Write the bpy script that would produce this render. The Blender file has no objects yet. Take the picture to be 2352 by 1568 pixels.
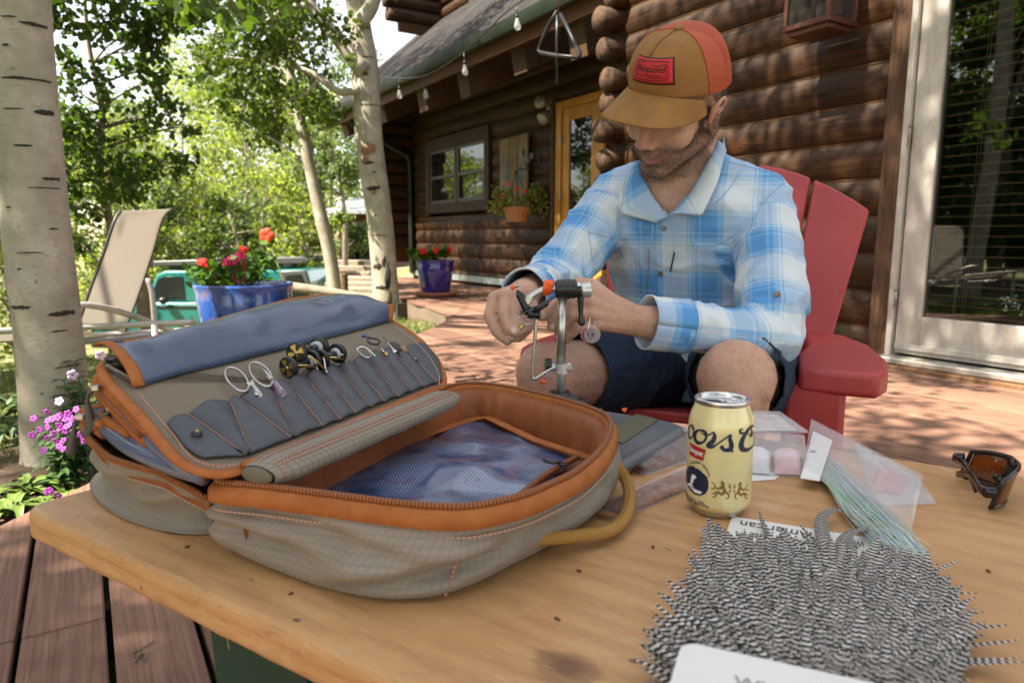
import bpy, bmesh, math, random
import numpy as np
from mathutils import Vector, Matrix, noise as mnoise
# ---------------------------------------------------------------- camera, sky, sun, exposure
SC = bpy.context.scene
COL = SC.collection
R = math.radians
HC = 0.734                      # camera height above the deck
PITCH = R(8.6)                  # camera looks down by this much
SUN_AZ = R(-116)                # direction towards the sun, from +Y clockwise (negative = left)
SUN_EL = R(54)
SDIR = Vector((math.sin(SUN_AZ) * math.cos(SUN_EL), math.cos(SUN_AZ) * math.cos(SUN_EL), math.sin(SUN_EL)))
cam_d = bpy.data.cameras.new('camera')
cam_d.sensor_width = 36.0
cam_d.lens = 24.0
cam_d.clip_start = 0.02
cam_d.clip_end = 3000
cam_d.dof.use_dof = True
cam_d.dof.focus_distance = 1.02
cam_d.dof.aperture_fstop = 7.5
cam = bpy.data.objects.new('camera', cam_d)
COL.objects.link(cam)
cam.location = (0, 0, HC)
cam.rotation_euler = (math.pi / 2 - PITCH, 0, 0)
SC.camera = cam
W = bpy.data.worlds.new('World')
SC.world = W
W.use_nodes = True
nt = W.node_tree
bg = nt.nodes['Background']
sky = nt.nodes.new('ShaderNodeTexSky')
sky.sky_type = 'NISHITA'
sky.sun_disc = False
sky.sun_elevation = SUN_EL
sky.sun_rotation = SUN_AZ
sky.altitude = 1000
sky.air_density = 1.0
sky.dust_density = 1.5
sky.ozone_density = 0.0
veil = nt.nodes.new('ShaderNodeMix')      # even white added to the whole sky colour to whiten it
veil.data_type = 'RGBA'
veil.blend_type = 'ADD'
veil.inputs[0].default_value = 1.0
veil.inputs[7].default_value = (3.7, 3.8, 3.9, 1)
nt.links.new(sky.outputs[0], veil.inputs[6])
nt.links.new(veil.outputs[2], bg.inputs[0])
bg.inputs[1].default_value = 0.062
sun_d = bpy.data.lights.new('sun', 'SUN')
sun_d.energy = 5.0
sun_d.angle = R(0.55)
sun_d.color = (1.0, 0.965, 0.915)
sun = bpy.data.objects.new('sun', sun_d)
COL.objects.link(sun)
sun.location = SDIR * 20
sun.rotation_euler = SDIR.to_track_quat('Z', 'Y').to_euler()
SC.view_settings.view_transform = 'Standard'
SC.view_settings.look = 'None'
SC.view_settings.gamma = 1
SC.view_settings.use_curve_mapping = False
SC.view_settings.exposure = 1.95
try:
 SC.view_settings.use_white_balance = True
 SC.view_settings.white_balance_temperature = 7600
 SC.view_settings.white_balance_tint = 12
except Exception:
 pass
SC.render.engine = 'CYCLES'
SC.cycles.use_denoising = True
SC.cycles.max_bounces = 10
SC.cycles.transparent_max_bounces = 24
SC.cycles.sample_clamp_indirect = 6
SC.cycles.caustics_reflective = False
SC.cycles.caustics_refractive = False
# ---------------------------------------------------------------- helpers
cp, sp = math.cos(PITCH), math.sin(PITCH)
def ray(u, v):
 """photo pixel (2352 wide picture) -> direction with unit camera depth"""
 dx = (u - 1176) / 1568.0
 dy = (784 - v) / 1568.0
 return dx, cp + dy * sp, dy * cp - sp
def onz(u, v, z):
 x, y, w = ray(u, v)
 t = (z - HC) / w
 return Vector((x * t, y * t, z))
def aty(u, v, Y):
 x, y, w = ray(u, v)
 t = Y / y
 return Vector((x * t, Y, HC + w * t))
def onplane(u, v, p0, n):
 d = Vector(ray(u, v))
 o = Vector((0, 0, HC))
 n = Vector(n)
 t = (Vector(p0) - o).dot(n) / d.dot(n)
 return o + d * t
def V(*a):
 return Vector(a)
class MB:
 """collects polygons and builds one mesh object"""
 def __init__(s):
  s.v = []
  s.f = []
  s.uv = {}
  s.mi = []
 def add(s, vs, fs, mi=0):
  o = len(s.v)
  s.v.extend([tuple(p) for p in vs])
  s.f.extend([tuple(i + o for i in f) for f in fs])
  s.mi.extend([mi] * len(fs))
  return o
 def box(s, c, size, M=None, bev=0.0, mi=0):
  x, y, z = size[0] / 2, size[1] / 2, size[2] / 2
  c = Vector(c)
  b = min(bev, x * .95, y * .95, z * .95)
  vs = []
  if b <= 0:
   for i in (-1, 1):
    for j in (-1, 1):
     for k in (-1, 1):
      vs.append(Vector((i * x, j * y, k * z)))
   fs = [(0, 1, 3, 2), (4, 6, 7, 5), (0, 4, 5, 1), (2, 3, 7, 6), (0, 2, 6, 4), (1, 5, 7, 3)]
  else:
   idx = {}
   for i in (-1, 1):
    for j in (-1, 1):
     for k in (-1, 1):
      for a in range(3):
       p = [i * x, j * y, k * z]
       for q in range(3):
        if q != a:
         p[q] -= (i, j, k)[q] * b
       idx[(i, j, k, a)] = len(vs)
       vs.append(Vector(p))
   fs = []
   for a in range(3):
    o1, o2 = (a + 1) % 3, (a + 2) % 3
    for sgn in (-1, 1):
     q = []
     for (e, f) in ((-1, -1), (1, -1), (1, 1), (-1, 1)):
      t = [0, 0, 0]
      t[a] = sgn
      t[o1] = e
      t[o2] = f
      q.append(idx[(t[0], t[1], t[2], a)])
     fs.append(tuple(q) if sgn > 0 else tuple(reversed(q)))
   for a in range(3):
    o1, o2 = (a + 1) % 3, (a + 2) % 3
    for e in (-1, 1):
     for f in (-1, 1):
      t0 = [0, 0, 0]
      t1 = [0, 0, 0]
      t0[a] = -1
      t1[a] = 1
      t0[o1] = t1[o1] = e
      t0[o2] = t1[o2] = f
      q = (idx[(*t0, o1)], idx[(*t1, o1)], idx[(*t1, o2)], idx[(*t0, o2)])
      fs.append(q if e * f > 0 else tuple(reversed(q)))
   for i in (-1, 1):
    for j in (-1, 1):
     for k in (-1, 1):
      q = (idx[(i, j, k, 0)], idx[(i, j, k, 1)], idx[(i, j, k, 2)])
      fs.append(q if i * j * k > 0 else tuple(reversed(q)))
  if M is not None:
   vs = [M @ p for p in vs]
  s.add([p + c for p in vs], fs, mi)
 def hexa(s, p, mi=0):
  """8 corners: bottom ring 0-3, top ring 4-7"""
  s.add(p, [(3, 2, 1, 0), (4, 5, 6, 7), (0, 1, 5, 4), (1, 2, 6, 5), (2, 3, 7, 6), (3, 0, 4, 7)], mi)
 def tube(s, path, r, seg=8, caps=True, closed=False, mi=0, flat=None, up=None):
  """tube along path; r = number or list; flat=(a,b) scale of section"""
  P = [Vector(p) for p in path]
  n = len(P)
  rr = list(r) if hasattr(r, '__len__') else [r] * n
  T = []
  for i in range(n):
   if closed:
    t = P[(i + 1) % n] - P[i - 1]
   else:
    t = P[min(i + 1, n - 1)] - P[max(i - 1, 0)]
   if t.length < 1e-9:
    t = Vector((0, 0, 1))
   T.append(t.normalized())
  a = Vector(up) if up is not None else (Vector((0, 0, 1)) if abs(T[0].z) < .9 else Vector((1, 0, 0)))
  nrm = (a - T[0] * a.dot(T[0])).normalized()
  vs = []
  fa, fb = flat if flat else (1, 1)
  for i in range(n):
   if up is not None:
    q = Vector(up)
    nn = q - T[i] * q.dot(T[i])
    if nn.length > 1e-6:
     nrm = nn.normalized()
   else:
    nrm = nrm - T[i] * nrm.dot(T[i])
    nrm = nrm.normalized() if nrm.length > 1e-6 else Vector((1, 0, 0))
   b = T[i].cross(nrm)
   for k in range(seg):
    th = 2 * math.pi * k / seg
    vs.append(P[i] + (nrm * (math.cos(th) * fa) + b * (math.sin(th) * fb)) * rr[i])
  fs = []
  m = n if closed else n - 1
  for i in range(m):
   j = (i + 1) % n
   for k in range(seg):
    l = (k + 1) % seg
    fs.append((i * seg + k, i * seg + l, j * seg + l, j * seg + k))
  if caps and not closed:
   fs.append(tuple(reversed(range(seg))))
   fs.append(tuple((n - 1) * seg + k for k in range(seg)))
  return s.add(vs, fs, mi)
 def lathe(s, prof, seg=24, M=None, mi=0, caps=False, arc=1.0):
  """profile of (r, z); M maps local to world"""
  vs = []
  n = len(prof)
  sc = seg if arc >= 1 else seg + 1
  for (r, z) in prof:
   for k in range(sc):
    th = 2 * math.pi * k / seg * arc
    vs.append(Vector((r * math.cos(th), r * math.sin(th), z)))
  fs = []
  for i in range(n - 1):
   for k in range(seg):
    l = (k + 1) % sc
    fs.append((i * sc + k, i * sc + l, (i + 1) * sc + l, (i + 1) * sc + k))
  if caps:
   fs.append(tuple(reversed(range(sc))))
   fs.append(tuple((n - 1) * sc + k for k in range(sc)))
  if M is not None:
   vs = [M @ p for p in vs]
  s.add(vs, fs, mi)
 def grid(s, fn, nu, nv, closed_u=False, mi=0, flip=False):
  """fn(a, b) for a in 0..1, b in 0..1"""
  vs = []
  cu = nu if closed_u else nu + 1
  for j in range(nv + 1):
   for i in range(cu):
    vs.append(fn(i / nu, j / nv))
  fs = []
  for j in range(nv):
   for i in range(nu):
    k = (i + 1) % cu
    q = (j * cu + i, j * cu + k, (j + 1) * cu + k, (j + 1) * cu + i)
    fs.append(tuple(reversed(q)) if flip else q)
  o = s.add(vs, fs, mi)
  return o
 def ellip(s, c, r, M=None, nu=16, nv=10, mi=0):
  c = Vector(c)
  r = r if hasattr(r, '__len__') else (r, r, r)
  vs = [Vector((0, 0, -r[2]))]
  for j in range(1, nv):
   ph = -math.pi / 2 + math.pi * j / nv
   for i in range(nu):
    th = 2 * math.pi * i / nu
    vs.append(Vector((r[0] * math.cos(ph) * math.cos(th), r[1] * math.cos(ph) * math.sin(th), r[2] * math.sin(ph))))
  vs.append(Vector((0, 0, r[2])))
  fs = []
  for i in range(nu):
   fs.append((0, 1 + (i + 1) % nu, 1 + i))
  for j in range(nv - 2):
   for i in range(nu):
    k = (i + 1) % nu
    fs.append((1 + j * nu + i, 1 + j * nu + k, 1 + (j + 1) * nu + k, 1 + (j + 1) * nu + i))
  t = len(vs) - 1
  b = 1 + (nv - 2) * nu
  for i in range(nu):
   fs.append((b + i, b + (i + 1) % nu, t))
  if M is not None:
   vs = [M @ p for p in vs]
  s.add([p + c for p in vs], fs, mi)
 def prism(s, poly, z0, z1, M=None, mi=0):
  n = len(poly)
  vs = [Vector((p[0], p[1], z0)) for p in poly] + [Vector((p[0], p[1], z1)) for p in poly]
  fs = [tuple(reversed(range(n))), tuple(range(n, 2 * n))]
  for i in range(n):
   j = (i + 1) % n
   fs.append((i, j, n + j, n + i))
  if M is not None:
   vs = [M @ p for p in vs]
  s.add(vs, fs, mi)
 def mesh(s, name, mats=None, smooth=True):
  me = bpy.data.meshes.new(name)
  me.from_pydata(s.v, [], s.f)
  if mats is not None:
   for m in (mats if isinstance(mats, (list, tuple)) else [mats]):
    me.materials.append(m)
   if isinstance(mats, (list, tuple)) and len(mats) > 1:
    me.polygons.foreach_set('material_index', s.mi)
  if smooth:
   me.polygons.foreach_set('use_smooth', [True] * len(me.polygons))
  me.update()
  return me
 def build(s, name, mats, parent=None, smooth=True, loc=None, auto=None):
  me = s.mesh(name, mats, smooth)
  if auto is not None:
   try:
    me.set_sharp_from_angle(angle=R(auto))
   except Exception:
    pass
  return link(name, me, parent, loc)
def world_loc(o):
 p = Vector((0, 0, 0))
 while o is not None:
  p = p + o.location
  o = o.parent
 return p
def wbuild(mb, name, mats, parent, smooth=True, auto=None, tex=None):
 """build from world coordinates under a parent (unrotated chain)"""
 o = world_loc(parent)
 mb.v = [(p[0] - o.x, p[1] - o.y, p[2] - o.z) for p in mb.v]
 ob = mb.build(name, mats, parent, smooth, auto=auto)
 if tex is not None:
  add_attr(ob.data, 'tex', tex)
 return ob
def sheet(name, fn, nu, nv, mat, parent, La=1.0, Lb=1.0, thick=0.0, closed=False, flip=False):
 """cloth-like grid with metric texture coordinates"""
 mb = MB()
 mb.grid(fn, nu, nv, closed, flip=flip)
 cu = nu if closed else nu + 1
 tex = [(i / nu * La, j / nv * Lb, 0) for j in range(nv + 1) for i in range(cu)]
 ob = wbuild(mb, name, mat, parent, tex=tex)
 if thick:
  m = ob.modifiers.new('thickness', 'SOLIDIFY')
  m.thickness = thick
  m.offset = 0
 return ob
def rope(name, path, r, mat, parent, seg=10, flat=None, up=None, closed=False, rads=None):
 """tube with texture coordinates (around, along)"""
 mb = MB()
 path = [Vector(p) for p in path]
 mb.tube(path, rads or r, seg, False if closed else True, closed, flat=flat, up=up)
 tex = []
 L = 0
 for i, p in enumerate(path):
  if i:
   L += (p - path[i - 1]).length
  for k in range(seg):
   tex.append((2 * math.pi * r * k / seg, L, k / seg))
 return wbuild(mb, name, mat, parent, tex=tex)
def link(name, data, parent=None, loc=None):
 o = bpy.data.objects.new(name, data)
 COL.objects.link(o)
 if parent is not None:
  o.parent = parent
 if loc is not None:
  o.location = loc
 return o
def thing(name, label, cat, loc=(0, 0, 0), rz=0.0, group=None):
 o = bpy.data.objects.new(name, None)
 COL.objects.link(o)
 o.empty_display_size = .05
 o.location = loc
 o.rotation_euler = (0, 0, rz)
 tag(o, label, cat, group)
 return o
def tag(o, label=None, cat=None, group=None, kind=None):
 if label:
  o['label'] = label
 if cat:
  o['category'] = cat
 if group:
  o['group'] = group
 if kind:
  o['kind'] = kind
 return o
def copy_tree(o, parent=None, **kw):
 c = o.copy()
 COL.objects.link(c)
 if parent is not None:
  c.parent = parent
 for ch in [x for x in o.children]:
  copy_tree(ch, c)
 return c
def laplace(me, iters, mask=None):
 bv = verts_np(me)
 en = np.empty(len(me.edges) * 2, dtype=np.int32)
 me.edges.foreach_get('vertices', en)
 en = en.reshape(-1, 2)
 deg = np.maximum(np.bincount(en.ravel(), minlength=len(bv)), 1)[:, None]
 for _ in range(iters):
  acc = np.zeros_like(bv)
  np.add.at(acc, en[:, 0], bv[en[:, 1]])
  np.add.at(acc, en[:, 1], bv[en[:, 0]])
  nb_ = bv * .5 + acc / deg * .5
  bv = nb_ if mask is None else np.where(mask[:, None], nb_, bv)
 set_verts(me, bv)
 return bv
def add_attr(me, name, arr, dom='POINT'):
 """float / vector / colour point attribute"""
 arr = np.asarray(arr, dtype=np.float32)
 if arr.ndim == 1:
  a = me.attributes.new(name, 'FLOAT', dom)
  a.data.foreach_set('value', arr)
 elif arr.shape[1] == 3:
  a = me.attributes.new(name, 'FLOAT_VECTOR', dom)
  a.data.foreach_set('vector', arr.ravel())
 else:
  a = me.attributes.new(name, 'FLOAT_COLOR', dom)
  a.data.foreach_set('color', arr.ravel())
def verts_np(me):
 a = np.empty(len(me.vertices) * 3, dtype=np.float32)
 me.vertices.foreach_get('co', a)
 return a.reshape(-1, 3).astype(np.float64)
def normals_np(me):
 a = np.empty(len(me.vertices) * 3, dtype=np.float32)
 me.vertices.foreach_get('normal', a)
 return a.reshape(-1, 3).astype(np.float64)
def set_verts(me, a):
 me.vertices.foreach_set('co', np.asarray(a, dtype=np.float32).ravel())
 me.update()
_rng = np.random.default_rng(5)
_lat = _rng.random((32, 32, 32))
def vnoise(p, scale=1.0, seed=0):
 """smooth value noise for arrays of points, about -1..1"""
 q = np.asarray(p) * scale + seed * 7.31
 i = np.floor(q).astype(int)
 f = q - i
 f = f * f * (3 - 2 * f)
 r = 0
 for dx in (0, 1):
  for dy in (0, 1):
   for dz in (0, 1):
    w = (f[:, 0] if dx else 1 - f[:, 0]) * (f[:, 1] if dy else 1 - f[:, 1]) * (f[:, 2] if dz else 1 - f[:, 2])
    r = r + w * _lat[(i[:, 0] + dx) % 32, (i[:, 1] + dy) % 32, (i[:, 2] + dz) % 32]
 return r * 2 - 1
def spline(pts, n):
 """Catmull-Rom through points, n samples"""
 P = [Vector(p) for p in pts]
 P = [P[0] * 2 - P[1]] + P + [P[-1] * 2 - P[-2]]
 out = []
 m = len(P) - 3
 for k in range(n):
  t = k / (n - 1) * m
  i = min(int(t), m - 1)
  t -= i
  a, b, c, d = P[i], P[i + 1], P[i + 2], P[i + 3]
  out.append(.5 * ((2 * b) + (c - a) * t + (2 * a - 5 * b + 4 * c - d) * t * t + (3 * b - a - 3 * c + d) * t * t * t))
 return out
def lerp(a, b, t):
 return a + (b - a) * t
def frame(origin, x, y, z):
 M = Matrix.Identity(4)
 for i, a in enumerate((x, y, z)):
  M[0][i], M[1][i], M[2][i] = a[0], a[1], a[2]
 M[0][3], M[1][3], M[2][3] = origin[0], origin[1], origin[2]
 return M
def axis_frame(p, d, up=(0, 0, 1)):
 """frame at p with local z along d"""
 z = Vector(d).normalized()
 u = Vector(up)
 if abs(z.dot(u.normalized())) > .98:
  u = Vector((1, 0, 0))
 x = u.cross(z).normalized()
 y = z.cross(x)
 return frame(p, x, y, z)
def text_geo(txt, size=1.0, bold=0.0, shear=0.0, spacing=1.0, res=3):
 """flat letters as (verts Nx2, faces), centred"""
 cu = bpy.data.curves.new('lettering', 'FONT')
 cu.body = txt
 cu.size = size
 cu.align_x = 'CENTER'
 cu.align_y = 'CENTER'
 cu.offset = bold
 cu.shear = shear
 cu.space_character = spacing
 cu.resolution_u = res
 o = bpy.data.objects.new('lettering', cu)
 COL.objects.link(o)
 dg = bpy.context.evaluated_depsgraph_get()
 me = o.evaluated_get(dg).to_mesh()
 vs = [(v.co.x, v.co.y) for v in me.vertices]
 fs = [tuple(p.vertices) for p in me.polygons]
 o.to_mesh_clear()
 bpy.data.objects.remove(o)
 bpy.data.curves.remove(cu)
 return vs, fs
def remesh(mb, voxel, smooth=2, name='surface'):
 """union of all shapes of a builder as one continuous skin"""
 me = mb.mesh(name)
 o = link(name, me)
 m = o.modifiers.new('r', 'REMESH')
 m.mode = 'VOXEL'
 m.voxel_size = voxel
 m.use_smooth_shade = True
 if smooth:
  k = o.modifiers.new('s', 'SMOOTH')
  k.factor = .5
  k.iterations = smooth
 dg = bpy.context.evaluated_depsgraph_get()
 out = bpy.data.meshes.new_from_object(o.evaluated_get(dg))
 bpy.data.objects.remove(o)
 bpy.data.meshes.remove(me)
 out.polygons.foreach_set('use_smooth', [True] * len(out.polygons))
 return out
def capsule(mb, a, b, ra, rb, seg=14, rings=5):
 """tapered round-ended limb"""
 a = Vector(a)
 b = Vector(b)
 d = b - a
 L = d.length
 M = axis_frame(a, d if L > 1e-6 else (0, 0, 1))
 prof = []
 for i in range(rings + 1):
  t = -math.pi / 2 + (math.pi / 2) * i / rings
  prof.append((max(ra * math.cos(t), 1e-4), ra * math.sin(t)))
 for i in range(rings + 1):
  t = (math.pi / 2) * i / rings
  prof.append((max(rb * math.cos(t), 1e-4), L + rb * math.sin(t)))
 mb.lathe(prof, seg, M, caps=True)
def limb(mb, pts, radii, seg=14):
 for i in range(len(pts) - 1):
  capsule(mb, pts[i], pts[i + 1], radii[i], radii[i + 1], seg)
# ---------------------------------------------------------------- materials
class NT:
 def __init__(s, name):
  s.m = bpy.data.materials.new(name)
  s.m.use_nodes = True
  s.t = s.m.node_tree
  s.b = s.t.nodes['Principled BSDF']
  s.out = s.t.nodes['Material Output']
 def n(s, kind, **kw):
  nd = s.t.nodes.new('ShaderNode' + kind)
  for k, v in kw.items():
   if k.startswith('i_'):
    nd.inputs[k[2:].replace('_', ' ')].default_value = v
   else:
    setattr(nd, k, v)
  return nd
 def l(s, a, b):
  s.t.links.new(a, b)
 def put(s, name, val):
  if hasattr(val, 'is_output'):
   s.l(val, s.b.inputs[name])
  else:
   s.b.inputs[name].default_value = val
 def coord(s, which='Object', scale=(1, 1, 1), rot=(0, 0, 0), loc=(0, 0, 0)):
  tc = s.n('TexCoord')
  mp = s.n('Mapping')
  mp.inputs['Scale'].default_value = scale
  mp.inputs['Rotation'].default_value = rot
  mp.inputs['Location'].default_value = loc
  s.l(tc.outputs[which], mp.inputs[0])
  return mp.outputs[0]
 def attr(s, name, out='Vector'):
  a = s.n('Attribute')
  a.attribute_name = name
  return a.outputs[out]
 def noise(s, vec, scale=5, detail=4, rough=.55, out='Fac', dist=0.0):
  nd = s.n('TexNoise')
  nd.inputs['Scale'].default_value = scale
  nd.inputs['Detail'].default_value = detail
  nd.inputs['Roughness'].default_value = rough
  nd.inputs['Distortion'].default_value = dist
  if vec is not None:
   s.l(vec, nd.inputs['Vector'])
  return nd.outputs[out]
 def ramp(s, fac, stops, interp='LINEAR'):
  nd = s.n('ValToRGB')
  cr = nd.color_ramp
  cr.interpolation = interp
  while len(cr.elements) > len(stops):
   cr.elements.remove(cr.elements[-1])
  while len(cr.elements) < len(stops):
   cr.elements.new(.5)
  for e, (p, c) in zip(cr.elements, stops):
   e.position = p
   e.color = (*c, 1) if hasattr(c, '__len__') and len(c) == 3 else ((c, c, c, 1) if not hasattr(c, '__len__') else c)
  s.l(fac, nd.inputs[0])
  return nd.outputs[0]
 def mix(s, fac, a, b, mode='MIX'):
  nd = s.n('Mix')
  nd.data_type = 'RGBA'
  nd.blend_type = mode
  for sock, val in ((nd.inputs[0], fac), (nd.inputs[6], a), (nd.inputs[7], b)):
   if hasattr(val, 'is_output'):
    s.l(val, sock)
   elif hasattr(val, '__len__'):
    sock.default_value = (*val[:3], 1)
   else:
    sock.default_value = val
  return nd.outputs[2]
 def math(s, op, a, b=0.0, c=0.0, clamp=False):
  nd = s.n('Math')
  nd.operation = op
  nd.use_clamp = clamp
  for i, val in enumerate((a, b, c)):
   if hasattr(val, 'is_output'):
    s.l(val, nd.inputs[i])
   else:
    nd.inputs[i].default_value = val
  return nd.outputs[0]
 def sep(s, vec):
  nd = s.n('SeparateXYZ')
  s.l(vec, nd.inputs[0])
  return nd.outputs
 def comb(s, x, y, z=0.0):
  nd = s.n('CombineXYZ')
  for i, val in enumerate((x, y, z)):
   if hasattr(val, 'is_output'):
    s.l(val, nd.inputs[i])
   else:
    nd.inputs[i].default_value = val
  return nd.outputs[0]
 def bump(s, h, strength=.3, dist=.002):
  nd = s.n('Bump')
  nd.inputs['Strength'].default_value = strength
  nd.inputs['Distance'].default_value = dist
  s.l(h, nd.inputs['Height'])
  s.l(nd.outputs[0], s.b.inputs['Normal'])
  return nd
 def shader(s, node):
  s.l(node.outputs[0], s.out.inputs['Surface'])
def flat(name, col, rough=.6, metal=0.0, var=.12, scale=30, bump=0.0, spec=.5, coat=0.0, vdist=.001):
 """plain surface with a little unevenness of tone"""
 m = NT(name)
 c = m.coord('Object')
 n = m.noise(c, scale, 3)
 col = tuple(col)
 a = tuple(min(1, x * (1 - var)) for x in col)
 b = tuple(min(1, x * (1 + var)) for x in col)
 m.put('Base Color', m.ramp(n, [(.25, a), (.75, b)]))
 rr = m.ramp(n, [(.2, max(0.02, rough - .08)), (.8, min(1, rough + .08))])
 m.put('Roughness', rr)
 m.put('Metallic', metal)
 m.put('Specular IOR Level', spec)
 m.put('Coat Weight', coat)
 if bump:
  n2 = m.noise(c, scale * 6, 3)
  m.bump(n2, bump, vdist)
 return m.m
def wood(name, dark, light, grain=(1.0, 14.0, 14.0), scale=6, rough=.7, bump=.4, weather=None, rnd=.25, topgrey=None, cracks=True, blot=.28):
 """timber with grain along local x"""
 m = NT(name)
 oi = m.n('ObjectInfo')
 off = m.math('MULTIPLY', oi.outputs['Random'], 37.0)
 tc = m.n('TexCoord')
 add = m.n('VectorMath')
 add.operation = 'ADD'
 m.l(tc.outputs['Object'], add.inputs[0])
 m.l(m.comb(off, off, off), add.inputs[1])
 mp = m.n('Mapping')
 mp.inputs['Scale'].default_value = grain
 m.l(add.outputs[0], mp.inputs[0])
 n1 = m.noise(mp.outputs[0], scale, 5, .6, dist=.6)
 n2 = m.noise(add.outputs[0], 2.3, 3)
 col = m.ramp(n1, [(.28, dark), (.52, tuple((a + b) / 2 for a, b in zip(dark, light))), (.74, light)])
 tone = m.math('MULTIPLY_ADD', oi.outputs['Random'], rnd * 2, 1 - rnd)
 bl_ = m.ramp(n2, [(.3, 1 - blot), (.7, 1 + blot * .35)])
 col = m.mix(1.0, col, bl_, 'MULTIPLY')
 sc = m.n('VectorMath')
 sc.operation = 'SCALE'
 m.l(col, sc.inputs[0])
 m.l(tone, sc.inputs['Scale'])
 col = sc.outputs[0]
 if weather is not None:
  n3 = m.noise(add.outputs[0], 1.4, 4, .65)
  col = m.mix(m.ramp(n3, [(.42, 0.0), (.66, .55)]), col, weather)
 if topgrey is not None:
  g = m.n('NewGeometry')
  z = m.sep(g.outputs['Normal'])[2]
  n4 = m.noise(mp.outputs[0], scale * .6, 3)
  f = m.math('ADD', z, m.math('MULTIPLY_ADD', n4, .9, -.45))
  col = m.mix(m.ramp(f, [(.0, 0.0), (.55, .8)]), col, topgrey)
 if cracks:
  vo = m.noise(mp.outputs[0], scale * .35, 2, .4, dist=1.2)
  ck = m.ramp(vo, [(.485, 1.0), (.499, .25), (.505, .25), (.52, 1.0)])
  col = m.mix(.8, col, ck, 'MULTIPLY')
 m.put('Base Color', col)
 m.put('Roughness', m.ramp(n1, [(.2, min(1, rough + .1)), (.8, max(.1, rough - .12))]))
 m.put('Specular IOR Level', .22)
 m.bump(n1, bump, .003)
 return m.m
def glassy(name, tint=(1, 1, 1), rough=.02, opac=.12, milk=(.8, .8, .82), spec=.5):
 """thin clear sheet: mostly see-through, with gloss"""
 m = NT(name)
 tr = m.n('BsdfTransparent')
 tr.inputs[0].default_value = (*tint, 1)
 m.put('Base Color', (*milk, 1))
 m.put('Roughness', rough)
 lw = m.n('LayerWeight')
 lw.inputs[0].default_value = .5
 f = m.math('MULTIPLY_ADD', m.math('POWER', lw.outputs['Facing'], 3.0), .55, opac, clamp=True)
 m.put('Specular IOR Level', 1.0)
 mx = m.n('MixShader')
 m.l(f, mx.inputs[0])
 m.l(tr.outputs[0], mx.inputs[1])
 m.l(m.b.outputs[0], mx.inputs[2])
 m.shader(mx)
 return m.m
# ================================================================ SETTING: ground, deck, cabin
DW = Vector((-.53, .848, 0)).normalized()     # along the cabin wall, away from the camera
NW = Vector((-.848, -.53, 0)).normalized()    # out of the cabin wall
WP = Vector((2.21, 4.0, 0))
def wp(t, s, z):
 return WP + DW * t + NW * s + Vector((0, 0, z))
def onwall(u, v, s):
 p = onplane(u, v, WP + NW * s, NW)
 return (p - WP).dot(DW), p.z
M_wall = frame((0, 0, 0), DW, -NW, (0, 0, 1))   # local x along wall, y into wall
def hgt(x, y):
 d = ((x + 9) / 6.8) ** 2 + ((y - 13.5) / 8.0) ** 2
 h = -.16 - 1.6 * math.exp(-d * d)
 h += .05 * math.sin(x * .9 + 1) * math.sin(y * .8) * min(1, max(0, (y - 6) / 4))
 if y > 24:
  h += .035 * (y - 24)
 bed = math.exp(-(((x + 1.9) / .75) ** 2 + ((y - 2.1) / 1.3) ** 2))
 h += .10 * bed
 return h
def m_ground():
 m = NT('ground_soil_and_grass')
 c = m.coord('Object')
 n1 = m.noise(c, 1.3, 5, .6)
 n2 = m.noise(c, 22, 4, .7)
 grass = m.ramp(n2, [(.3, (.05, .075, .018)), (.55, (.10, .13, .03)), (.75, (.19, .20, .06))])
 dry = m.ramp(n2, [(.3, (.20, .16, .085)), (.7, (.36, .30, .17))])
 col = m.mix(m.ramp(n1, [(.42, 0.0), (.62, .8)]), grass, dry)
 # bare earth of the flower bed beside the deck
 x, y, z = m.sep(c)
 dx = m.math('DIVIDE', m.math('ADD', x, 1.75), .62)
 dy = m.math('DIVIDE', m.math('ADD', y, -1.75), .95)
 d = m.math('ADD', m.math('MULTIPLY', dx, dx), m.math('MULTIPLY', dy, dy))
 d = m.math('ADD', d, m.math('MULTIPLY_ADD', n1, 1.2, -.6))
 soil = m.ramp(n2, [(.3, (.045, .028, .018)), (.6, (.10, .066, .042)), (.8, (.17, .12, .08))])
 col = m.mix(m.ramp(d, [(.75, 1.0), (1.0, 0.0)]), col, soil)
 # far slope: dry hillside
 far = m.ramp(m.math('MULTIPLY', y, .01), [(.30, 0.0), (.6, 1.0)])
 col = m.mix(far, col, m.ramp(n1, [(.35, (.20, .19, .10)), (.6, (.42, .34, .24))]))
 m.put('Base Color', col)
 m.put('Roughness', .95)
 m.bump(n2, .8, .02)
 return m.m
def build_ground():
 xs = np.concatenate([np.linspace(-160, -14, 18), np.linspace(-12, 8, 61), np.linspace(10, 160, 18)])
 ys = np.concatenate([np.linspace(-80, -6, 10), np.linspace(-5, 26, 94), np.linspace(28, 260, 30)])
 vs = [(x, y, hgt(x, y)) for y in ys for x in xs]
 nx = len(xs)
 fs = [(j * nx + i, j * nx + i + 1, (j + 1) * nx + i + 1, (j + 1) * nx + i) for j in range(len(ys) - 1) for i in range(nx - 1)]
 mb = MB()
 mb.add(vs, fs)
 o = mb.build('ground', m_ground())
 tag(o, 'grassy yard with bare flower bed soil and dry hillside beyond', kind='structure')
build_ground()
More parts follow.
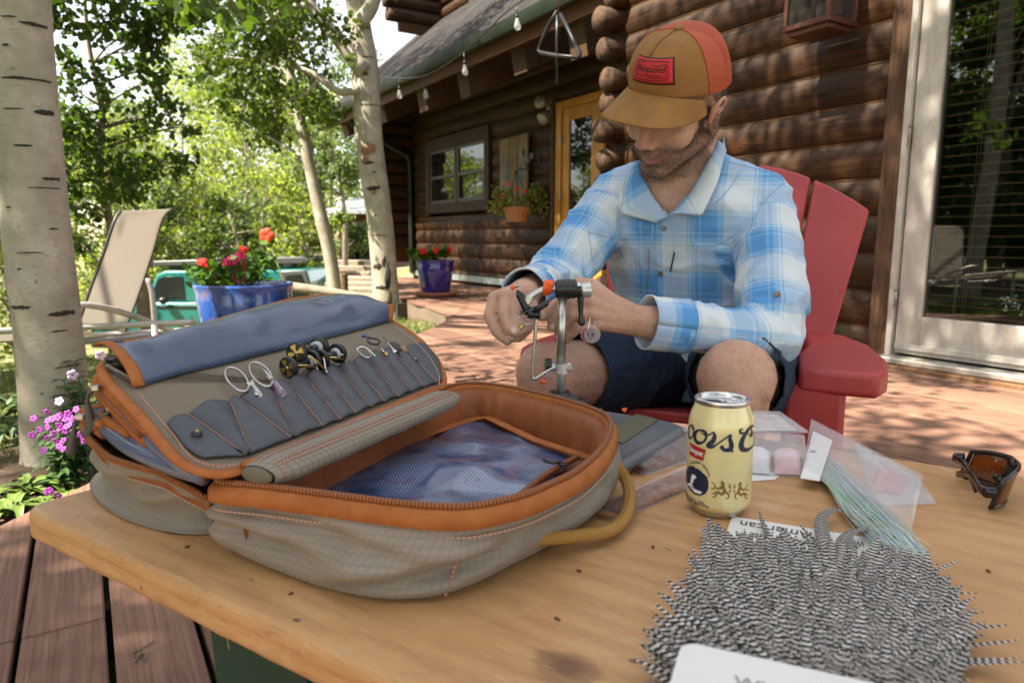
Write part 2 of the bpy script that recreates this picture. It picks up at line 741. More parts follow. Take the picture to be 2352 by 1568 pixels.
# ---------------------------------------------------------------- deck
DECK_POLY = [(4.6, -3.2), (-1.5, -3.2), (-1.46, 0.4), (-1.33, 1.65), (-1.17, 2.8), (-.96, 4.0), (-.75, 5.16), (-.64, 5.75), (-.58, 6.18),
             (-.70, 6.9), (-.98, 7.6), (-1.33, 8.29), (-1.75, 9.6), (-2.5, 13.0), (-1.6, 13.2), (3.2, 5.2)]
m_board = wood('deck_board_redwood', (.13, .068, .047), (.27, .155, .110), grain=(.7, 22, 22), scale=5, rough=.72, bump=.35,
               rnd=.28, cracks=False, blot=.10)
m_joist = flat('deck_joist_dark', (.05, .035, .028), .9)
def poly_hits(w):
 """intervals along DW where the line at offset w (along NW) lies inside the deck outline"""
 pts = [Vector((x, y, 0)) for x, y in DECK_POLY]
 ts = []
 n = len(pts)
 for i in range(n):
  a, b = pts[i], pts[(i + 1) % n]
  wa, wb = a.dot(NW) - w, b.dot(NW) - w
  if (wa < 0) != (wb < 0):
   k = wa / (wa - wb)
   ts.append(a.lerp(b, k).dot(DW))
 ts.sort()
 return [(ts[i], ts[i + 1]) for i in range(0, len(ts) - 1, 2)]
def edge_skew(w, wid, t):
 """how far the outline shifts along the board at its two long edges"""
 out = []
 for ww in (w - wid / 2, w + wid / 2):
  best = 0
  c = [x for iv in poly_hits(ww) for x in iv]
  if c:
   q = min(c, key=lambda x: abs(x - t))
   best = max(-.5, min(.5, q - t))
  out.append(best)
 return out
def build_deck():
 deck = bpy.data.objects.new('deck', None)
 COL.objects.link(deck)
 tag(deck, 'red brown plank deck running along the log cabin', kind='structure')
 rnd = random.Random(3)
 ws = [Vector((x, y, 0)).dot(NW) for x, y in DECK_POLY]
 pitch, wid = .1455, .1345
 w = min(ws) + .05
 while w < max(ws):
  for (t0, t1) in poly_hits(w):
   if t1 - t0 < .15:
    continue
   cuts = [t0]
   t = t0 + rnd.uniform(1.2, 3.4)
   while t < t1 - .6:
    cuts.append(t)
    t += rnd.uniform(2.6, 3.8)
   cuts.append(t1)
   for a, b in zip(cuts[:-1], cuts[1:]):
    mb = MB()
    L = b - a - .004
    sk0 = edge_skew(w, wid, t0) if a == t0 else (0, 0)
    sk1 = edge_skew(w, wid, t1) if b == t1 else (0, 0)
    mb.box((0, 0, 0), (L, wid, .030), bev=.003)
    for i, q in enumerate(mb.v):
     sk = sk0 if q[0] < 0 else sk1
     # local +y points to NW
     mb.v[i] = (q[0] + (sk[1] if q[1] > 0 else sk[0]), q[1], q[2])
    o = mb.build('board', m_board, deck, smooth=False)
    c = DW * ((a + b) / 2) + NW * w
    o.location = (c.x, c.y, -.015 + rnd.uniform(-.0012, .0012))
    o.rotation_euler = (0, 0, math.atan2(DW.y, DW.x))
  w += pitch
 # frame under the boards and the skirt along the lawn
 mb = MB()
 pts = [Vector((x, y, 0)) for x, y in DECK_POLY]
 for i in range(1, 14):
  a, b = pts[i], pts[i + 1]
  n = Vector((-(b - a).y, (b - a).x, 0)).normalized() * .022
  ins = Vector((.03, 0, 0))
  mb.hexa([a + ins + V(0, 0, -.32), b + ins + V(0, 0, -.32), b + ins + n + V(0, 0, -.32), a + ins + n + V(0, 0, -.32),
                 a + ins + V(0, 0, -.034), b + ins + V(0, 0, -.034), b + ins + n + V(0, 0, -.034), a + ins + n + V(0, 0, -.034)])
 mb.build('deck_skirt', wood('skirt_plank', (.10, .075, .055), (.24, .19, .15), rnd=.1), deck, smooth=False)
 mb = MB()
 for k in range(14):
  t = -3.2 + k * 1.2
  ivs = []
  # joists across the boards
  a = DW * t
  lo, hi = min(ws), max(ws)
  q = 24
  for i in range(q):
   w0, w1 = lerp(lo, hi, i / q), lerp(lo, hi, (i + 1) / q)
   wm = (w0 + w1) / 2
   if any(t0 + .05 < t < t1 - .05 for t0, t1 in poly_hits(wm)):
    mb.box(a + NW * wm + V(0, 0, -.105), (.045, w1 - w0 + .002, .14), M_wall.to_3x3())
 mb.build('joist', m_joist, deck, smooth=False)
build_deck()
# ---------------------------------------------------------------- log cabin
cabin = thing('log_cabin', 'dark brown log cabin with metal eave roof and two glazed doors', 'cabin', (0, 0, 0))
m_log = wood('wall_log_stained', (.011, .0045, .002), (.078, .031, .0105), grain=(.9, 9, 9), scale=4, rough=.62, bump=.6,
             rnd=.22, topgrey=(.054, .035, .022))
m_logend = wood('log_end_grain', (.04, .021, .012), (.13, .075, .045), grain=(6, 6, 6), scale=4, rough=.8, bump=.6, rnd=.15)
m_core = wood('wall_chinking_strip', (.045, .019, .007), (.12, .056, .021), rnd=.05, cracks=False)
m_trim = wood('door_trim_brown', (.06, .033, .02), (.15, .085, .05), grain=(9, 9, .9), scale=5, rnd=.1)
m_wtrim = wood('window_trim_brown', (.035, .02, .013), (.085, .055, .038), rnd=.1)
m_dark = flat('dark_room_inside', (.012, .011, .010), .9)  # near-black colour stands in for the shade of the unlit room
def log_mesh(L, r, seed, seg=16, fl=1.0):
 rnd = random.Random(seed)
 n = max(4, int(L / .12))
 path = []
 rr = []
 for i in range(n + 1):
  x = -L / 2 + L * i / n
  path.append((x, .006 * mnoise.noise((x * 1.3, seed, 0)), .005 * mnoise.noise((x * 1.1, seed, 5))))
  rr.append(r * (1 + .035 * mnoise.noise((x * 1.7, seed, 9))))
 mb = MB()
 mb.tube(path, rr, seg, True, up=(0, 0, 1), flat=(1, fl))
 # knots: small bumps
 for k in range(int(L * 1.2)):
  x = rnd.uniform(-L / 2, L / 2)
  th = rnd.uniform(-1.2, 1.2)
  mb.ellip((x, -r * fl * .97 * math.cos(th), r * .97 * math.sin(th)), (.022, .012, .02), nu=8, nv=5)
 return mb
def log(t0, t1, s, z, r=.118, seed=0, name='log', mat=None, axis=None):
 L = abs(t1 - t0)
 o = log_mesh(L, r, seed, 20, .62 if r > .13 else 1.0).build(name, mat or m_log, cabin, auto=50)
 c = wp((t0 + t1) / 2, s, z)
 o.location = c
 o.rotation_euler = (0, 0, math.atan2(DW.y, DW.x))
 return o
def cross_log(t, s0, s1, z, r, seed, name='cross_wall_log'):
 """log running out of the wall, its cut end showing"""
 L = abs(s1 - s0)
 mb = log_mesh(L, r, seed, seg=14)
 me = mb.mesh(name, [m_log, m_logend])
 for p in me.polygons:
  if len(p.vertices) > 8:
   p.material_index = 1
 o = link(name, me, cabin)
 o.location = wp(t, (s0 + s1) / 2, z)
 o.rotation_euler = (0, 0, math.atan2(NW.y, NW.x))
 return o
PITCHZ = .22
def chink(t0, t1, s, z, seed):
 mb = MB()
 L = t1 - t0
 mb.tube([(-L / 2, 0, 0), (L / 2, 0, 0)], .030, 8, flat=(.62, 1.0), up=(0, 0, 1))
 o = mb.build('chinking_strip', m_core, cabin, loc=wp((t0 + t1) / 2, s, z))
 o.rotation_euler = (0, 0, math.atan2(DW.y, DW.x))
Z0 = -.02       # seam height of the lowest course
trim_l = onwall(1999, 745, 0)[0]
trim_r = onwall(2039, 817, 0)[0]
fr_r = onwall(2054, 809, 0)[0]
gl_l = onwall(2119, 728, 0)[0]
CORNER_T = onwall(1385, 300, .2)[0] + .05
FAR_S = -1.2
LT_END = 9.55
YD_R, YD_L = onwall(1285, 400, FAR_S)[0], onwall(1285, 400, FAR_S)[0] - .84
WIN = (6.66, 8.83, 1.15, 2.37)     # t right, t left, bottom, top of the window trim
# right-hand wall behind the chair
for k in range(14):
 z = Z0 + PITCHZ * (k + .5)
 log(trim_l + .005, CORNER_T + .05, -.075, z, .136, seed=k)
 chink(trim_l + .006, CORNER_T, -.047, z + PITCHZ / 2, k)
mb = MB()
mb.box(wp((trim_l + CORNER_T) / 2, -.20, 1.5), (CORNER_T - trim_l, .10, 3.2), M_wall.to_3x3())
mb.build('chinking', m_core, cabin, smooth=False)
# stacked log ends at the corner
for k in range(14):
 z = Z0 + PITCHZ * (k + .5) + .02 * ((k % 3) - 1)
 cross_log(CORNER_T + .02 * ((k * 7) % 3 - 1), -1.3, .12 + .03 * ((k * 5) % 4), z, .093 + .005 * (k % 2), 40 + k)
# recessed far wall with window and yellow door
for k in range(16):
 z = Z0 + PITCHZ * (k + .5)
 segs = [(CORNER_T, LT_END)]
 if z < 2.42:
  segs = [(CORNER_T, YD_L - .02), (YD_R + .1, LT_END)]
  if WIN[2] + .03 < z < WIN[3] - .02:
   segs = [(CORNER_T, YD_L - .02), (YD_R + .1, WIN[0] + .03), (WIN[1] - .03, LT_END)]
 for i, (a, b) in enumerate(segs):
  if b - a > .05:
   log(a, b, FAR_S - .075, z, .136, seed=80 + k * 3 + i)
   chink(a, b, FAR_S - .047, z + PITCHZ / 2, k)
mb = MB()
mb.box(wp((CORNER_T + LT_END) / 2, FAR_S - .25, 1.8), (LT_END - CORNER_T, .08, 3.8), M_wall.to_3x3())
mb.build('chinking', m_core, cabin, smooth=False)
# short wall standing out at the far end
for k in range(14):
 z = Z0 + PITCHZ * (k + .5) + .11 + .25
 if k > 0:
  cross_log(LT_END + .06, FAR_S - .2, FAR_S + .62 + .04 * (k % 3), z, .115, 150 + k)
mb = MB()
mb.box(wp(LT_END + .1, FAR_S + .2, 1.75), (.06, .72, 2.9), M_wall.to_3x3())
mb.build('chinking', m_core, cabin, smooth=False)
# pale flashing and the dark gap at the foot of the far wall
mb = MB()
mb.box(wp((YD_R + LT_END) / 2 + .2, FAR_S + .02, .10), (LT_END - YD_R - .4, .012, .09), M_wall.to_3x3())
mb.build('flashing', flat('flashing_galvanised', (.42, .50, .50), .35, .6), cabin, smooth=False)
mb = MB()
mb.box(wp((YD_R + LT_END) / 2 + .2, FAR_S - .03, -.02), (LT_END - YD_R - .4, .03, .16), M_wall.to_3x3())
mb.build('sill_beam', m_trim, cabin, smooth=False)
# ---- window with two double-hung sashes
M3 = M_wall.to_3x3()
def wbox(mb, t0, t1, z0, z1, s0, s1, bev=.004, mi=0):
 mb.box(wp((t0 + t1) / 2, (s0 + s1) / 2, (z0 + z1) / 2), (abs(t1 - t0), abs(s1 - s0), abs(z1 - z0)), M3, bev, mi)
m_pane = NT('window_glass')
m_pane.put('Base Color', (.012, .013, .012, 1))
m_pane.put('Roughness', .03)
m_pane.put('Specular IOR Level', 1.0)
m_pane.put('IOR', 1.55)
m_pane = m_pane.m
mb = MB()
t0, t1, z0, z1 = WIN
fs = FAR_S
wbox(mb, t0, t0 + .13, z0, z1, fs, fs + .05)
wbox(mb, t1 - .13, t1, z0, z1, fs, fs + .05)
wbox(mb, t0 + .13, t1 - .13, z1 - .2, z1, fs, fs + .045)
wbox(mb, t0 + .13, t1 - .13, z0, z0 + .15, fs, fs + .045)
win = mb.build('window', m_wtrim, cabin, smooth=False)
mid = (t0 + t1) / 2 - .02
m_sash = flat('sash_dark_brown', (.055, .042, .034), .5)
for (a, b) in ((t0 + .13, mid - .03), (mid + .03, t1 - .13)):
 mb = MB()
 zm = z0 + .15 + (z1 - z0 - .35) * .5
 wbox(mb, a, a + .05, z0 + .15, z1 - .2, fs - .03, fs + .03)
 wbox(mb, b - .05, b, z0 + .15, z1 - .2, fs - .03, fs + .03)
 wbox(mb, a + .05, b - .05, z0 + .15, z0 + .21, fs - .03, fs + .028)
 wbox(mb, a + .05, b - .05, z1 - .24, z1 - .2, fs - .03, fs + .028)
 wbox(mb, a + .05, b - .05, zm - .025, zm + .025, fs - .03, fs + .03)
 mb.build('sash', m_sash, win, smooth=False)
 for (q0, q1, sd) in ((z0 + .21, zm - .025, -.012), (zm + .025, z1 - .24, .008)):
  mb = MB()
  wbox(mb, a + .05, b - .05, q0, q1, fs + sd - .012, fs + sd, 0)
  mb.build('pane', m_pane, win, smooth=False)
mb = MB()
wbox(mb, mid - .03, mid + .03, z0 + .15, z1 - .2, fs - .03, fs + .035)
mb.build('mullion', m_wtrim, win, smooth=False)
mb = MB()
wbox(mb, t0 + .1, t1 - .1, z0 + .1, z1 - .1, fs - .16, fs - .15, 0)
mb.build('dark_interior', m_dark, win, smooth=False)  # black panel stands in for the darkness behind the panes
# ---- yellow door by the corner
m_yel = wood('door_honey_varnish', (.42, .20, .035), (.66, .36, .08), grain=(9, 9, .8), scale=4, rough=.35, bump=.1, rnd=.02, cracks=False)
a, b = YD_L, YD_R
mb = MB()
wbox(mb, b - .06, b + .06, .05, 2.40, fs - .05, fs + .03)
wbox(mb, a - .06, a + .06, .05, 2.40, fs - .05, fs + .03)
wbox(mb, a + .06, b - .06, 2.31, 2.40, fs - .05, fs + .028)
yd = mb.build('yellow_door', m_yel, cabin, smooth=False)
mb = MB()
wbox(mb, b - .2, b - .066, .1, 2.305, fs - .05, fs + .005)
wbox(mb, a + .066, a + .2, .1, 2.305, fs - .05, fs + .005)
wbox(mb, a + .2, b - .2, 2.16, 2.305, fs - .05, fs + .003)
wbox(mb, a + .2, b - .2, .1, .40, fs - .05, fs + .003)
mb.build('door_leaf', m_yel, yd, smooth=False)
mb = MB()
wbox(mb, a + .2, b - .2, .40, 2.16, fs - .03, fs - .015, 0)
mb.build('pane', m_pane, yd, smooth=False)
m_hinge = flat('hinge_metal', (.30, .28, .25), .4, .9)
for z in (.55, 1.22, 1.9):
 mb = MB()
 wbox(mb, b - .07, b - .055, z, z + .1, fs + .0, fs + .04)
 mb.build('hinge', m_hinge, yd, smooth=False)
mb = MB()
wbox(mb, b + .06, b + .11, .05, 2.45, fs - .05, fs + .06)
mb.build('door_casing', m_trim, yd, smooth=False)
# ---- glazed grey door with blinds at the right
m_grey = NT('door_weathered_grey_paint')
c = m_grey.coord('Object')
n1 = m_grey.noise(m_grey.coord('Object', (3, 3, .7)), 5, 5, .6)
n2 = m_grey.noise(c, 60, 3)
m_grey.put('Base Color', m_grey.mix(m_grey.ramp(n2, [(.3, 0.0), (.8, .35)]), m_grey.ramp(n1, [(.3, (.40, .385, .35)), (.6, (.55, .53, .485)), (.8, (.62, .60, .55))]), (.33, .29, .24)))
m_grey.put('Roughness', .5)
m_grey.bump(n1, .15, .002)
m_grey = m_grey.m
DOOR_R = -1.25
mb = MB()
wbox(mb, trim_r + .004, trim_l, -.02, 3.0, -.16, .02, .006)
mb.build('door_trim', m_trim, cabin, smooth=False)
mb = MB()
wbox(mb, fr_r + .003, trim_r, .02, 2.7, -.12, .045, .004)
wbox(mb, DOOR_R - .06, DOOR_R, .02, 2.7, -.12, .045, .004)
gd = mb.build('glazed_door', m_grey, cabin, smooth=False)
mb = MB()
zb = onwall(2119, 728, 0)[1]
wbox(mb, gl_l, fr_r - .006, .075, 2.6, -.06, .02, .006)
wbox(mb, DOOR_R + .01, DOOR_R + .16, .075, 2.6, -.06, .02, .006)
wbox(mb, DOOR_R + .16, gl_l, .075, zb, -.06, .018, .004)
wbox(mb, DOOR_R + .16, gl_l, 2.4, 2.6, -.06, .018, .004)
mb.build('door_leaf', m_grey, gd, smooth=False)
mb = MB()
wbox(mb, DOOR_R + .005, fr_r - .01, .10, .135, .02, .034, .003)
mb.build('weather_strip', m_grey, gd, smooth=False)
m_dglass = NT('door_glass')
tr = m_dglass.n('BsdfTransparent')
tr.inputs[0].default_value = (.72, .74, .72, 1)
gl = m_dglass.n('BsdfGlossy')
gl.inputs['Roughness'].default_value = .015
gl.inputs[0].default_value = (.95, .96, .95, 1)
mx = m_dglass.n('MixShader')
fr = m_dglass.n('Fresnel')
fr.inputs[0].default_value = 1.5
m_dglass.l(m_dglass.math('MULTIPLY_ADD', fr.outputs[0], 1.5, .03, clamp=True), mx.inputs[0])
m_dglass.l(tr.outputs[0], mx.inputs[1])
m_dglass.l(gl.outputs[0], mx.inputs[2])
m_dglass.shader(mx)
m_dglass = m_dglass.m
mb = MB()
wbox(mb, DOOR_R + .16, gl_l, zb, 2.4, -.012, -.006, 0)
mb.build('pane', m_dglass, gd, smooth=False)
m_slat = flat('blind_slat_tan', (.70, .50, .30), .5, var=.05)
mb = MB()
mb.box((0, 0, 0), (gl_l - DOOR_R - .2, .024, .005), Matrix.Rotation(R(6), 3, 'X'))
slat_me = mb.mesh('slat', m_slat, False)
z = zb + .02
while z < 2.4:
 o = link('slat', slat_me, gd, wp((gl_l + DOOR_R + .16) / 2, -.034, z))
 o.rotation_euler = (0, 0, math.atan2(DW.y, DW.x))
 z += .0535
m_cord = flat('blind_cord', (.62, .56, .40), .7)
for tt in (gl_l - .19, gl_l - .205):
 mb = MB()
 mb.tube([wp(tt, -.021, zb), wp(tt, -.021, 2.4)], .0022, 5)
 mb.build('blind_cord', m_cord, gd)
for z in (.34, 1.25, 2.2):
 mb = MB()
 c0 = wp(fr_r - .002, .035, z)
 mb.tube([c0, c0 + V(0, 0, .10)], .009, 8)
 for zz in (.0, .05, .10):
  mb.tube([c0 + V(0, 0, zz - .004), c0 + V(0, 0, zz + .004)], .0115, 8)
 mb.build('hinge', m_hinge, gd)
mb = MB()
wbox(mb, DOOR_R - .1, trim_r + .02, .025, .06, -.1, .13, .006)
mb.build('threshold', flat('threshold_aluminium', (.5, .47, .42), .4, .5), gd, smooth=False)
mb = MB()
wbox(mb, DOOR_R - .2, trim_r + .05, -.02, .024, -.1, .17, .006)
mb.build('door_sill', wood('door_sill_wood', (.12, .06, .03), (.30, .165, .085), rnd=.05), gd, smooth=False)
# room behind the glass, its shade put into a near-black colour
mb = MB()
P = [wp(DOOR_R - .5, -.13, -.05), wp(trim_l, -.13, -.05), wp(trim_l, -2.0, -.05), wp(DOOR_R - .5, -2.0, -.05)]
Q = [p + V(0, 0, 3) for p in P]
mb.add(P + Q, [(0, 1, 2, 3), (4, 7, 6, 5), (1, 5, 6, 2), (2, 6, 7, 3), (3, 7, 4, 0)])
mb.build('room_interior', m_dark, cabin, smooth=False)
# wall continuing past the door (out of frame, shades and reflects)
for k in range(14):
 log(DOOR_R - 2.2, DOOR_R - .08, -.09, Z0 + PITCHZ * (k + .5), seed=300 + k)
# ---- eave roof of ribbed metal, gutter, rafters
RS = math.tan(R(41))
GZ = 2.93
def roof_z(s):
 return GZ + .02 + (.08 - s) * RS
m_metal = NT('roof_metal_weathered')
c = m_metal.coord('Object')
n1 = m_metal.noise(c, 3, 5, .7)
m_metal.put('Base Color', m_metal.ramp(n1, [(.3, (.011, .010, .010)), (.55, (.03, .028, .028)), (.75, (.065, .052, .042))]))
m_metal.put('Metallic', .1)
m_metal.put('Roughness', .7)
m_metal.put('Specular IOR Level', .15)
m_metal = m_metal.m
T0, T1 = CORNER_T - .1, LT_END + 1.0
nrib = int((T1 - T0) / .076) * 4
def roof_fn(a, b):
 t = lerp(T0, T1, a)
 s = lerp(.10, -3.4, b)
 return wp(t, s, roof_z(s) + .012 * math.sin(2 * math.pi * (t - T0) / .076))
mb = MB()
mb.grid(roof_fn, nrib, 14)
mb.build('roof_sheet', m_metal, cabin)
m_under = wood('roof_board_dark', (.03, .016, .009), (.085, .048, .026), rnd=.1)
mb = MB()
n = 12
for i in range(n):      # boards under the metal
 s0, s1 = lerp(.02, -3.3, i / n), lerp(.02, -3.3, (i + 1) / n) + .004
 zz0, zz1 = roof_z(s0) - .03, roof_z(s1) - .03
 p = [wp(T0 + .03, s0, zz0 - .025), wp(T1 - .03, s0, zz0 - .025), wp(T1 - .03, s1, zz1 - .025), wp(T0 + .03, s1, zz1 - .025)]
 q = [x + V(0, 0, .022) for x in p]
 m2 = MB()
 m2.hexa(p + q)
 m2.build('roof_board', m_under, cabin, smooth=False)
mb = MB()
wbox(mb, T0, T1, GZ - .24, GZ - .03, .0, .035)
mb.build('fascia', wood('fascia_brown', (.07, .030, .012), (.16, .075, .033), rnd=.05), cabin, smooth=False)
m_green = flat('gutter_green_paint', (.014, .024, .014), .5, .2, var=.2, scale=6)
mb = MB()      # gutter: U section swept along the eave
sec = [(.04, .0), (.04, -.10), (.075, -.125), (.125, -.12), (.15, -.07), (.155, .0), (.14, .0), (.135, -.065), (.115, -.105), (.08, -.11), (.052, -.09), (.052, 0)]
ring0 = [wp(T0, s, GZ + z + .01) for s, z in sec]
ring1 = [wp(T1, s, GZ + z + .01) for s, z in sec]
k = len(sec)
mb.add(ring0 + ring1, [(i, (i + 1) % k, k + (i + 1) % k, k + i) for i in range(k)])
mb.build('gutter', m_green, cabin, auto=30)
mb = MB()
cpt = [wp(LT_END - .1, .08, GZ - .1), wp(LT_END - .12, -.1, GZ - .3), wp(LT_END - .12, FAR_S + .12, GZ - .75), wp(LT_END - .12, FAR_S + .08, GZ - .9), wp(LT_END - .12, FAR_S + .08, .1)]
mb.tube(cpt, .045, 8)
mb.build('downspout', m_green, cabin, auto=40)
m_raft = wood('rafter_beam_dark', (.045, .025, .014), (.125, .072, .04), rnd=.15, topgrey=(.25, .20, .15))
for (u, v) in ((796, 293), (881, 257), (974, 227), (1070, 191), (1196, 131), (1332, 90)):
 ss = -.12
 tt, zz = onwall(u, v, ss)
 mb = MB()
 w2, h2 = .125, .17
 pts = []
 for s_ in (ss, FAR_S - .3):
  zc = zz + (ss - s_) * .45
  for (dt, dz) in ((-w2, -h2), (w2, -h2), (w2, h2), (-w2, h2)):
   pts.append(wp(tt + dt, s_ + (.07 if dz > 0 and s_ == ss else 0), zc + dz))
 mb.hexa(pts)
 mb.build('rafter', m_raft, cabin, smooth=False)
# ---- upper storey seen over the eave
UT = onwall(1013, 60, -1.9)[0]
for k in range(9):
 z = roof_z(-1.9) - .35 + PITCHZ * k
 log(CORNER_T - 1, UT, -1.98, z, seed=400 + k, name='upper_log')
 if k > 0:
  cross_log(UT + .1, -2.0, -.95 + .05 * (k % 3), z + .1, .118, 430 + k, name='upper_cross_log')
mb = MB()
wbox(mb, CORNER_T - 1, UT, roof_z(-1.9) - .3, roof_z(-1.9) + 2, -2.16, -2.06, 0)
wbox(mb, UT + .05, UT + .13, roof_z(-1.5) + .05, roof_z(-1.9) + 2, -2.0, -1.1, 0)
mb.build('chinking', m_core, cabin, smooth=False)
mb = MB()
ut0, uz = onwall(1090, 20, -1.9)
wbox(mb, ut0 - .06, ut0 + .06, roof_z(-1.9) - .1, 6.2, -1.9, -1.82)
mb.build('upper_window_trim', m_wtrim, cabin, smooth=False)
mb = MB()
wbox(mb, ut0 - .15, ut0 - .07, roof_z(-1.9) + .1, 6.2, -1.9, -1.85)
mb.build('upper_window_frame', m_grey, cabin, smooth=False)
mb = MB()
wbox(mb, ut0 - .9, ut0 - .15, roof_z(-1.9) + .15, 6.2, -1.9, -1.88, 0)
mb.build('upper_pane', m_pane, cabin, smooth=False)
# ================================================================ TREES
def m_leaf(name, dark, light, trans=.45, tint=(1.35, 1.5, .55)):
 m = NT(name)
 a = m.attr('leaf_tone', 'Fac')
 oi = m.n('ObjectInfo')
 col = m.ramp(a, [(0.0, dark), (.6, tuple((x + y) / 2 for x, y in zip(dark, light))), (1.0, light)])
 m.put('Base Color', col)
 m.put('Roughness', .5)
 m.put('Specular IOR Level', .35)
 t = m.n('BsdfTranslucent')
 tc = m.mix(1.0, col, tint, 'MULTIPLY')
 m.l(tc, t.inputs[0])
 mx = m.n('MixShader')
 mx.inputs[0].default_value = trans
 m.l(m.b.outputs[0], mx.inputs[1])
 m.l(t.outputs[0], mx.inputs[2])
 m.shader(mx)
 return m.m
leaf_shaded = m_leaf('aspen_leaf_shaded', (.032, .066, .014), (.09, .145, .034), .55)  # shade of the backlit crown put into a darker leaf colour
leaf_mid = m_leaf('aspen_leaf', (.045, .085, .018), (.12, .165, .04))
leaf_sunlit = m_leaf('far_leaf_pale', (.11, .145, .045), (.29, .33, .13), .62)  # far leaves paled, strong sunlight put into their colour
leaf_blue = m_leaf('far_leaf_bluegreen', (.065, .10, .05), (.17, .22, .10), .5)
def leaf_object(name, pts, size, mat, parent, seed=0, up=.25, round_=True):
 """one mesh of many small leaves"""
 rg = np.random.default_rng(seed)
 P = np.asarray(pts, dtype=np.float64)
 N = len(P)
 nr = rg.normal(size=(N, 3))
 nr[:, 2] += up * 2
 nr /= np.linalg.norm(nr, axis=1)[:, None]
 tv = rg.normal(size=(N, 3))
 tv[:, 2] -= .8
 tv -= nr * (tv * nr).sum(1)[:, None]
 tv /= np.linalg.norm(tv, axis=1)[:, None] + 1e-9
 bv = np.cross(nr, tv)
 s = size * rg.uniform(.65, 1.25, size=(N, 1))
 if round_:
  loc = [(-.5, 0), (-.28, .40), (.2, .38), (.58, 0), (.2, -.38), (-.28, -.40)]
 else:
  loc = [(-.5, 0), (0, .42), (.58, 0), (0, -.42)]
 k = len(loc)
 vs = np.empty((N, k, 3))
 for i, (a, b) in enumerate(loc):
  vs[:, i] = P + tv * (a * s) + bv * (b * s) + nr * (s * .10 * (abs(b) * 2))
 me = bpy.data.meshes.new(name)
 me.vertices.add(N * k)
 me.vertices.foreach_set('co', vs.astype(np.float32).ravel())
 me.loops.add(N * k)
 me.loops.foreach_set('vertex_index', np.arange(N * k, dtype=np.int32))
 me.polygons.add(N)
 me.polygons.foreach_set('loop_start', np.arange(0, N * k, k, dtype=np.int32))
 me.polygons.foreach_set('loop_total', np.full(N, k, dtype=np.int32))
 me.materials.append(mat)
 me.update(calc_edges=True)
 tone = np.repeat(np.clip(rg.normal(.5, .27, size=N), 0, 1), k)
 add_attr(me, 'leaf_tone', tone)
 return link(name, me, parent)
def m_aspen():
 m = NT('aspen_bark')
 c = m.coord('Object')
 hz = m.coord('Object', (5, 5, 34))
 n1 = m.noise(hz, 3.0, 4, .7)
 n2 = m.noise(c, 7, 4, .6)
 n3 = m.noise(m.coord('Object', (60, 60, 150)), 1.0, 3, .6)
 base = m.ramp(n2, [(.28, (.22, .205, .155)), (.5, (.32, .30, .235)), (.72, (.42, .40, .335))])
 mark = m.ramp(n1, [(.60, 0.0), (.68, .30), (.72, .75)])
 dots = m.ramp(n3, [(.60, 0.0), (.68, .8)])
 col = m.mix(mark, base, (.06, .05, .04))
 col = m.mix(m.math('MULTIPLY', dots, m.ramp(n2, [(.45, 0.0), (.6, 1.0)])), col, (.12, .10, .08))
 m.put('Base Color', col)
 m.put('Roughness', .75)
 m.bump(m.math('ADD', n3, m.math('MULTIPLY', n1, 1.5)), .35, .004)
 return m.m
bark = m_aspen()
bark_grey = flat('grey_bark', (.20, .17, .13), .9, var=.35, scale=12, bump=.6, vdist=.01)
m_scar = flat('bark_scar_black', (.022, .019, .016), .9, var=.3, bump=.6, vdist=.004)
m_knot = flat('branch_knot_brown', (.22, .12, .07), .8, var=.4, bump=.4)
def trunk_path(pix, Y):
 """list of (u, v, width px) -> points, radii"""
 P, rr = [], []
 for q in pix:
  y = q[3] if len(q) > 3 else Y
  p = aty(q[0], q[1], y)
  P.append(p)
  rr.append(q[2] / 1568.0 * y * .5)
 return P, rr
def wobble(path, n):
 return spline(path, n)
def resample(P, rr, n):
 path = spline(P, n)
 m = len(rr) - 1
 rads = []
 for k in range(n):
  t = k / (n - 1) * m
  i = min(int(t), m - 1)
  rads.append(lerp(rr[i], rr[i + 1], t - i))
 return path, rads
def limb_to(mb, a, b, r0, r1, rnd, seg=6, n=7, sag=.12):
 a = Vector(a)
 b = Vector(b)
 d = (b - a).length
 mid = (a + b) / 2 + Vector((rnd.uniform(-1, 1), rnd.uniform(-1, 1), rnd.uniform(.2, 1))) * d * sag
 path = spline([a, mid, b], n)
 mb.tube(path, [lerp(r0, r1, i / (n - 1)) for i in range(n)], seg)
def cloud(rnd, centers, n, spread):
 """leaf positions gathered in small twiggy clumps"""
 rg = np.random.default_rng(rnd.randrange(10 ** 6))
 C = np.array([list(c[:3]) for c in centers])
 Rr = np.array([c[3] for c in centers])
 w = Rr ** 2
 w = w / w.sum()
 idx = rg.choice(len(C), size=n, p=w)
 # sub-clumps
 sub = 9
 off = rg.normal(size=(len(C), sub, 3))
 off /= np.linalg.norm(off, axis=2)[:, :, None] + 1e-9
 off *= rg.uniform(.25, 1.0, size=(len(C), sub, 1)) ** .6
 k = rg.integers(0, sub, size=n)
 p = C[idx] + off[idx, k] * (Rr[idx] * .8)[:, None] + rg.normal(size=(n, 3)) * (Rr[idx] * spread)[:, None] * np.array([1, 1, .8])
 return p
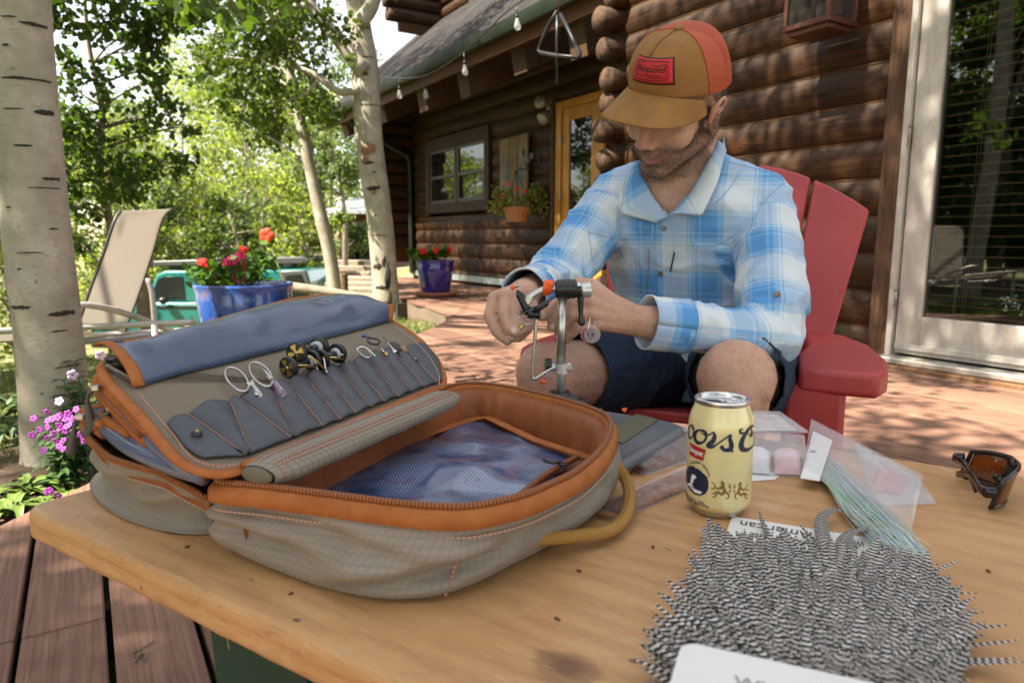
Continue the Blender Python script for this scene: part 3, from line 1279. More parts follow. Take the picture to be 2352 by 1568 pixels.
def make_tree(name, label, trunk, radii, centers, nleaf, size, lmat, bmat=None, seed=1, group=None, spread=.22, nseg=18, limbs=True, round_=True, rootflare=True):
 rnd = random.Random(seed)
 base = Vector(trunk[0])
 t = thing(name, label, 'tree', base, group=group)
 path, rads = resample(trunk, radii, nseg)
 if rootflare:
  rads[0] *= 1.25
 mb = MB()
 rel = [p - base for p in path]
 # uneven surface
 nn = len(rel)
 fine = spline(rel, nn * 3)
 fr = [lerp(rads[min(int(i / 3), nn - 1)], rads[min(int(i / 3) + 1, nn - 1)], (i % 3) / 3) * (1 + .03 * mnoise.noise((i * .37, seed, 0))) for i in range(nn * 3)]
 mb.tube(fine, fr, 20 if rads[0] > .04 else 10)
 tr = mb.build('trunk', bmat or bark, t)
 if limbs:
  mb = MB()
  for c in centers:
   cc = Vector(c[:3]) - base
   # start on the trunk below the clump
   best = min(range(nn), key=lambda i: abs((rel[i].z) - (cc.z - .35 * max(.4, math.hypot(cc.x - rel[i].x, cc.y - rel[i].y)))))
   r0 = min(rads[best] * .5, .03)
   limb_to(mb, rel[best], cc, max(r0, .006), .004, rnd)
   for k in range(4):
    e = cc + Vector((rnd.gauss(0, 1), rnd.gauss(0, 1), rnd.gauss(0, .7))) * c[3] * .6
    limb_to(mb, lerp(rel[best], cc, .75), e, .005, .0025, rnd, 4, 5)
  mb.build('branches', bmat or bark, t)
 pts = cloud(rnd, centers, nleaf, spread) - np.array(base)
 leaf_object('crown', pts, size, lmat, t, seed, round_=round_)
 return t, tr, path, rads
def scar_on(tr, base, path_fn, u, v, w, h, Y, mat=None, name='bark_scar', bulge=.25):
 """dark lens-shaped scar sitting on the trunk's camera side"""
 c, r = path_fn(v)
 p = aty(u, v, Y)
 # push to the trunk surface towards the viewer
 dxy = p.x - c.x
 dxy = max(-r * .93, min(r * .93, dxy))
 yy = c.y - math.sqrt(max(r * r - dxy * dxy, 0))
 q = Vector((c.x + dxy, yy, p.z))
 n = Vector((dxy, yy - c.y, 0)).normalized()
 M = axis_frame((0, 0, 0), n).to_3x3()
 mb = MB()
 s = Y / 1568.0
 n1 = 14
 rnd = random.Random(int(u * 7 + v))
 # curved lens: follow the trunk round
 outer = []
 for k in range(n1 + 1):
  a = -1 + 2 * k / n1
  x = dxy + a * w * s / 2
  x = max(-r * .995, min(r * .995, x))
  y0 = -math.sqrt(max(r * r - x * x, 0))
  hh = h * s / 2 * (1 - a * a) ** .6 * (1 + .35 * rnd.uniform(-1, 1)) + .0006
  zc = p.z + rnd.uniform(-.1, .1) * h * s + a * h * s * .12
  outer.append((Vector((c.x + x, c.y + y0, zc)), hh, Vector((x, y0, 0)).normalized()))
 vs, fs = [], []
 for (q0, hh, nn) in outer:
  vs += [q0 - V(0, 0, hh) - nn * .001, q0 + nn * (.002 + bulge * hh), q0 + V(0, 0, hh) - nn * .001]
 for k in range(n1):
  a = k * 3
  fs += [(a, a + 3, a + 4, a + 1), (a + 1, a + 4, a + 5, a + 2)]
 mb.add([x - base for x in vs], fs)
 mb.build(name, mat or m_scar, tr)
# ---- big aspen at the left edge
TY = 2.45
tpix = [(133, 1085, 152), (128, 1000, 142), (116, 800, 138), (88, 560, 136), (66, 300, 126), (46, 0, 116), (20, -500, 104), (-5, -1100, 84), (-20, -1700, 60)]
P, rr = trunk_path(tpix, TY)
P[0].z = hgt(P[0].x, P[0].y) - .05
rnd = random.Random(2)
cen = []
for k in range(26):
 a = rnd.uniform(0, 6.28)
 d = rnd.uniform(.3, 1.7)
 cen.append((P[6].x + math.cos(a) * d - .3, P[6].y + math.sin(a) * d + .25, rnd.uniform(3.6, 7.2), rnd.uniform(.3, .55)))
tA, trA, pathA, radA = make_tree('aspen_tree', 'thick pale aspen trunk with black scars beside the purple flowers', P, rr, cen, 3600, .055, leaf_mid, seed=3)
def pfA(v):
 # centre and radius of the trunk at the image height v
 z = aty(100, v, TY).z
 best = min(range(len(pathA) - 1), key=lambda i: abs((pathA[i].z + pathA[i + 1].z) / 2 - z))
 a, b = pathA[best], pathA[best + 1]
 k = max(0, min(1, (z - a.z) / (b.z - a.z)))
 return a.lerp(b, k), lerp(radA[best], radA[best + 1], k)
for (u, v, w, h) in ((18, 37, 30, 5), (70, 47, 55, 9), (14, 103, 14, 8), (45, 178, 80, 8), (138, 252, 30, 15), (52, 334, 34, 8), (150, 408, 22, 10), (24, 476, 12, 5), (105, 525, 10, 5), (52, 617, 10, 5),
                     (48, 705, 60, 12), (152, 722, 52, 16), (125, 762, 22, 5), (146, 846, 50, 7), (190, 845, 36, 7), (186, 866, 8, 10), (103, 902, 8, 5), (112, 1070, 44, 8), (190, 910, 12, 12), (100, 955, 40, 3), (30, 250, 40, 3), (90, 430, 50, 3), (70, 580, 50, 3)):
 if v < 1060:
  scar_on(trA, tA.location, pfA, u, v, w, h * .66, TY - .09, bulge=.1)
# ---- aspen in front of the cabin
BY = 8.25
P, rr = trunk_path([(890, 715, 66), (884, 640, 58), (872, 500, 58), (852, 360, 60), (843, 250, 60), (838, 150, 62), (826, 60, 50), (815, -40, 46), (800, -250, 40), (790, -500, 30)], BY)
P[0].z = hgt(P[0].x, P[0].y) - .05
cen = []
rnd = random.Random(8)
for (u, v, Y, r) in ((760, -180, 8, .7), (900, -150, 8, .6), (620, 20, 7.6, .45), (520, -60, 7.8, .6), (700, -90, 7.2, .6), (830, -300, 8.4, .8), (560, 60, 7.4, .4), (590, 150, 7.8, .42), (660, 90, 7.9, .40), (520, 170, 8.2, .38), (480, 60, 8.0, .4), (470, 230, 8.4, .3),
                     (620, 215, 8.4, .42), (700, 230, 8.6, .36), (760, 60, 7.4, .3), (690, 30, 8.2, .4), (740, 250, 8.8, .3), (560, 260, 8.4, .3), (1000, -330, 8.8, .8), (640, -20, 8.6, .5), (820, 150, 8.1, .16)):
 p = aty(u, v, Y)
 cen.append((p.x, p.y, p.z, r))
tB, trB, pathB, radB = make_tree('aspen_tree', 'slender forked aspen standing before the cabin corner', P, rr, cen, 6800, .062, leaf_mid, seed=4, limbs=False)
mb = MB()
for pix in ([(838, 165, 34), (800, 120, 32), (760, 70, 28), (715, 15, 22), (690, -60, 18)], [(824, 55, 34), (850, 20, 34), (868, -40, 30), (880, -120, 24)], [(826, 205, 18), (780, 212, 16), (735, 180, 15), (695, 160, 12), (650, 150, 8)],
   [(715, 15, 18), (660, 20, 12), (600, 60, 8)], [(690, -20, 16), (600, -40, 12), (520, -20, 8)], [(735, 180, 10), (700, 215, 6), (650, 235, 4)], [(760, 70, 12), (720, 90, 8), (650, 95, 6), (590, 130, 4)], [(695, 160, 8), (640, 120, 6), (560, 140, 4)]):
 P, rr = trunk_path(pix, BY - .15)
 path, rads = resample(P, rr, 12)
 mb.tube([p - tB.location for p in path], rads, 10)
mb.build('limbs', bark, tB)
def pfB(v):
 z = aty(860, v, BY).z
 best = min(range(len(pathB) - 1), key=lambda i: abs((pathB[i].z + pathB[i + 1].z) / 2 - z))
 a, b = pathB[best], pathB[best + 1]
 k = max(0, min(1, (z - a.z) / (b.z - a.z)))
 return a.lerp(b, k), lerp(radB[best], radB[best + 1], k)
for (u, v, w, h, m) in ((846, 344, 34, 26, m_knot), (838, 368, 16, 18, m_knot), (848, 374, 22, 8, m_scar), (858, 432, 34, 12, m_scar), (859, 442, 12, 12, m_knot), (866, 612, 22, 16, m_scar), (890, 640, 14, 60, m_scar), (876, 660, 30, 8, m_scar), (882, 600, 10, 22, m_scar),
      (860, 395, 8, 5, m_scar), (862, 495, 6, 4, m_scar), (838, 60, 16, 6, m_scar), (845, 130, 40, 3, m_scar), (895, 690, 10, 34, m_scar), (850, 240, 44, 3, m_scar), (870, 540, 40, 2, m_scar)):
 scar_on(trB, tB.location, pfB, u, v, w, h, BY - .15, m, name='bark_scar' if m is m_scar else 'branch_knot')
# ---- thin aspen leaning by the steps
P, rr = trunk_path([(776, 700, 34), (762, 610, 30), (738, 500, 30), (715, 400, 26), (693, 290, 24), (672, 190, 22), (652, 110, 18), (640, 0, 14), (630, -120, 10)], 9.4)
P[0].z = hgt(P[0].x, P[0].y) - .05
cen = []
for (u, v, Y, r) in ((600, 100, 9.6, .5), (650, 40, 9.4, .5), (700, 110, 9.2, .45), (560, 180, 9.8, .45), (600, 250, 9.6, .4), (640, 290, 10, .42), (690, 250, 9.2, .4), (520, 130, 9.5, .5), (630, -60, 9.6, .6), (740, 220, 9.8, .4), (580, 300, 10.2, .3), (500, 60, 10, .5), (460, 150, 10, .4), (700, -30, 9.8, .5)):
 p = aty(u, v, Y)
 cen.append((p.x, p.y, p.z, r))
tC, trC, _, _ = make_tree('aspen_tree', 'thin leaning aspen rising beside the stone steps', P, rr, cen, 5200, .062, leaf_mid, seed=5)
# ---- young aspens at the left, leaf colour darkened for their shade
P, rr = trunk_path([(268, 640, 16), (256, 540, 16), (240, 450, 15), (226, 350, 16), (236, 270, 14), (222, 190, 12), (205, 110, 10), (196, 20, 8), (190, -100, 6)], 5.6)
P[0].z = hgt(P[0].x, P[0].y) - .05
cen = []
for (u, v, Y, r) in ((160, 40, 5.2, .28), (250, 30, 5.4, .28), (330, 50, 5.6, .28), (150, 150, 5.4, .22), (300, 120, 5.8, .22), (380, 90, 5.6, .26), (440, 30, 5.5, .28), (330, 190, 5.6, .2), (180, 260, 5.3, .2), (240, 300, 5.6, .25), (330, 270, 5.6, .2), (400, 260, 5.8, .14), (430, 290, 5.6, .14),
                     (170, 380, 5.4, .25), (250, 390, 5.4, .25), (330, 375, 5.6, .26), (400, 385, 5.7, .18), (440, 370, 5.8, .12), (190, 460, 5.5, .22), (270, 450, 5.3, .22), (180, 540, 5.6, .2), (150, 470, 5.2, .2), (220, -60, 5.4, .4), (400, -40, 5.4, .35), (150, 310, 5.2, .16), (380, 170, 5.9, .16), (230, 200, 5.3, .14), (170, 200, 5.6, .12)):
 p = aty(u, v, Y)
 cen.append((p.x, p.y, p.z, r))
make_tree('aspen_tree', 'young dark leaved aspen behind the reclined lounger', P, rr, cen, 4300, .052, leaf_shaded, bark_grey, seed=6, nseg=14)
# leaves hanging into the top of the picture from the near aspen
mb = MB()
cen = []
for (u, v, Y, r) in ((480, 40, 3.0, .10), (540, 25, 3.1, .10), (560, 50, 3.0, .07), (390, 10, 3.2, .12), (510, 55, 3.0, .05), (450, -20, 3.0, .15), (600, -30, 3.2, .15)):
 p = aty(u, v, Y)
 cen.append((p.x, p.y, p.z, r))
pts = cloud(random.Random(5), cen, 80, .3) - np.array(tA.location)
leaf_object('hanging_twig_leaves', pts, .065, leaf_shaded, tA, 5)
mb = MB()
b0 = Vector((P[0].x, 0, 0))
st = V(-1.9, 2.5, 3.4) - tA.location
for c in cen:
 limb_to(mb, st, Vector(c[:3]) - tA.location, .008, .002, random.Random(3), 5)
mb.build('hanging_twig', bark_grey, tA)
# ---- trees behind the yard
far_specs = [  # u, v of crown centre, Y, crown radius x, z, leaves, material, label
 (380, 470, 17, 2.2, 2.0, 6000, leaf_sunlit, 'broad pale green tree behind the teal car'),
 (560, 400, 21, 2.6, 2.6, 6500, leaf_sunlit, 'tall pale green tree rising above the roof rack'),
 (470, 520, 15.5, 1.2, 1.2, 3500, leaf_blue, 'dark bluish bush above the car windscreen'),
 (620, 520, 18, 1.6, 1.5, 4200, leaf_sunlit, 'low sunny bush behind the blue flower pot'),
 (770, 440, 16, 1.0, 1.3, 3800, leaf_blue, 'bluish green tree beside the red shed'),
 (705, 420, 24, 2.2, 2.4, 4500, leaf_sunlit, 'sunlit tree behind the thin leaning aspen'),
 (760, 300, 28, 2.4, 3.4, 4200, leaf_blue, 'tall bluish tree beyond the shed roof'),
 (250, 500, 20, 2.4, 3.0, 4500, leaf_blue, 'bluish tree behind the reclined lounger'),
 (120, 480, 16, 2.0, 2.6, 4500, leaf_sunlit, 'pale tree half hidden by the big trunk'),
 (10, 520, 12, 1.6, 2.2, 4500, leaf_sunlit, 'yellow green tree left of the big trunk'),
 (430, 330, 30, 4.0, 3.6, 5000, leaf_sunlit, 'far hazy tree showing over the pale trees'),
 (640, 330, 33, 4.0, 3.8, 5000, leaf_sunlit, 'far tree below the gap of white sky'),
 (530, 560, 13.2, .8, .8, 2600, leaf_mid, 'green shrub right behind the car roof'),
 (690, 570, 14.5, .8, .9, 2600, leaf_sunlit, 'light shrub beside the thin aspen foot'),
 (330, 590, 14.0, 1.0, .8, 2600, leaf_sunlit, 'light shrub seen through the car windows'),
 (500, 440, 26, 2.6, 2.4, 4500, leaf_sunlit, 'sunlit tree between the car and the far trees'),
 (330, 400, 27, 3.0, 3.0, 4500, leaf_sunlit, 'pale tree behind the young dark aspen'),
 (580, 300, 40, 4.5, 4.0, 4500, leaf_sunlit, 'farthest pale tree under the white sky'),
 (420, 560, 19, 2.0, 1.4, 4500, leaf_sunlit, 'low bright thicket behind the car roof'),
 (700, 500, 30, 2.4, 2.4, 3500, leaf_sunlit, 'sunny thicket left of the shed'),
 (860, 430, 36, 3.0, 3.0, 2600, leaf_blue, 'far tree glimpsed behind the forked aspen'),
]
for i, (u, v, Y, rx, rz, n, mat, lab) in enumerate(far_specs):
 rnd = random.Random(100 + i)
 c = aty(u, v, Y)
 gx = hgt(c.x, Y)
 cen = []
 for k in range(16):
  th = rnd.uniform(0, 6.28)
  q = rnd.uniform(.2, 1) ** .6
  el = rnd.uniform(-1, 1)
  cen.append((c.x + rx * q * math.cos(th) * math.sqrt(1 - el * el * .8), c.y + rx * .8 * q * math.sin(th), c.z + rz * el, rx * rnd.uniform(.24, .42)))
 b = V(c.x + rnd.uniform(-.2, .2), c.y, gx - .1)
 top = V(c.x, c.y, c.z + rz * .7)
 tr = [b, b.lerp(top, .35) + V(rnd.uniform(-.2, .2), 0, 0), b.lerp(top, .7) + V(rnd.uniform(-.2, .2), 0, 0), top]
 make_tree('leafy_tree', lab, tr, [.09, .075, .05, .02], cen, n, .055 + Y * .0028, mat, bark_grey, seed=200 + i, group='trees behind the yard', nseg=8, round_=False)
# ---- aspens standing outside the picture, whose shade falls on the table, deck and wall
def shade_tree(label, base, top, spots, n, size, seed):
 rnd = random.Random(seed)
 b = V(base[0], base[1], hgt(base[0], base[1]) - .05)
 t = V(*top)
 P = [b, b.lerp(t, .3) + V(.08, -.05, 0), b.lerp(t, .65) + V(-.06, .04, 0), t]
 make_tree('aspen_tree', label, P, [.12, .105, .08, .02], spots, n, size, leaf_mid, seed=seed, nseg=12, spread=.3)
def over(target, k):
 """point towards the sun from a target"""
 return Vector(target) + SDIR * k
SHADE1 = [(.1, .85), (.45, 1.1), (-.35, .8), (.2, 1.35), (.55, .7), (-.1, .45), (-.5, 1.2), (.55, 1.5), (.3, .2), (-.2, 1.5), (-.6, .4), (.85, 1.0), (.0, 1.1), (.3, .75), (-.25, .95), (.55, .35), (-.5, .75), (.4, 1.3), (.62, 1.22), (.15, .5), (.75, .55), (.8, 1.5), (.95, 1.75), (.7, 1.8), (.5, 1.75)]
rnd = random.Random(77)
sp1 = []
for (x, y) in SHADE1:
 p = over((x, y, .55), rnd.uniform(6.2, 8.2))
 sp1.append((p.x, p.y, p.z, rnd.uniform(.40, .50)))
for (x, y) in ((-1.15, .9), (-.85, 1.05), (-.75, .75), (-1.22, 1.3), (-.95, 1.3), (-.6, .95)):
 p = over((x, y, 0), rnd.uniform(6.5, 8.5))
 sp1.append((p.x, p.y, p.z, .36))
shade_tree('leafy aspen outside the view whose shade covers the table', (-4.0, -1.25), (-3.7, -1.0, 7.4), sp1, 24000, .062, 31)
sp2 = []
for (x, y) in ((-.9, 3.2), (-.3, 4.7), (.2, 2.9), (.7, 5.9), (-1.6, 1.2), (-1.2, .5), (1.5, 2.5), (.8, 2.3), (-2.2, 2.4), (-.5, 8.2)):
 p = over((x, y, .0), rnd.uniform(6.5, 9.5))
 sp2.append((p.x, p.y, p.z, rnd.uniform(.30, .5)))
spt = []
for z_ in (.2, .55, .9, 1.25, 1.6, 1.95, 2.3):
 for dx_ in (.10,):
  p = over((-1.74 + dx_, 2.30, z_), rnd.uniform(5.5, 7.5))
  spt.append((p.x, p.y, p.z, .34))
shade_tree('leafy aspen outside the view whose shade dapples the deck', (-5.2, 2.6), (-5.0, 2.4, 8.2), sp2, 2300, .062, 32)
shade_tree('leafy aspen outside the view shading the big trunk', (-4.9, .9), (-4.8, .9, 7.0), spt, 1500, .062, 39)
sp3 = []
for (t, z) in ((.2, .5), (.6, 1.2), (1.0, 1.9), (1.5, 1.3), (1.8, .6), (2.2, 1.8), (-.4, 1.6), (-.6, .6), (.9, .5), (1.3, 2.2), (-.9, 1.1), (2.4, .9), (3.2, 1.2), (.1, 1.9), (1.9, 2.4), (.5, 2.3), (1.2, 1.0), (-.15, .4), (-.2, 1.1), (-.25, 1.8), (-.7, 1.5), (-.5, .2)):
 p = over(wp(t, .1, z), rnd.uniform(6.2, 8.5))
 sp3.append((p.x, p.y, p.z, rnd.uniform(.32, .5)))
for (u, v) in ((990, 380), (1080, 420), (1180, 300), (1000, 560), (1130, 590), (940, 250), (1250, 480), (1200, 420), (1050, 300)):
 t, z = onwall(u, v, FAR_S)
 p = over(wp(t, FAR_S, z), rnd.uniform(8.5, 11))
 sp3.append((p.x, p.y, p.z, rnd.uniform(.6, .9)))
shade_tree('leafy aspen outside the view whose shade dapples the log wall', (-4.6, 4.6), (-4.4, 4.4, 8.6), sp3, 10500, .07, 33)
for i, (x, y) in enumerate(((1.2, -4.2), (-2.0, -5.2), (4.6, -3.6))):  # unseen trees added behind the camera to cut the frontal sky light
 rnd = random.Random(900 + i)
 sp4 = [(x + rnd.gauss(0, 1.1), y + rnd.gauss(0, 1.0), rnd.uniform(2.6, 7.5), rnd.uniform(.5, .8)) for k in range(26)]
 shade_tree(['leafy aspen behind the photographer beside the deck', 'leafy aspen behind the photographer on the lawn', 'leafy aspen behind the photographer near the cabin'][i], (x, y), (x + .2, y, 7.5), sp4, 9000, .09, 34 + i)
# greenery further left, seen only as reflections in the glass
for i, (x, y, r) in enumerate(((-9, .5, 1.8), (-11, 4, 2.2), (-8, -3.5, 1.8), (-12, -2, 2.4), (-14, 8, 2.6), (-10, -8, 2.4), (-16, 2, 3), (-7.2, 2, 1.6), (-8.5, 3.4, 1.8), (-9, 5.6, 1.9), (-7.6, -1.3, 1.7), (-12, 1.2, 2.2), (-8.2, .6, 1.7))):
 rnd = random.Random(500 + i)
 g = hgt(x, y)
 cen = [(x + rnd.gauss(0, r * .45), y + rnd.gauss(0, r * .45), g + rnd.uniform(.8, 6.5), r * rnd.uniform(.25, .42)) for k in range(22)]
 make_tree('leafy_tree', 'leafy tree across the lawn mirrored in the door glass', [V(x, y, g - .1), V(x + .1, y, g + 2), V(x, y + .1, g + 4.5)], [.12, .09, .03], cen, 9000, .15, leaf_mid, bark_grey, seed=520 + i, group='trees across the lawn', nseg=8, round_=False)
# ================================================================ TABLE AND GEAR BAG
E1 = Vector((.8387, -.5446, 0)).normalized()
E2 = Vector((.5446, .8387, 0)).normalized()
TC = Vector((-.525, .694, 0))        # near-left corner of the table top, on the floor plan
TZ = .45
def m_pine():
 m = NT('pine_plywood_worn')
 c = m.coord('Object')
 x, y, z = m.sep(c)
 st = m.coord('Object', (1.3, 9, 9))
 big = m.noise(m.coord('Object', (1.6, 4.5, 1)), 3, 3, .5, dist=1.0)
 rings = m.math('SINE', m.math('MULTIPLY', m.math('ADD', y, m.math('MULTIPLY', big, .07)), 190.0))
 g1 = m.noise(st, 9, 6, .65, dist=.4)
 fine = m.noise(m.coord('Object', (10, 130, 40)), 3, 4, .7)
 grain = m.math('ADD', m.math('MULTIPLY', rings, .06), m.math('ADD', m.math('MULTIPLY', g1, .62), m.math('MULTIPLY', fine, .26)))
 col = m.ramp(grain, [(.22, (.38, .19, .078)), (.45, (.52, .285, .124)), (.66, (.595, .345, .160)), (.85, (.65, .42, .225))])
 blot = m.noise(c, 5.5, 5, .6)
 col = m.mix(m.ramp(blot, [(.36, .40), (.58, 0.0)]), col, (.42, .21, .085))
 worn = m.noise(c, 13, 6, .7)
 col = m.mix(m.ramp(worn, [(.60, 0.0), (.72, .55)]), col, (.60, .46, .31))
 # knots
 knot = None
 for (kx, ky, r) in ((.19, .060, .012), (.62, .075, .020), (.535, .315, .010), (.86, .16, .012), (.33, .18, .006), (.42, .10, .007), (.75, .37, .007), (1.0, .3, .018), (.70, .045, .006), (.25, .10, .004)):
  dx = m.math('MULTIPLY', m.math('SUBTRACT', x, kx), .75)
  dy = m.math('SUBTRACT', y, ky)
  d = m.math('SQRT', m.math('ADD', m.math('MULTIPLY', dx, dx), m.math('MULTIPLY', dy, dy)))
  d = m.math('ADD', d, m.math('MULTIPLY_ADD', g1, r * .9, -r * .45))
  k = m.math('SUBTRACT', 1.0, m.math('DIVIDE', d, r), clamp=True)
  knot = k if knot is None else m.math('MAXIMUM', knot, k)
 col = m.mix(m.ramp(knot, [(.0, 0.0), (.25, .5), (.8, .9)]), col, (.14, .06, .028))
 # pits and specks
 sp_ = m.n('TexVoronoi')
 sp_.inputs['Scale'].default_value = 30
 m.l(m.coord('Object', (.6, 1.2, 1)), sp_.inputs['Vector'])
 spk = m.ramp(sp_.outputs['Distance'], [(.05, .9), (.085, 0.0)])
 col = m.mix(m.math('MULTIPLY', spk, m.ramp(blot, [(.46, 0.0), (.54, 1.0)])), col, (.10, .05, .03))
 scr = m.noise(m.coord('Object', (3, 34, 3), rot=(0, 0, .5)), 9, 3, .7)
 col = m.mix(m.ramp(scr, [(.66, 0.0), (.69, .5)]), col, (.66, .48, .32))
 por = m.noise(m.coord('Object', (8, 190, 60)), 6, 2, .5)
 col = m.mix(m.ramp(por, [(.60, 0.0), (.68, .45)]), col, (.24, .11, .045))
 m.put('Base Color', col)
 m.put('Roughness', m.ramp(worn, [(.3, .42), (.7, .62)]))
 m.bump(m.math('ADD', grain, m.math('MULTIPLY', spk, -.6)), .22, .0012)
 return m.m
table = thing('coffee_table', 'low worn pine table with chipped edge and green legs', 'table', (TC.x, TC.y, 0), math.atan2(E1.y, E1.x))
TL, TW = 1.32, .70
def rrect(x0, x1, y0, y1, r, n=6):
 pts = []
 rs = r if hasattr(r, '__len__') else (r, r, r, r)
 for (cx, cy, a0, q) in ((x0, y0, 180, 0), (x1, y0, 270, 1), (x1, y1, 0, 2), (x0, y1, 90, 3)):
  rr = rs[q]
  ox = cx + rr * (1 if cx == x0 else -1)
  oy = cy + rr * (1 if cy == y0 else -1)
  for k in range(n + 1):
   a = R(a0 + 90 * k / n)
   pts.append((ox + rr * math.cos(a), oy + rr * math.sin(a)))
 return pts
def loft_rings(mb, rings, cap_top=True, cap_bot=True):
 n = len(rings[0])
 vs = [p for r_ in rings for p in r_]
 fs = []
 for j in range(len(rings) - 1):
  for i in range(n):
   k = (i + 1) % n
   fs.append((j * n + i, j * n + k, (j + 1) * n + k, (j + 1) * n + i))
 if cap_bot:
  fs.append(tuple(reversed(range(n))))
 if cap_top:
  fs.append(tuple((len(rings) - 1) * n + i for i in range(n)))
 mb.add(vs, fs)
def dense(pts, step):
 out = []
 n = len(pts)
 for i in range(n):
  a, b = Vector((*pts[i], 0)), Vector((*pts[(i + 1) % n], 0))
  k = max(1, int((b - a).length / step))
  for q in range(k):
   p = a.lerp(b, q / k)
   out.append((p.x, p.y))
 return out
mb = MB()
rings = []
for (ins, z) in ((.004, .418), (.0005, .4205), (0, .4235), (0, .430), (.0012, .4335), (.0005, .4365), (0, .442), (.0012, .4465), (.0035, .449), (.007, .45)):
 o = dense(rrect(ins, TL - ins, ins, TW - ins, .022), .02)
 rings.append([V(x + .0022 * mnoise.noise((x * 22, y * 22, z * 60)), y + .0022 * mnoise.noise((x * 22, y * 22, 7 + z * 60)), z if z > .449 else z + .0008 * mnoise.noise((x * 30, y * 30, 3))) for x, y in o])
loft_rings(mb, rings)
mb.build('tabletop', m_pine(), table, auto=50)
def m_greenpaint():
 m = NT('green_paint_chipped')
 c = m.coord('Object')
 n1 = m.noise(m.coord('Object', (9, 9, 1.4)), 7, 5, .7)
 n2 = m.noise(c, 4, 3)
 col = m.ramp(n2, [(.3, (.003, .036, .024)), (.7, (.005, .062, .040))])
 chip = m.ramp(n1, [(.66, 0.0), (.69, 1.0)])
 col = m.mix(chip, col, (.42, .33, .13))
 m.put('Base Color', col)
 m.put('Roughness', .45)
 m.bump(chip, -.3, .001)
 return m.m
m_gp = m_greenpaint()
for (lx, ly) in ((.325, .10), (TL - .14, .10), (.325, TW - .10), (TL - .14, TW - .10)):
 mb = MB()
 rings = []
 for (w, z) in ((.050, 0.0), (.052, .002), (.058, .24), (.064, .41), (.064, .4178)):
  rings.append([V(lx + x * w, ly + y * w, z) for x, y in ((-1, -.8), (-.8, -1), (.8, -1), (1, -.8), (1, .8), (.8, 1), (-.8, 1), (-1, .8))])
 loft_rings(mb, rings)
 mb.build('leg', m_gp, table, smooth=False)
# ---------------------------------------------------------------- fabrics
def m_ripstop(name, base, line, cell=.0062, lw=.13, rough=.55, sheen=.2, shiny=0.0):
 m = NT(name)
 t = m.attr('tex')
 x, y, z = m.sep(t)
 fx = m.math('FRACT', m.math('DIVIDE', x, cell))
 fy = m.math('FRACT', m.math('DIVIDE', y, cell))
 lx = m.math('LESS_THAN', fx, lw)
 ly = m.math('LESS_THAN', fy, lw)
 ln = m.math('MAXIMUM', lx, ly)
 n = m.noise(m.coord('Object'), 14, 4)
 wv = m.n('TexNoise')
 wv.inputs['Scale'].default_value = 900
 m.l(m.coord('Object'), wv.inputs['Vector'])
 b = m.mix(m.ramp(n, [(.3, 0.0), (.7, .35)]), base, tuple(q * .8 for q in base))
 b = m.mix(m.math('MULTIPLY', wv.outputs['Fac'], .3), b, tuple(q * .6 for q in base))
 m.put('Base Color', m.mix(m.math('MULTIPLY', ln, .75), b, line))
 m.put('Roughness', rough)
 m.put('Specular IOR Level', .25)
 m.put('Sheen Weight', sheen * .5)
 m.put('Coat Weight', shiny)
 m.put('Coat Roughness', .25)
 m.bump(m.math('ADD', m.math('MULTIPLY', ln, 1.0), m.math('MULTIPLY', wv.outputs['Fac'], .5)), .25, .0004)
 return m.m
def m_mesh(name, blue=(.003, .052, .145), hole=(.075, .062, .045), cell=.0058, lw=.40, coat=.4, under=None, diag=True):
 """blue net under clear vinyl"""
 m = NT(name)
 t = m.attr('tex')
 x, y, z = m.sep(t)
 if diag:
  a = m.math('ADD', x, m.math('MULTIPLY', y, 1.0))
  b = m.math('SUBTRACT', x, m.math('MULTIPLY', y, 1.0))
 else:
  a, b = x, y
 fa = m.math('ABSOLUTE', m.math('SUBTRACT', m.math('FRACT', m.math('DIVIDE', a, cell)), .5))
 fb = m.math('ABSOLUTE', m.math('SUBTRACT', m.math('FRACT', m.math('DIVIDE', b, cell)), .5))
 mxx = m.math('MAXIMUM', fa, fb)
 net = m.math('GREATER_THAN', mxx, .5 - lw / 2)
 n = m.noise(m.coord('Object'), 16, 3)
 h = m.mix(m.ramp(n, [(.3, 0.0), (.7, 1.0)]), hole, tuple(q * 1.9 for q in hole))
 if under is not None:
  n2 = m.noise(m.coord('Object'), 15, 3, .5, dist=.8)
  h = m.mix(m.ramp(n2, [(.50, 0.0), (.62, 1.0)]), h, under)  # pale streaks: packets below, with their bright reflections put into the colour
  n5 = m.noise(m.coord('Object', loc=(3, 1, 2)), 26, 2, .5, dist=1.5)
  h = m.mix(m.ramp(n5, [(.62, 0.0), (.68, .8)]), h, (.5, .12, .06))
 bl = m.mix(m.ramp(n, [(.35, 0.0), (.7, .6)]), blue, tuple(q * 1.8 for q in blue))
 m.put('Base Color', m.mix(net, h, bl))
 m.put('Roughness', .5)
 m.put('Coat Weight', coat)
 m.put('Coat Roughness', .09)
 m.bump(m.math('MULTIPLY', net, 1.0), .35, .0006)
 return m.m
ripstop = m_ripstop('taupe_ripstop', (.275, .236, .195), (.185, .155, .122))
ripstop_roll = m_ripstop('taupe_ripstop_roll', (.25, .215, .165), (.10, .085, .062), cell=.0075, lw=.14)
taupe = m_ripstop('taupe_mesh_weave', (.215, .165, .105), (.125, .095, .06), cell=.0028, lw=.35)
lining = NT('rust_lining')
_n = lining.noise(lining.coord('Object'), 22, 4)
lining.put('Base Color', lining.ramp(_n, [(.3, (.21, .062, .022)), (.7, (.31, .10, .038))]))
lining.put('Roughness', .42)
lining.put('Specular IOR Level', .25)
lining.bump(lining.noise(lining.coord('Object'), 70, 3), .25, .002)
lining = lining.m
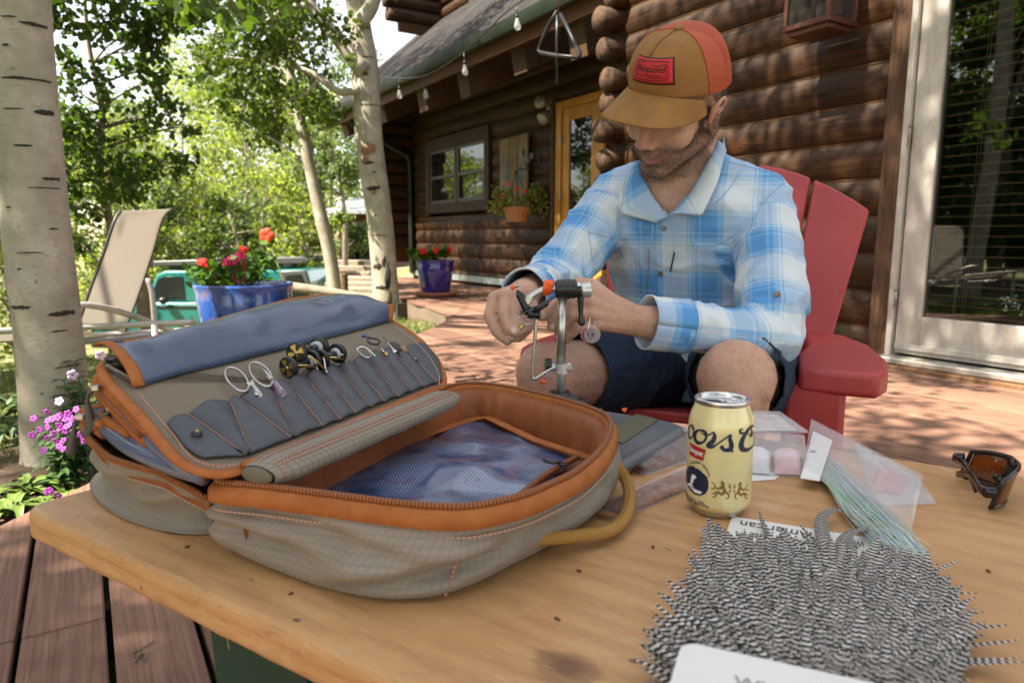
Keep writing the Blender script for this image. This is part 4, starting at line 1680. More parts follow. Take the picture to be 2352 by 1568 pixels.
orange = NT('rust_binding')
_n = orange.noise(orange.coord('Object'), 60, 3)
orange.put('Base Color', orange.ramp(_n, [(.3, (.30, .092, .026)), (.7, (.40, .135, .042))]))
orange.put('Roughness', .7)
orange.put('Specular IOR Level', .2)
orange.bump(orange.noise(orange.coord('Object'), 900, 2), .2, .0004)
orange = orange.m
def m_zip(name, a, b, cell=.0032):
 m = NT(name)
 t = m.attr('tex')
 x, y, z = m.sep(t)
 f = m.math('FRACT', m.math('DIVIDE', y, cell))
 w = m.math('GREATER_THAN', f, .5)
 m.put('Base Color', m.mix(w, a, b))
 m.put('Roughness', .45)
 m.bump(m.math('SINE', m.math('MULTIPLY', y, 6.283 / cell)), .8, .0008)
 return m.m
zipper = m_zip('zipper_coil', (.36, .115, .03), (.16, .045, .012))
slate = NT('slate_pocket_vinyl')
_n = slate.noise(slate.coord('Object'), 30, 4)
slate.put('Base Color', slate.ramp(_n, [(.3, (.050, .055, .066)), (.7, (.068, .074, .088))]))
slate.put('Roughness', .5)
slate.put('Specular IOR Level', .3)
slate.bump(slate.noise(slate.coord('Object'), 500, 3), .12, .0005)
slate = slate.m
def m_stitch(name, col, cell=.0042):
 m = NT(name)
 t = m.attr('tex')
 x, y, z = m.sep(t)
 f = m.math('FRACT', m.math('DIVIDE', y, cell))
 m.put('Base Color', m.mix(m.math('GREATER_THAN', f, .68), col, tuple(q * .35 for q in col)))
 m.put('Roughness', .7)
 return m.m
stitch = m_stitch('coral_stitching', (.52, .24, .16))
stitch_pale = m_stitch('pale_stitching', (.60, .36, .27))
net_roll = m_mesh('blue_net_under_vinyl')
net_floor = m_mesh('blue_net_pocket', blue=(.003, .038, .135), hole=(.035, .03, .03), cell=.0046, lw=.46, coat=.8, under=(.42, .46, .52))
net_page = m_mesh('blue_net_page', blue=(.02, .085, .20), hole=(.20, .09, .04), cell=.005, lw=.5, coat=.7)
grey_rubber = flat('zipper_pull_grey', (.075, .075, .072), .6)
chrome = flat('polished_steel', (.62, .62, .62), .18, 1.0, var=.05)
satin = flat('satin_steel', (.52, .50, .48), .34, 1.0, var=.06)
brass = flat('gold_brass', (.60, .42, .14), .3, 1.0, var=.08)
black = flat('black_plastic', (.014, .014, .015), .32, var=.2)
# ---------------------------------------------------------------- gear bag
bag = thing('gear_bag', 'open taupe fly tying bag with rust zippers and blue mesh pages', 'bag', (-.2, .75, TZ))
def px2(u, v, z):
 return onz(u, v, z)
RIM = [(-.252, .556), (-.208, .542), (-.168, .530), (-.130, .518), (-.094, .507), (-.060, .499), (-.029, .500), (.008, .521), (.036, .551), (.06, .583), (.089, .646), (.108, .716), (.111, .771), (.093, .816), (.064, .858), (.035, .890), (.002, .923), (-.025, .941), (-.053, .951), (-.083, .937), (-.105, .89), (-.145, .80), (-.200, .675), (-.238, .59)]
BASE = [(-.268, .600), (-.245, .575), (-.215, .552), (-.18, .528), (-.145, .508), (-.101, .496), (-.06, .501), (-.027, .526), (.000, .556), (.029, .587), (.068, .640), (.100, .700), (.116, .765), (.105, .82), (.075, .862), (.045, .892), (.010, .925), (-.02, .943), (-.055, .950), (-.085, .93), (-.105, .89), (-.15, .80), (-.21, .69), (-.25, .63)]
def closed_spline(pts, n):
 k = len(pts)
 q = pts[-2:] + pts + pts[:2]
 P = [Vector((x, y, 0)) for x, y in q]
 out = []
 for j in range(n):
  t = j / n * k
  i = int(t)
  f = t - i
  a, b, c, d = P[i + 1], P[i + 2], P[i + 3], P[i + 4] if i + 4 < len(P) else P[4]
  out.append(.5 * ((2 * b) + (c - a) * f + (2 * a - 5 * b + 4 * c - d) * f * f + (3 * b - a - 3 * c + d) * f ** 3))
 return out
def offset_loop(P, d):
 n = len(P)
 out = []
 for i in range(n):
  t = (P[(i + 1) % n] - P[i - 1])
  nn = Vector((t.y, -t.x, 0)).normalized()
  out.append(P[i] + nn * d)
 return out
def compartment(rim, base, rimz, folds, zb=TZ, N=168, name='shell', bulge=.010):
 Rm, Bs = closed_spline(rim, N), closed_spline(base, N)
 zf = rimz if callable(rimz) else (lambda p: rimz)
 rings = []
 kp = [(0.0, -.016), (.02, -.006), (.07, 0.0), (.16, .55), (.30, .95), (.45, 1.0), (.60, .85), (.72, .6), (.84, .30), (.93, .12), (1.0, 0)]
 prof = [(h, bl, 0) for h, bl in kp[:3]]
 for k in range(1, 21):
  h = .07 + .93 * k / 20
  i = max(q for q in range(len(kp) - 1) if kp[q][0] <= h - 1e-6)
  prof.append((h, lerp(kp[i][1], kp[i + 1][1], (h - kp[i][0]) / (kp[i + 1][0] - kp[i][0])), 0))
 Bo = offset_loop(Bs, 1.0)
 Ro = offset_loop(Rm, 1.0)
 tex = []
 L = [0]
 for i in range(1, N):
  L.append(L[-1] + (Rm[i] - Rm[i - 1]).length)
 V_ = []
 for j, (h, bl, _) in enumerate(prof):
  for i in range(N):
   a = Bs[i].lerp(Rm[i], max(0, min(1, h)))
   nrm = ((Bo[i] - Bs[i]) + (Ro[i] - Rm[i])).normalized()
   z = zb + .001 + (zf(Rm[i]) - zb - .001) * h
   off = bulge * bl if bl > 0 else bl
   p = a + nrm * off
   p.z = z
   # wrinkles: horizontal-ish folds in the cloth
   w = 0
   if .05 < h < .97:
    env = math.sin(math.pi * h)
    w += .0060 * env * mnoise.noise((p.x * 13, p.y * 13, p.z * 34 + 3))
    w += .0040 * env * mnoise.noise((p.x * 36, p.y * 36, p.z * 55))
    for (fx, fy, fz, fl, fd, sl) in folds:
     d = math.hypot(p.x - fx, p.y - fy)
     if d < fl:
      side = (Vector((p.x - fx, p.y - fy, 0))).dot(Vector((-nrm.y, nrm.x, 0)))
      zz = fz + sl * side
      k = (1 - (d / fl) ** 2)
      g = math.exp(-((p.z - zz) / .0075) ** 2) - .55 * math.exp(-((p.z - zz - .014) / .009) ** 2)
      w -= fd * k * g * min(1, max(0, (1 - h) / .35))
   p += nrm * w
   V_.append(p)
   tex.append((L[i], z * 1.15, 0))
 mb = MB()
 n = N
 fs = []
 for j in range(len(prof) - 1):
  for i in range(n):
   k = (i + 1) % n
   fs.append((j * n + i, j * n + k, (j + 1) * n + k, (j + 1) * n + i))
 fs.append(tuple(reversed(range(n))))
 mb.add(V_, fs)
 o = wbuild(mb, name, ripstop, bag, tex=tex)
 ss = o.modifiers.new('soft', 'SUBSURF')
 ss.levels = ss.render_levels = 1
 return Rm
foldsR = [(-.225, .558, .483, .10, .011, -.10), (-.13, .512, .497, .12, .008, -.16), (-.040, .508, .480, .06, .011, .22), (-.24, .575, .506, .05, .012, .1), (.0, .53, .499, .06, .009, -.1), (.06, .61, .49, .1, .007, .05), (-.1, .5, .468, .07, .009, .2)]
RIMZ = .524
rimR = compartment(RIM, BASE, RIMZ, foldsR)
N = len(rimR)
# zipper tape and coil around the rim
tape = []
mb = MB()
ring = []
for (off, z) in ((.003, RIMZ - .0115), (.0075, RIMZ - .009), (.0065, RIMZ - .001), (.003, RIMZ + .004), (-.004, RIMZ + .0055), (-.0065, RIMZ + .003), (-.007, RIMZ - .012)):
 q = offset_loop(rimR, off)
 ring.append([V(p.x, p.y, z) for p in q])
loft_rings(mb, ring, False, False)
wbuild(mb, 'zipper_tape', orange, bag)
rope('zipper_coil', [V(p.x, p.y, RIMZ + .0065) for p in offset_loop(rimR, -.0015)] , .0030, zipper, bag, 8, closed=True)
st = [V(p.x, p.y, RIMZ - .0165) for p in offset_loop(rimR, .0042)]
rope('rim_stitching', st[:int(N * .75)], .0007, stitch_pale, bag, 5)
# lining inside
mb = MB()
ring = []
for j, (off, z) in enumerate(((-.007, RIMZ - .002), (-.014, RIMZ - .010), (-.022, RIMZ - .030), (-.026, RIMZ - .048), (-.028, RIMZ - .058), (-.05, RIMZ - .062), (-.1, RIMZ - .062))):
 q = offset_loop(rimR, max(off, -.03))
 c = Vector((-.06, .72, 0))
 row = []
 for p in q:
  if off < -.03:
   p = p.lerp(c, min(1, (-off - .02) / .08))
  w = 0
  if 0 < j < 5:
   w = .0050 * mnoise.noise((p.x * 34, p.y * 34, z * 12)) + .0035 * mnoise.noise((p.x * 75, p.y * 75, z * 22))
  d = (c - p).normalized() * max(-.003, w) if (c - p).length > 1e-6 else V(0, 0, 0)
  row.append(V(p.x + d.x, p.y + d.y, z))
 ring.append(row)
loft_rings(mb, ring, True, False)
o = wbuild(mb, 'lining', lining, bag)
ss = o.modifiers.new('soft', 'SUBSURF')
ss.levels = ss.render_levels = 2
# blue net pocket on the floor of the compartment
FZ = RIMZ - .042
pk = [(1125, 966), (1305, 1050), (1180, 1140), (700, 1122)]
pkp = [px2(1040, 975, FZ), px2(1120, 962, FZ), px2(1318, 1052, FZ), px2(1235, 1100, FZ), px2(1150, 1180, FZ), px2(900, 1185, FZ), px2(640, 1150, FZ)]
def pocket(a, b):
 # a along, b across
 lo = [px2(1100, 964, FZ + .004), px2(900, 1030, FZ + .004), px2(640, 1140, FZ + .004)]
 hi = [px2(1318, 1052, FZ - .002), px2(1240, 1120, FZ - .004), px2(1080, 1205, FZ - .004)]
 p = spline(lo, 41)[int(round(a * 40))].lerp(spline(hi, 41)[int(round(a * 40))], b)
 p = p + V(0, 0, .010 * math.sin(math.pi * a) * math.sin(math.pi * b) + .004 * mnoise.noise((p.x * 22, p.y * 22, 1)))
 return p
sheet('net_pocket', pocket, 40, 24, net_floor, bag, .36, .22, .0006)
rope('pocket_binding', [px2(1055, 968, FZ + .006), px2(1120, 958, FZ + .007), px2(1230, 1010, FZ + .006), px2(1360, 1052, FZ + .006)], .0055, orange, bag, 8, flat=(.35, 1.3))
rope('pocket_binding', [px2(1100, 958, FZ + .006), px2(900, 1024, FZ + .006), px2(690, 1108, FZ + .006)], .006, orange, bag, 8, flat=(.4, 1.3))
rope('pocket_zipper', spline([px2(1325, 1050, FZ + .004), px2(1262, 1085, FZ + .006), px2(1190, 1140, FZ + .006), px2(1120, 1195, FZ + .006)], 14), .0035, zipper, bag, 8)
pz = px2(1292, 1068, FZ + .008)
mb = MB()
mb.box(pz, (.010, .007, .006), bev=.0015)
mb.tube([pz + V(-.003, 0, .004), px2(1270, 1062, FZ + .014), px2(1252, 1056, FZ + .012)], [.0018, .0022, .0030], 8)
wbuild(mb, 'zipper_pull', grey_rubber, bag)
# left compartment
LB = [(-.284, .644), (-.297, .630), (-.331, .634), (-.362, .648), (-.391, .665), (-.420, .688), (-.446, .712), (-.468, .738), (-.488, .77), (-.498, .81), (-.49, .87), (-.44, .96), (-.37, 1.05), (-.29, 1.11), (-.2, 1.10), (-.12, 1.02), (-.11, .95), (-.17, .84), (-.24, .70)]
LRm = [(-.272, .600), (-.292, .600), (-.325, .612), (-.356, .628), (-.386, .646), (-.415, .668), (-.443, .695), (-.468, .726), (-.485, .76), (-.49, .80), (-.48, .86), (-.43, .95), (-.37, 1.03), (-.29, 1.08), (-.2, 1.07), (-.12, 1.0), (-.11, .93), (-.17, .82), (-.235, .68)]
foldsL = [(-.40, .67, .500, .09, .009, -.2), (-.34, .63, .486, .08, .006, -.25), (-.46, .74, .493, .06, .006, .2)]
LZ = lambda p: .514 - .02 * max(0, min(1, (p.x + .33) / .06)) * (1 if p.y < .7 else 0) + .012 * max(0, min(1, (-.40 - p.x) / .07))
rimL = compartment(LRm, LB, LZ, foldsL, name='shell')
mb = MB()
ring = []
for (off, dz) in ((.003, -.012), (.0085, -.009), (.007, .001), (0.002, .005), (-.006, .003), (-.03, .002), (-.06, .0)):
 q = offset_loop(rimL, max(off, -.012))
 row = []
 c = Vector((-.3, .85, 0))
 for p in q:
  if off < -.012:
   p = p.lerp(c, (-off - .01) / .055)
  row.append(V(p.x, p.y, LZ(p) + dz))
 ring.append(row)
loft_rings(mb, ring, True, False)
wbuild(mb, 'zipper_tape', orange, bag)
rope('zipper_coil', [V(p.x, p.y, LZ(p) + .005) for p in offset_loop(rimL, -.001)], .0026, zipper, bag, 8, closed=True)
rope('rim_stitching', [V(p.x, p.y, LZ(p) - .014) for p in offset_loop(rimL, .0045)][:int(N * .5)], .0007, stitch_pale, bag, 5)
# the tool page: plane through the spine and its raised outer edge
A_ = onz(478, 1086, .540)
D_ = onz(1030, 893, .540)
T1_ = aty(236, 812, .735)
PN = (D_ - A_).cross(T1_ - A_).normalized()
if PN.z < 0:
 PN = -PN
def pg(u, v, off=0.0):
 return onplane(u, v, A_ + PN * off, PN)
def zpg(x, y, off=0.0):
 """point given in the close-up of the page"""
 return pg((200 + x / 2.45) * .91875, (700 + y / 2.45) * .91875, off)
outline = [(322, 655), (250, 560), (165, 520), (150, 560), (190, 640), (330, 790), (430, 910), (540, 1040), (620, 1120), (720, 1175), (850, 1195), (1000, 1160), (1300, 1040), (1700, 880), (2000, 750), (2180, 680), (2225, 660), (2240, 610), (2200, 500), (2100, 380), (1990, 300), (1895, 250), (1780, 230), (1000, 400), (400, 560)]
op = [zpg(x, y) for x, y in outline]
mb = MB()
cen = sum(op, Vector()) / len(op)
top = [p + PN * .004 for p in op]
bot = [p - PN * .004 for p in op]
n = len(op)
mb.add(top + bot + [cen + PN * .004, cen - PN * .004], [(i, (i + 1) % n, 2 * n) for i in range(n)] + [((i + 1) % n + n, i + n, 2 * n + 1) for i in range(n)] + [(i, i + n, (i + 1) % n + n, (i + 1) % n) for i in range(n)])
for f in range(len(mb.f)):
 pass
ex = (D_ - A_).normalized()
ey = PN.cross(ex)
tex = [((Vector(p) - A_).dot(ex), (Vector(p) - A_).dot(ey), 0) for p in mb.v]
wbuild(mb, 'tool_page', taupe, bag, smooth=False, tex=tex)
bind_px = [(215, 500), (155, 515), (140, 560), (185, 640), (330, 790), (430, 910), (540, 1040), (625, 1118), (720, 1168), (850, 1187), (960, 1170), (1040, 1135)]
rope('page_binding', spline([zpg(x, y, .003) for x, y in bind_px], 50), .0043, orange, bag, 10, flat=(.75, 1.35), up=PN)
bind2 = [(1880, 240), (1990, 300), (2100, 390), (2190, 500), (2225, 590), (2222, 640), (2195, 668)]
rope('page_binding', spline([zpg(x, y, .003) for x, y in bind2], 30), .0037, orange, bag, 10, flat=(.7, 1.3), up=PN)
rope('page_stitching', spline([zpg(x, y, .0095) for x, y in [(360, 690), (450, 800), (560, 930), (650, 1050), (730, 1110), (850, 1138), (980, 1125)]], 40), .0007, stitch, bag, 5)
rope('page_stitching', spline([zpg(x, y, .0085) for x, y in [(1930, 290), (2050, 375), (2140, 470), (2195, 570), (2200, 640)]], 24), .0006, stitch_pale, bag, 5)
# slate pockets
lines = [((530, 915), (760, 1128)), ((668, 868), (1010, 1112)), ((915, 785), (1040, 1100)), ((968, 760), (1285, 1005)), ((1178, 698), (1310, 995)), ((1275, 668), (1480, 932)), ((1378, 635), (1590, 890)), ((1480, 600), (1685, 850)), ((1575, 570), (1775, 810)),
         ((1665, 540), (1860, 777)), ((1755, 510), (1945, 745)), ((1838, 480), (2025, 713)), ((1915, 458), (2100, 682)), ((1985, 440), (2178, 657)), ((2108, 418), (2212, 640))]
for i in range(len(lines) - 1):
 (a0, a1), (b0, b1) = lines[i], lines[i + 1]
 P0, P1, Q0, Q1 = zpg(*a0), zpg(*a1), zpg(*b0), zpg(*b1)
 if i == 0:
  mid = zpg(610, 1050)
 wdt = (P0 - Q0).length
 def pocket_fn(a, b, P0=P0, P1=P1, Q0=Q0, Q1=Q1, i=i, wdt=wdt):
  l = P0.lerp(P1, b)
  if i == 0:
   l = spline([P0, zpg(620, 1035), zpg(700, 1105), P1], 21)[int(round(b * 20))]
  if i == len(lines) - 2:
   r_ = spline([Q0, zpg(2180, 500), zpg(2208, 580), Q1], 21)[int(round(b * 20))]
  else:
   r_ = Q0.lerp(Q1, b)
  p = l.lerp(r_, a)
  s_ = math.sin(math.pi * a)
  up_ = (P0 - P1).normalized()
  sc = .0055 * s_ ** .8 * (1 - b) ** 3
  edge = .3 if i in (0, len(lines) - 2) else 1
  return p + PN * (.0062 + min(.0065, wdt * .2) * s_ ** .7 * (1 - .55 * b) * edge + .0015 * mnoise.noise((p.x * 60, p.y * 60, i))) + up_ * sc
 sheet('tool_pocket', pocket_fn, 12, 20, slate, bag, .02, .08, .0016)
 if i:
  rope('pocket_stitching', [P0.lerp(P1, k / 12) + PN * (.0075) for k in range(13)], .00055, stitch, bag, 5)
for (x, y) in ((717, 930), (2055, 485)):
 c = zpg(x, y, .011)
 mb = MB()
 mb.lathe([(0, .0012), (.0030, .0013), (.0044, .0006), (.0047, -.003)], 16, axis_frame(c, PN))
 o = wbuild(mb, 'snap', black, bag)
 mb = MB()
 mb.lathe([(.0006, .0014), (.0012, .002), (.0016, .0013)], 12, axis_frame(c, PN))
 wbuild(mb, 'snap_ring', brass, o)
# padded roll along the spine
f0, f1 = (1085, 1195), (2250, 715)
c0 = onz((200 + f0[0] / 2.45) * .91875, (700 + f0[1] / 2.45) * .91875, .538)
c1 = onz((200 + f1[0] / 2.45) * .91875, (700 + f1[1] / 2.45) * .91875, .536)
dr = (c1 - c0)
M = axis_frame(c0, dr)
nx, ny = M.col[0].to_3d(), M.col[1].to_3d()
def roll(a, b):
 th = 2 * math.pi * a
 endr = min(1.0, .55 + 6 * min(b, 1 - b)) ** .6
 rr = .0165 * endr * (1 + .06 * mnoise.noise((math.cos(th) * 1.5, math.sin(th) * 1.5, b * 9)))
 cs, sn = math.cos(th), math.sin(th)
 return c0 + dr * b + ny * (rr * .68 * sn * abs(sn) ** -.15 if abs(sn) > 1e-6 else 0) + nx * (rr * 1.65 * cs)
sheet('spine_roll', roll, 28, 60, ripstop_roll, bag, .13, dr.length, closed=True)
for e, s_ in ((c0, -1), (c1, 1)):
 mb = MB()
 mb.ellip(e, (.017, .0075, .005), M.to_3x3() , 16, 8)
 wbuild(mb, 'roll_end', ripstop_roll, bag)
for th in (60, 78, 115, 128):
 rope('roll_stitching', [roll(th / 360, .03 + .94 * k / 40) + (ny * math.sin(R(th)) + nx * math.cos(R(th))) * .0006 for k in range(41)], .0007, stitch, bag, 5)
rope('spine_binding', [zpg(1000, 1140, .008), zpg(1300, 1028, .008), zpg(1700, 862, .008), zpg(2180, 664, .008)], .0045, orange, bag, 8, flat=(.6, 1.2), up=PN)
# vinyl and blue net flap curled over the top of the page
low = [(319, 892), (420, 862), (530, 836), (640, 808), (750, 780), (830, 759), (892, 741)]
tp = [(226, 797), (330, 788), (484, 746), (600, 712), (690, 690), (800, 684), (893, 722)]
lowP = spline([pg(u, v, .004) for u, v in low], 61)
topP = spline([pg(u, v, .008) for u, v in tp], 61)
def curl(a, b):
 i = int(round(a * 60))
 l, t = lowP[i], topP[i]
 p = l.lerp(t, b)
 wob = .006 * mnoise.noise((a * 5, b * 1.2, 2)) + .0035 * mnoise.noise((a * 11, b * 3, 8))
 endf = .75 + .25 * math.sin(math.pi * min(1, max(0, a)))
 return p + PN * (.024 * endf * math.sin(math.pi * min(1, b * 1.02)) ** .75 + wob * math.sin(math.pi * b) + .002)
sheet('vinyl_net_flap', curl, 60, 26, net_roll, bag, .44, .12, .001)
rope('flap_binding', [curl(0, k / 16) + PN * .0005 for k in range(17)], .0052, orange, bag, 8, flat=(.35, 1.25), up=PN)
rope('flap_binding', [curl(1, k / 16) + PN * .0005 for k in range(17)], .0050, orange, bag, 8, flat=(.4, 1.2), up=PN)
rope('flap_edge', [topP[k] + PN * .004 for k in range(0, 61, 3)], .0042, orange, bag, 8, flat=(.6, 1.2))
for (a, b) in ((.045, .86), (.86, .90)):
 c = curl(a, b)
 mb = MB()
 mb.lathe([(0, .003), (.005, .0028), (.0068, .001), (.007, -.002)], 14, axis_frame(c, PN))
 wbuild(mb, 'snap', black, bag)
mb = MB()
mb.box(zpg(285, 560, .008), (.045, .02, .006), axis_frame((0, 0, 0), PN, ex).to_3x3(), .002)
wbuild(mb, 'page_tab', ripstop_roll, bag, tex=[(p[0], p[1], 0) for p in mb.v])
# zippered pouches fanned out under the tool page
S0 = onz(470, 1098, .528)
back = (D_ - A_).normalized() * .40
for (tipu, tipv, ty, inner, th) in ((222, 884, .735, .42, .017), (268, 955, .705, .52, .015), (232, 962, .715, .60, .013), (190, 955, .735, .66, .014)):
 tip = aty(tipu, tipv, ty)
 d = tip - S0
 mid = S0.lerp(tip, .55) + V(.012, -.018, -.004)
 fe = spline([tip + back * .10 + d.normalized() * -.015, tip + back * .03, tip + V(.006, -.006, 0), S0.lerp(tip, .75) + V(.010, -.012, -.003), mid, S0.lerp(tip, .25) + V(.008, -.012, -.002), S0], 40)
 k = int(40 * (1 - inner)) + 6
 upv = back.normalized().cross(d).normalized()
 if upv.z < 0:
  upv = -upv
 for off in (-.36, .36):
  rope('pouch_binding', [p + upv * th * off for p in fe[:k]], th * .36, orange, bag, 8)
 rope('pouch_zipper', [p - V(.002, .003, 0) for p in fe[:k - 1]], th * .22, zipper, bag, 8)
 rads = [th * .58 * (1 - .25 * abs(2 * q / (40 - k) - 1) ** 3) for q in range(40 - k + 1)]
 rope('pouch_net', [p + V(0, .001, 0) for p in fe[k - 1:]], th * .58, net_page, bag, 12, rads=rads)
 pb = [p + back.normalized() * .0 for p in fe[3:]]
 def slab(a, b, fe=fe, upv=upv, th=th):
  i = 4 + int(round(a * 35))
  p = fe[i] + back * (.02 + .9 * b)
  return p + upv * (th * .35 * math.sin(math.pi * min(1, max(0, .1 + .8 * a))))
 sheet('pouch_panel', slab, 35, 10, net_page, bag, .3, .4, .004)
# zipper pulls hanging at the fanned corner
def zl(x, y, Y):
 return aty((190 + x / 3.733) * .91875, (820 + y / 3.733) * .91875, Y)
for pts in ([(190, 560), (150, 590), (118, 610), (105, 700), (118, 770)], [(45, 830), (15, 850), (-10, 880), (-20, 960), (-28, 1010)], [(330, 745), (300, 790), (230, 830), (190, 880)]):
 P = [zl(x, y, .70) for x, y in pts]
 rope('pull_cord', spline(P, 16), .0022, grey_rubber, bag, 8)
 e = P[-1]
 dd = (P[-1] - P[-2]).normalized()
 mb = MB()
 capsule(mb, e - dd * .004, e + dd * .016, .0032, .0052, 10, 4)
 wbuild(mb, 'pull_tab', grey_rubber, bag)
 mb = MB()
 mb.box(P[0], (.009, .007, .006), bev=.0012)
 wbuild(mb, 'zipper_slider', satin, bag, smooth=False)
mb = MB()
p = aty(310, 905, .72)
mb.box(zpg(215, 500, .012), (.018, .012, .012), bev=.003)
wbuild(mb, 'pull_tab', grey_rubber, bag)
# rope handle
def m_braid():
 m = NT('gold_braided_cord')
 t = m.attr('tex')
 x, y, z = m.sep(t)
 a = m.math('SINE', m.math('MULTIPLY', m.math('ADD', m.math('MULTIPLY', z, 14.0), m.math('DIVIDE', y, .0052)), 6.283))
 b = m.math('SINE', m.math('MULTIPLY', m.math('SUBTRACT', m.math('MULTIPLY', z, 14.0), m.math('DIVIDE', y, .0052)), 6.283))
 h = m.math('MULTIPLY', a, b)
 m.put('Base Color', m.ramp(m.math('MULTIPLY_ADD', h, .5, .5), [(.25, (.27, .09, .015)), (.5, (.52, .25, .045)), (.8, (.66, .39, .10))]))
 m.put('Roughness', .6)
 m.bump(h, .7, .0012)
 return m.m
hp = [(1085, 1248, .478), (1140, 1243, .478), (1230, 1237, .475), (1330, 1230, .466), (1400, 1218, .462), (1436, 1185, .463), (1446, 1140, .468), (1436, 1098, .476), (1412, 1066, .492)]
pts = [onz(u, v, z) for u, v, z in hp]
rope('rope_handle', spline(pts, 60), .0064, m_braid(), bag, 14)
# handle strap patch with seams on the front wall
def wallpt(i, h, off=.0):
 p = Vector(st[i])
 return p
for (u, v0, v1) in ((1040, 1180, 1362), (1138, 1178, 1318)):
 q = [onz(u - 2, v0, RIMZ - .018), onz(u + (1110 - u) * .05, (v0 + v1) / 2, .488), onz(u - 22, v1, .455)]
 nrm = V(.35, -.93, 0)
 rope('panel_seam', [p + nrm * .006 for p in spline(q, 18)], .0011, stitch, bag, 6)
for u in (1062, 1090, 1118):
 p = onz(u, 1250, .4775)
 nrm = V(.3, -.95, 0)
 rope('bar_tack', [p + V(.002, 0, .006) + nrm * .004, p + V(-.001, 0, -.006) + nrm * .004], .0012, stitch, bag, 6)
# ================================================================ THINGS IN THE POCKETS
def zt(x, y, off=0.0):
 """point on the page from the close-up of the tools"""
 return pg((500 + x / 5.88) * .91875, (830 + y / 5.88) * .91875, off)
def zs(x, y, off=0.0):
 """point on the page from the close-up of the right-hand pockets"""
 return pg((860 + x / 7.466) * .91875, (800 + y / 7.466) * .91875, off)
def ring_path(c, a, b, n=28, start=0.0):
 return [c + a * math.cos(start + 2 * math.pi * k / n) + b * math.sin(start + 2 * math.pi * k / n) for k in range(n)]
def thing_at(name, label, cat, p, group=None):
 return thing(name, label, cat, p, 0, group)
# scissors
c = zt(850, 930, .012)
t = thing_at('scissors', 'small silver scissors with round handles tucked in a slate pocket', 'scissors', c)
for (cx, cy, ax, ay, bx, by, foot) in ((540, 690, 165, 40, -55, -165, (855, 925)), (895, 615, 165, 45, -50, -165, (880, 915))):
 cc, pa, pb = zt(cx, cy, .012), zt(cx + ax, cy + ay, .012), zt(cx + bx, cy + by, .012)
 mb = MB()
 mb.tube(ring_path(cc, pa - cc, pb - cc, 32), .0015, 8, closed=True)
 wbuild(mb, 'finger_ring', satin, t)
 mb = MB()
 j = zt(cx + (150 if cx < 700 else -130), cy + (70 if cx < 700 else 110), .012)
 mb.tube(spline([j, zt(790, 800, .012), zt(*foot, .011), zt(foot[0] + 60, foot[1] + 110, .009), zt(foot[0] + 110, foot[1] + 200, .007)], 14), [.0028] * 8 + [.0024, .002, .002, .0018, .0015, .001], 8)
 wbuild(mb, 'blade', satin, t)
mb = MB()
p = zt(835, 905, .014)
mb.lathe([(0, .001), (.002, .001), (.0026, 0)], 12, axis_frame(p, PN))
wbuild(mb, 'pivot', chrome, t)
# bodkin with a glittery handle
c = zt(1130, 820, .010)
t = thing_at('bodkin', 'bodkin needle with ribbed silver collar and glittery purple handle', 'needle', c)
a, b = zt(880, 480, .012), zt(1180, 860, .010)
d = b - a
mb = MB()
mb.tube([a, a.lerp(b, .18), a.lerp(b, .45), a.lerp(b, .62)], [.0004, .0007, .0026, .0032], 10)
for k in range(4):
 q = a.lerp(b, .47 + .04 * k)
 mb.tube([q, q + d * .012], .0036, 10)
wbuild(mb, 'needle', satin, t)
m = NT('glitter_acrylic')
n_ = m.n('TexVoronoi')
n_.inputs['Scale'].default_value = 800
m.l(m.coord('Object'), n_.inputs['Vector'])
m.put('Base Color', m.ramp(n_.outputs['Color'], [(.2, (.09, .06, .09)), (.5, (.20, .10, .22)), (.8, (.45, .40, .45))]))
m.put('Roughness', .2)
mb = MB()
mb.tube([a.lerp(b, .62), a.lerp(b, .8), b + d * .25], [.0034, .0040, .0042], 12)
wbuild(mb, 'handle', m.m, t)
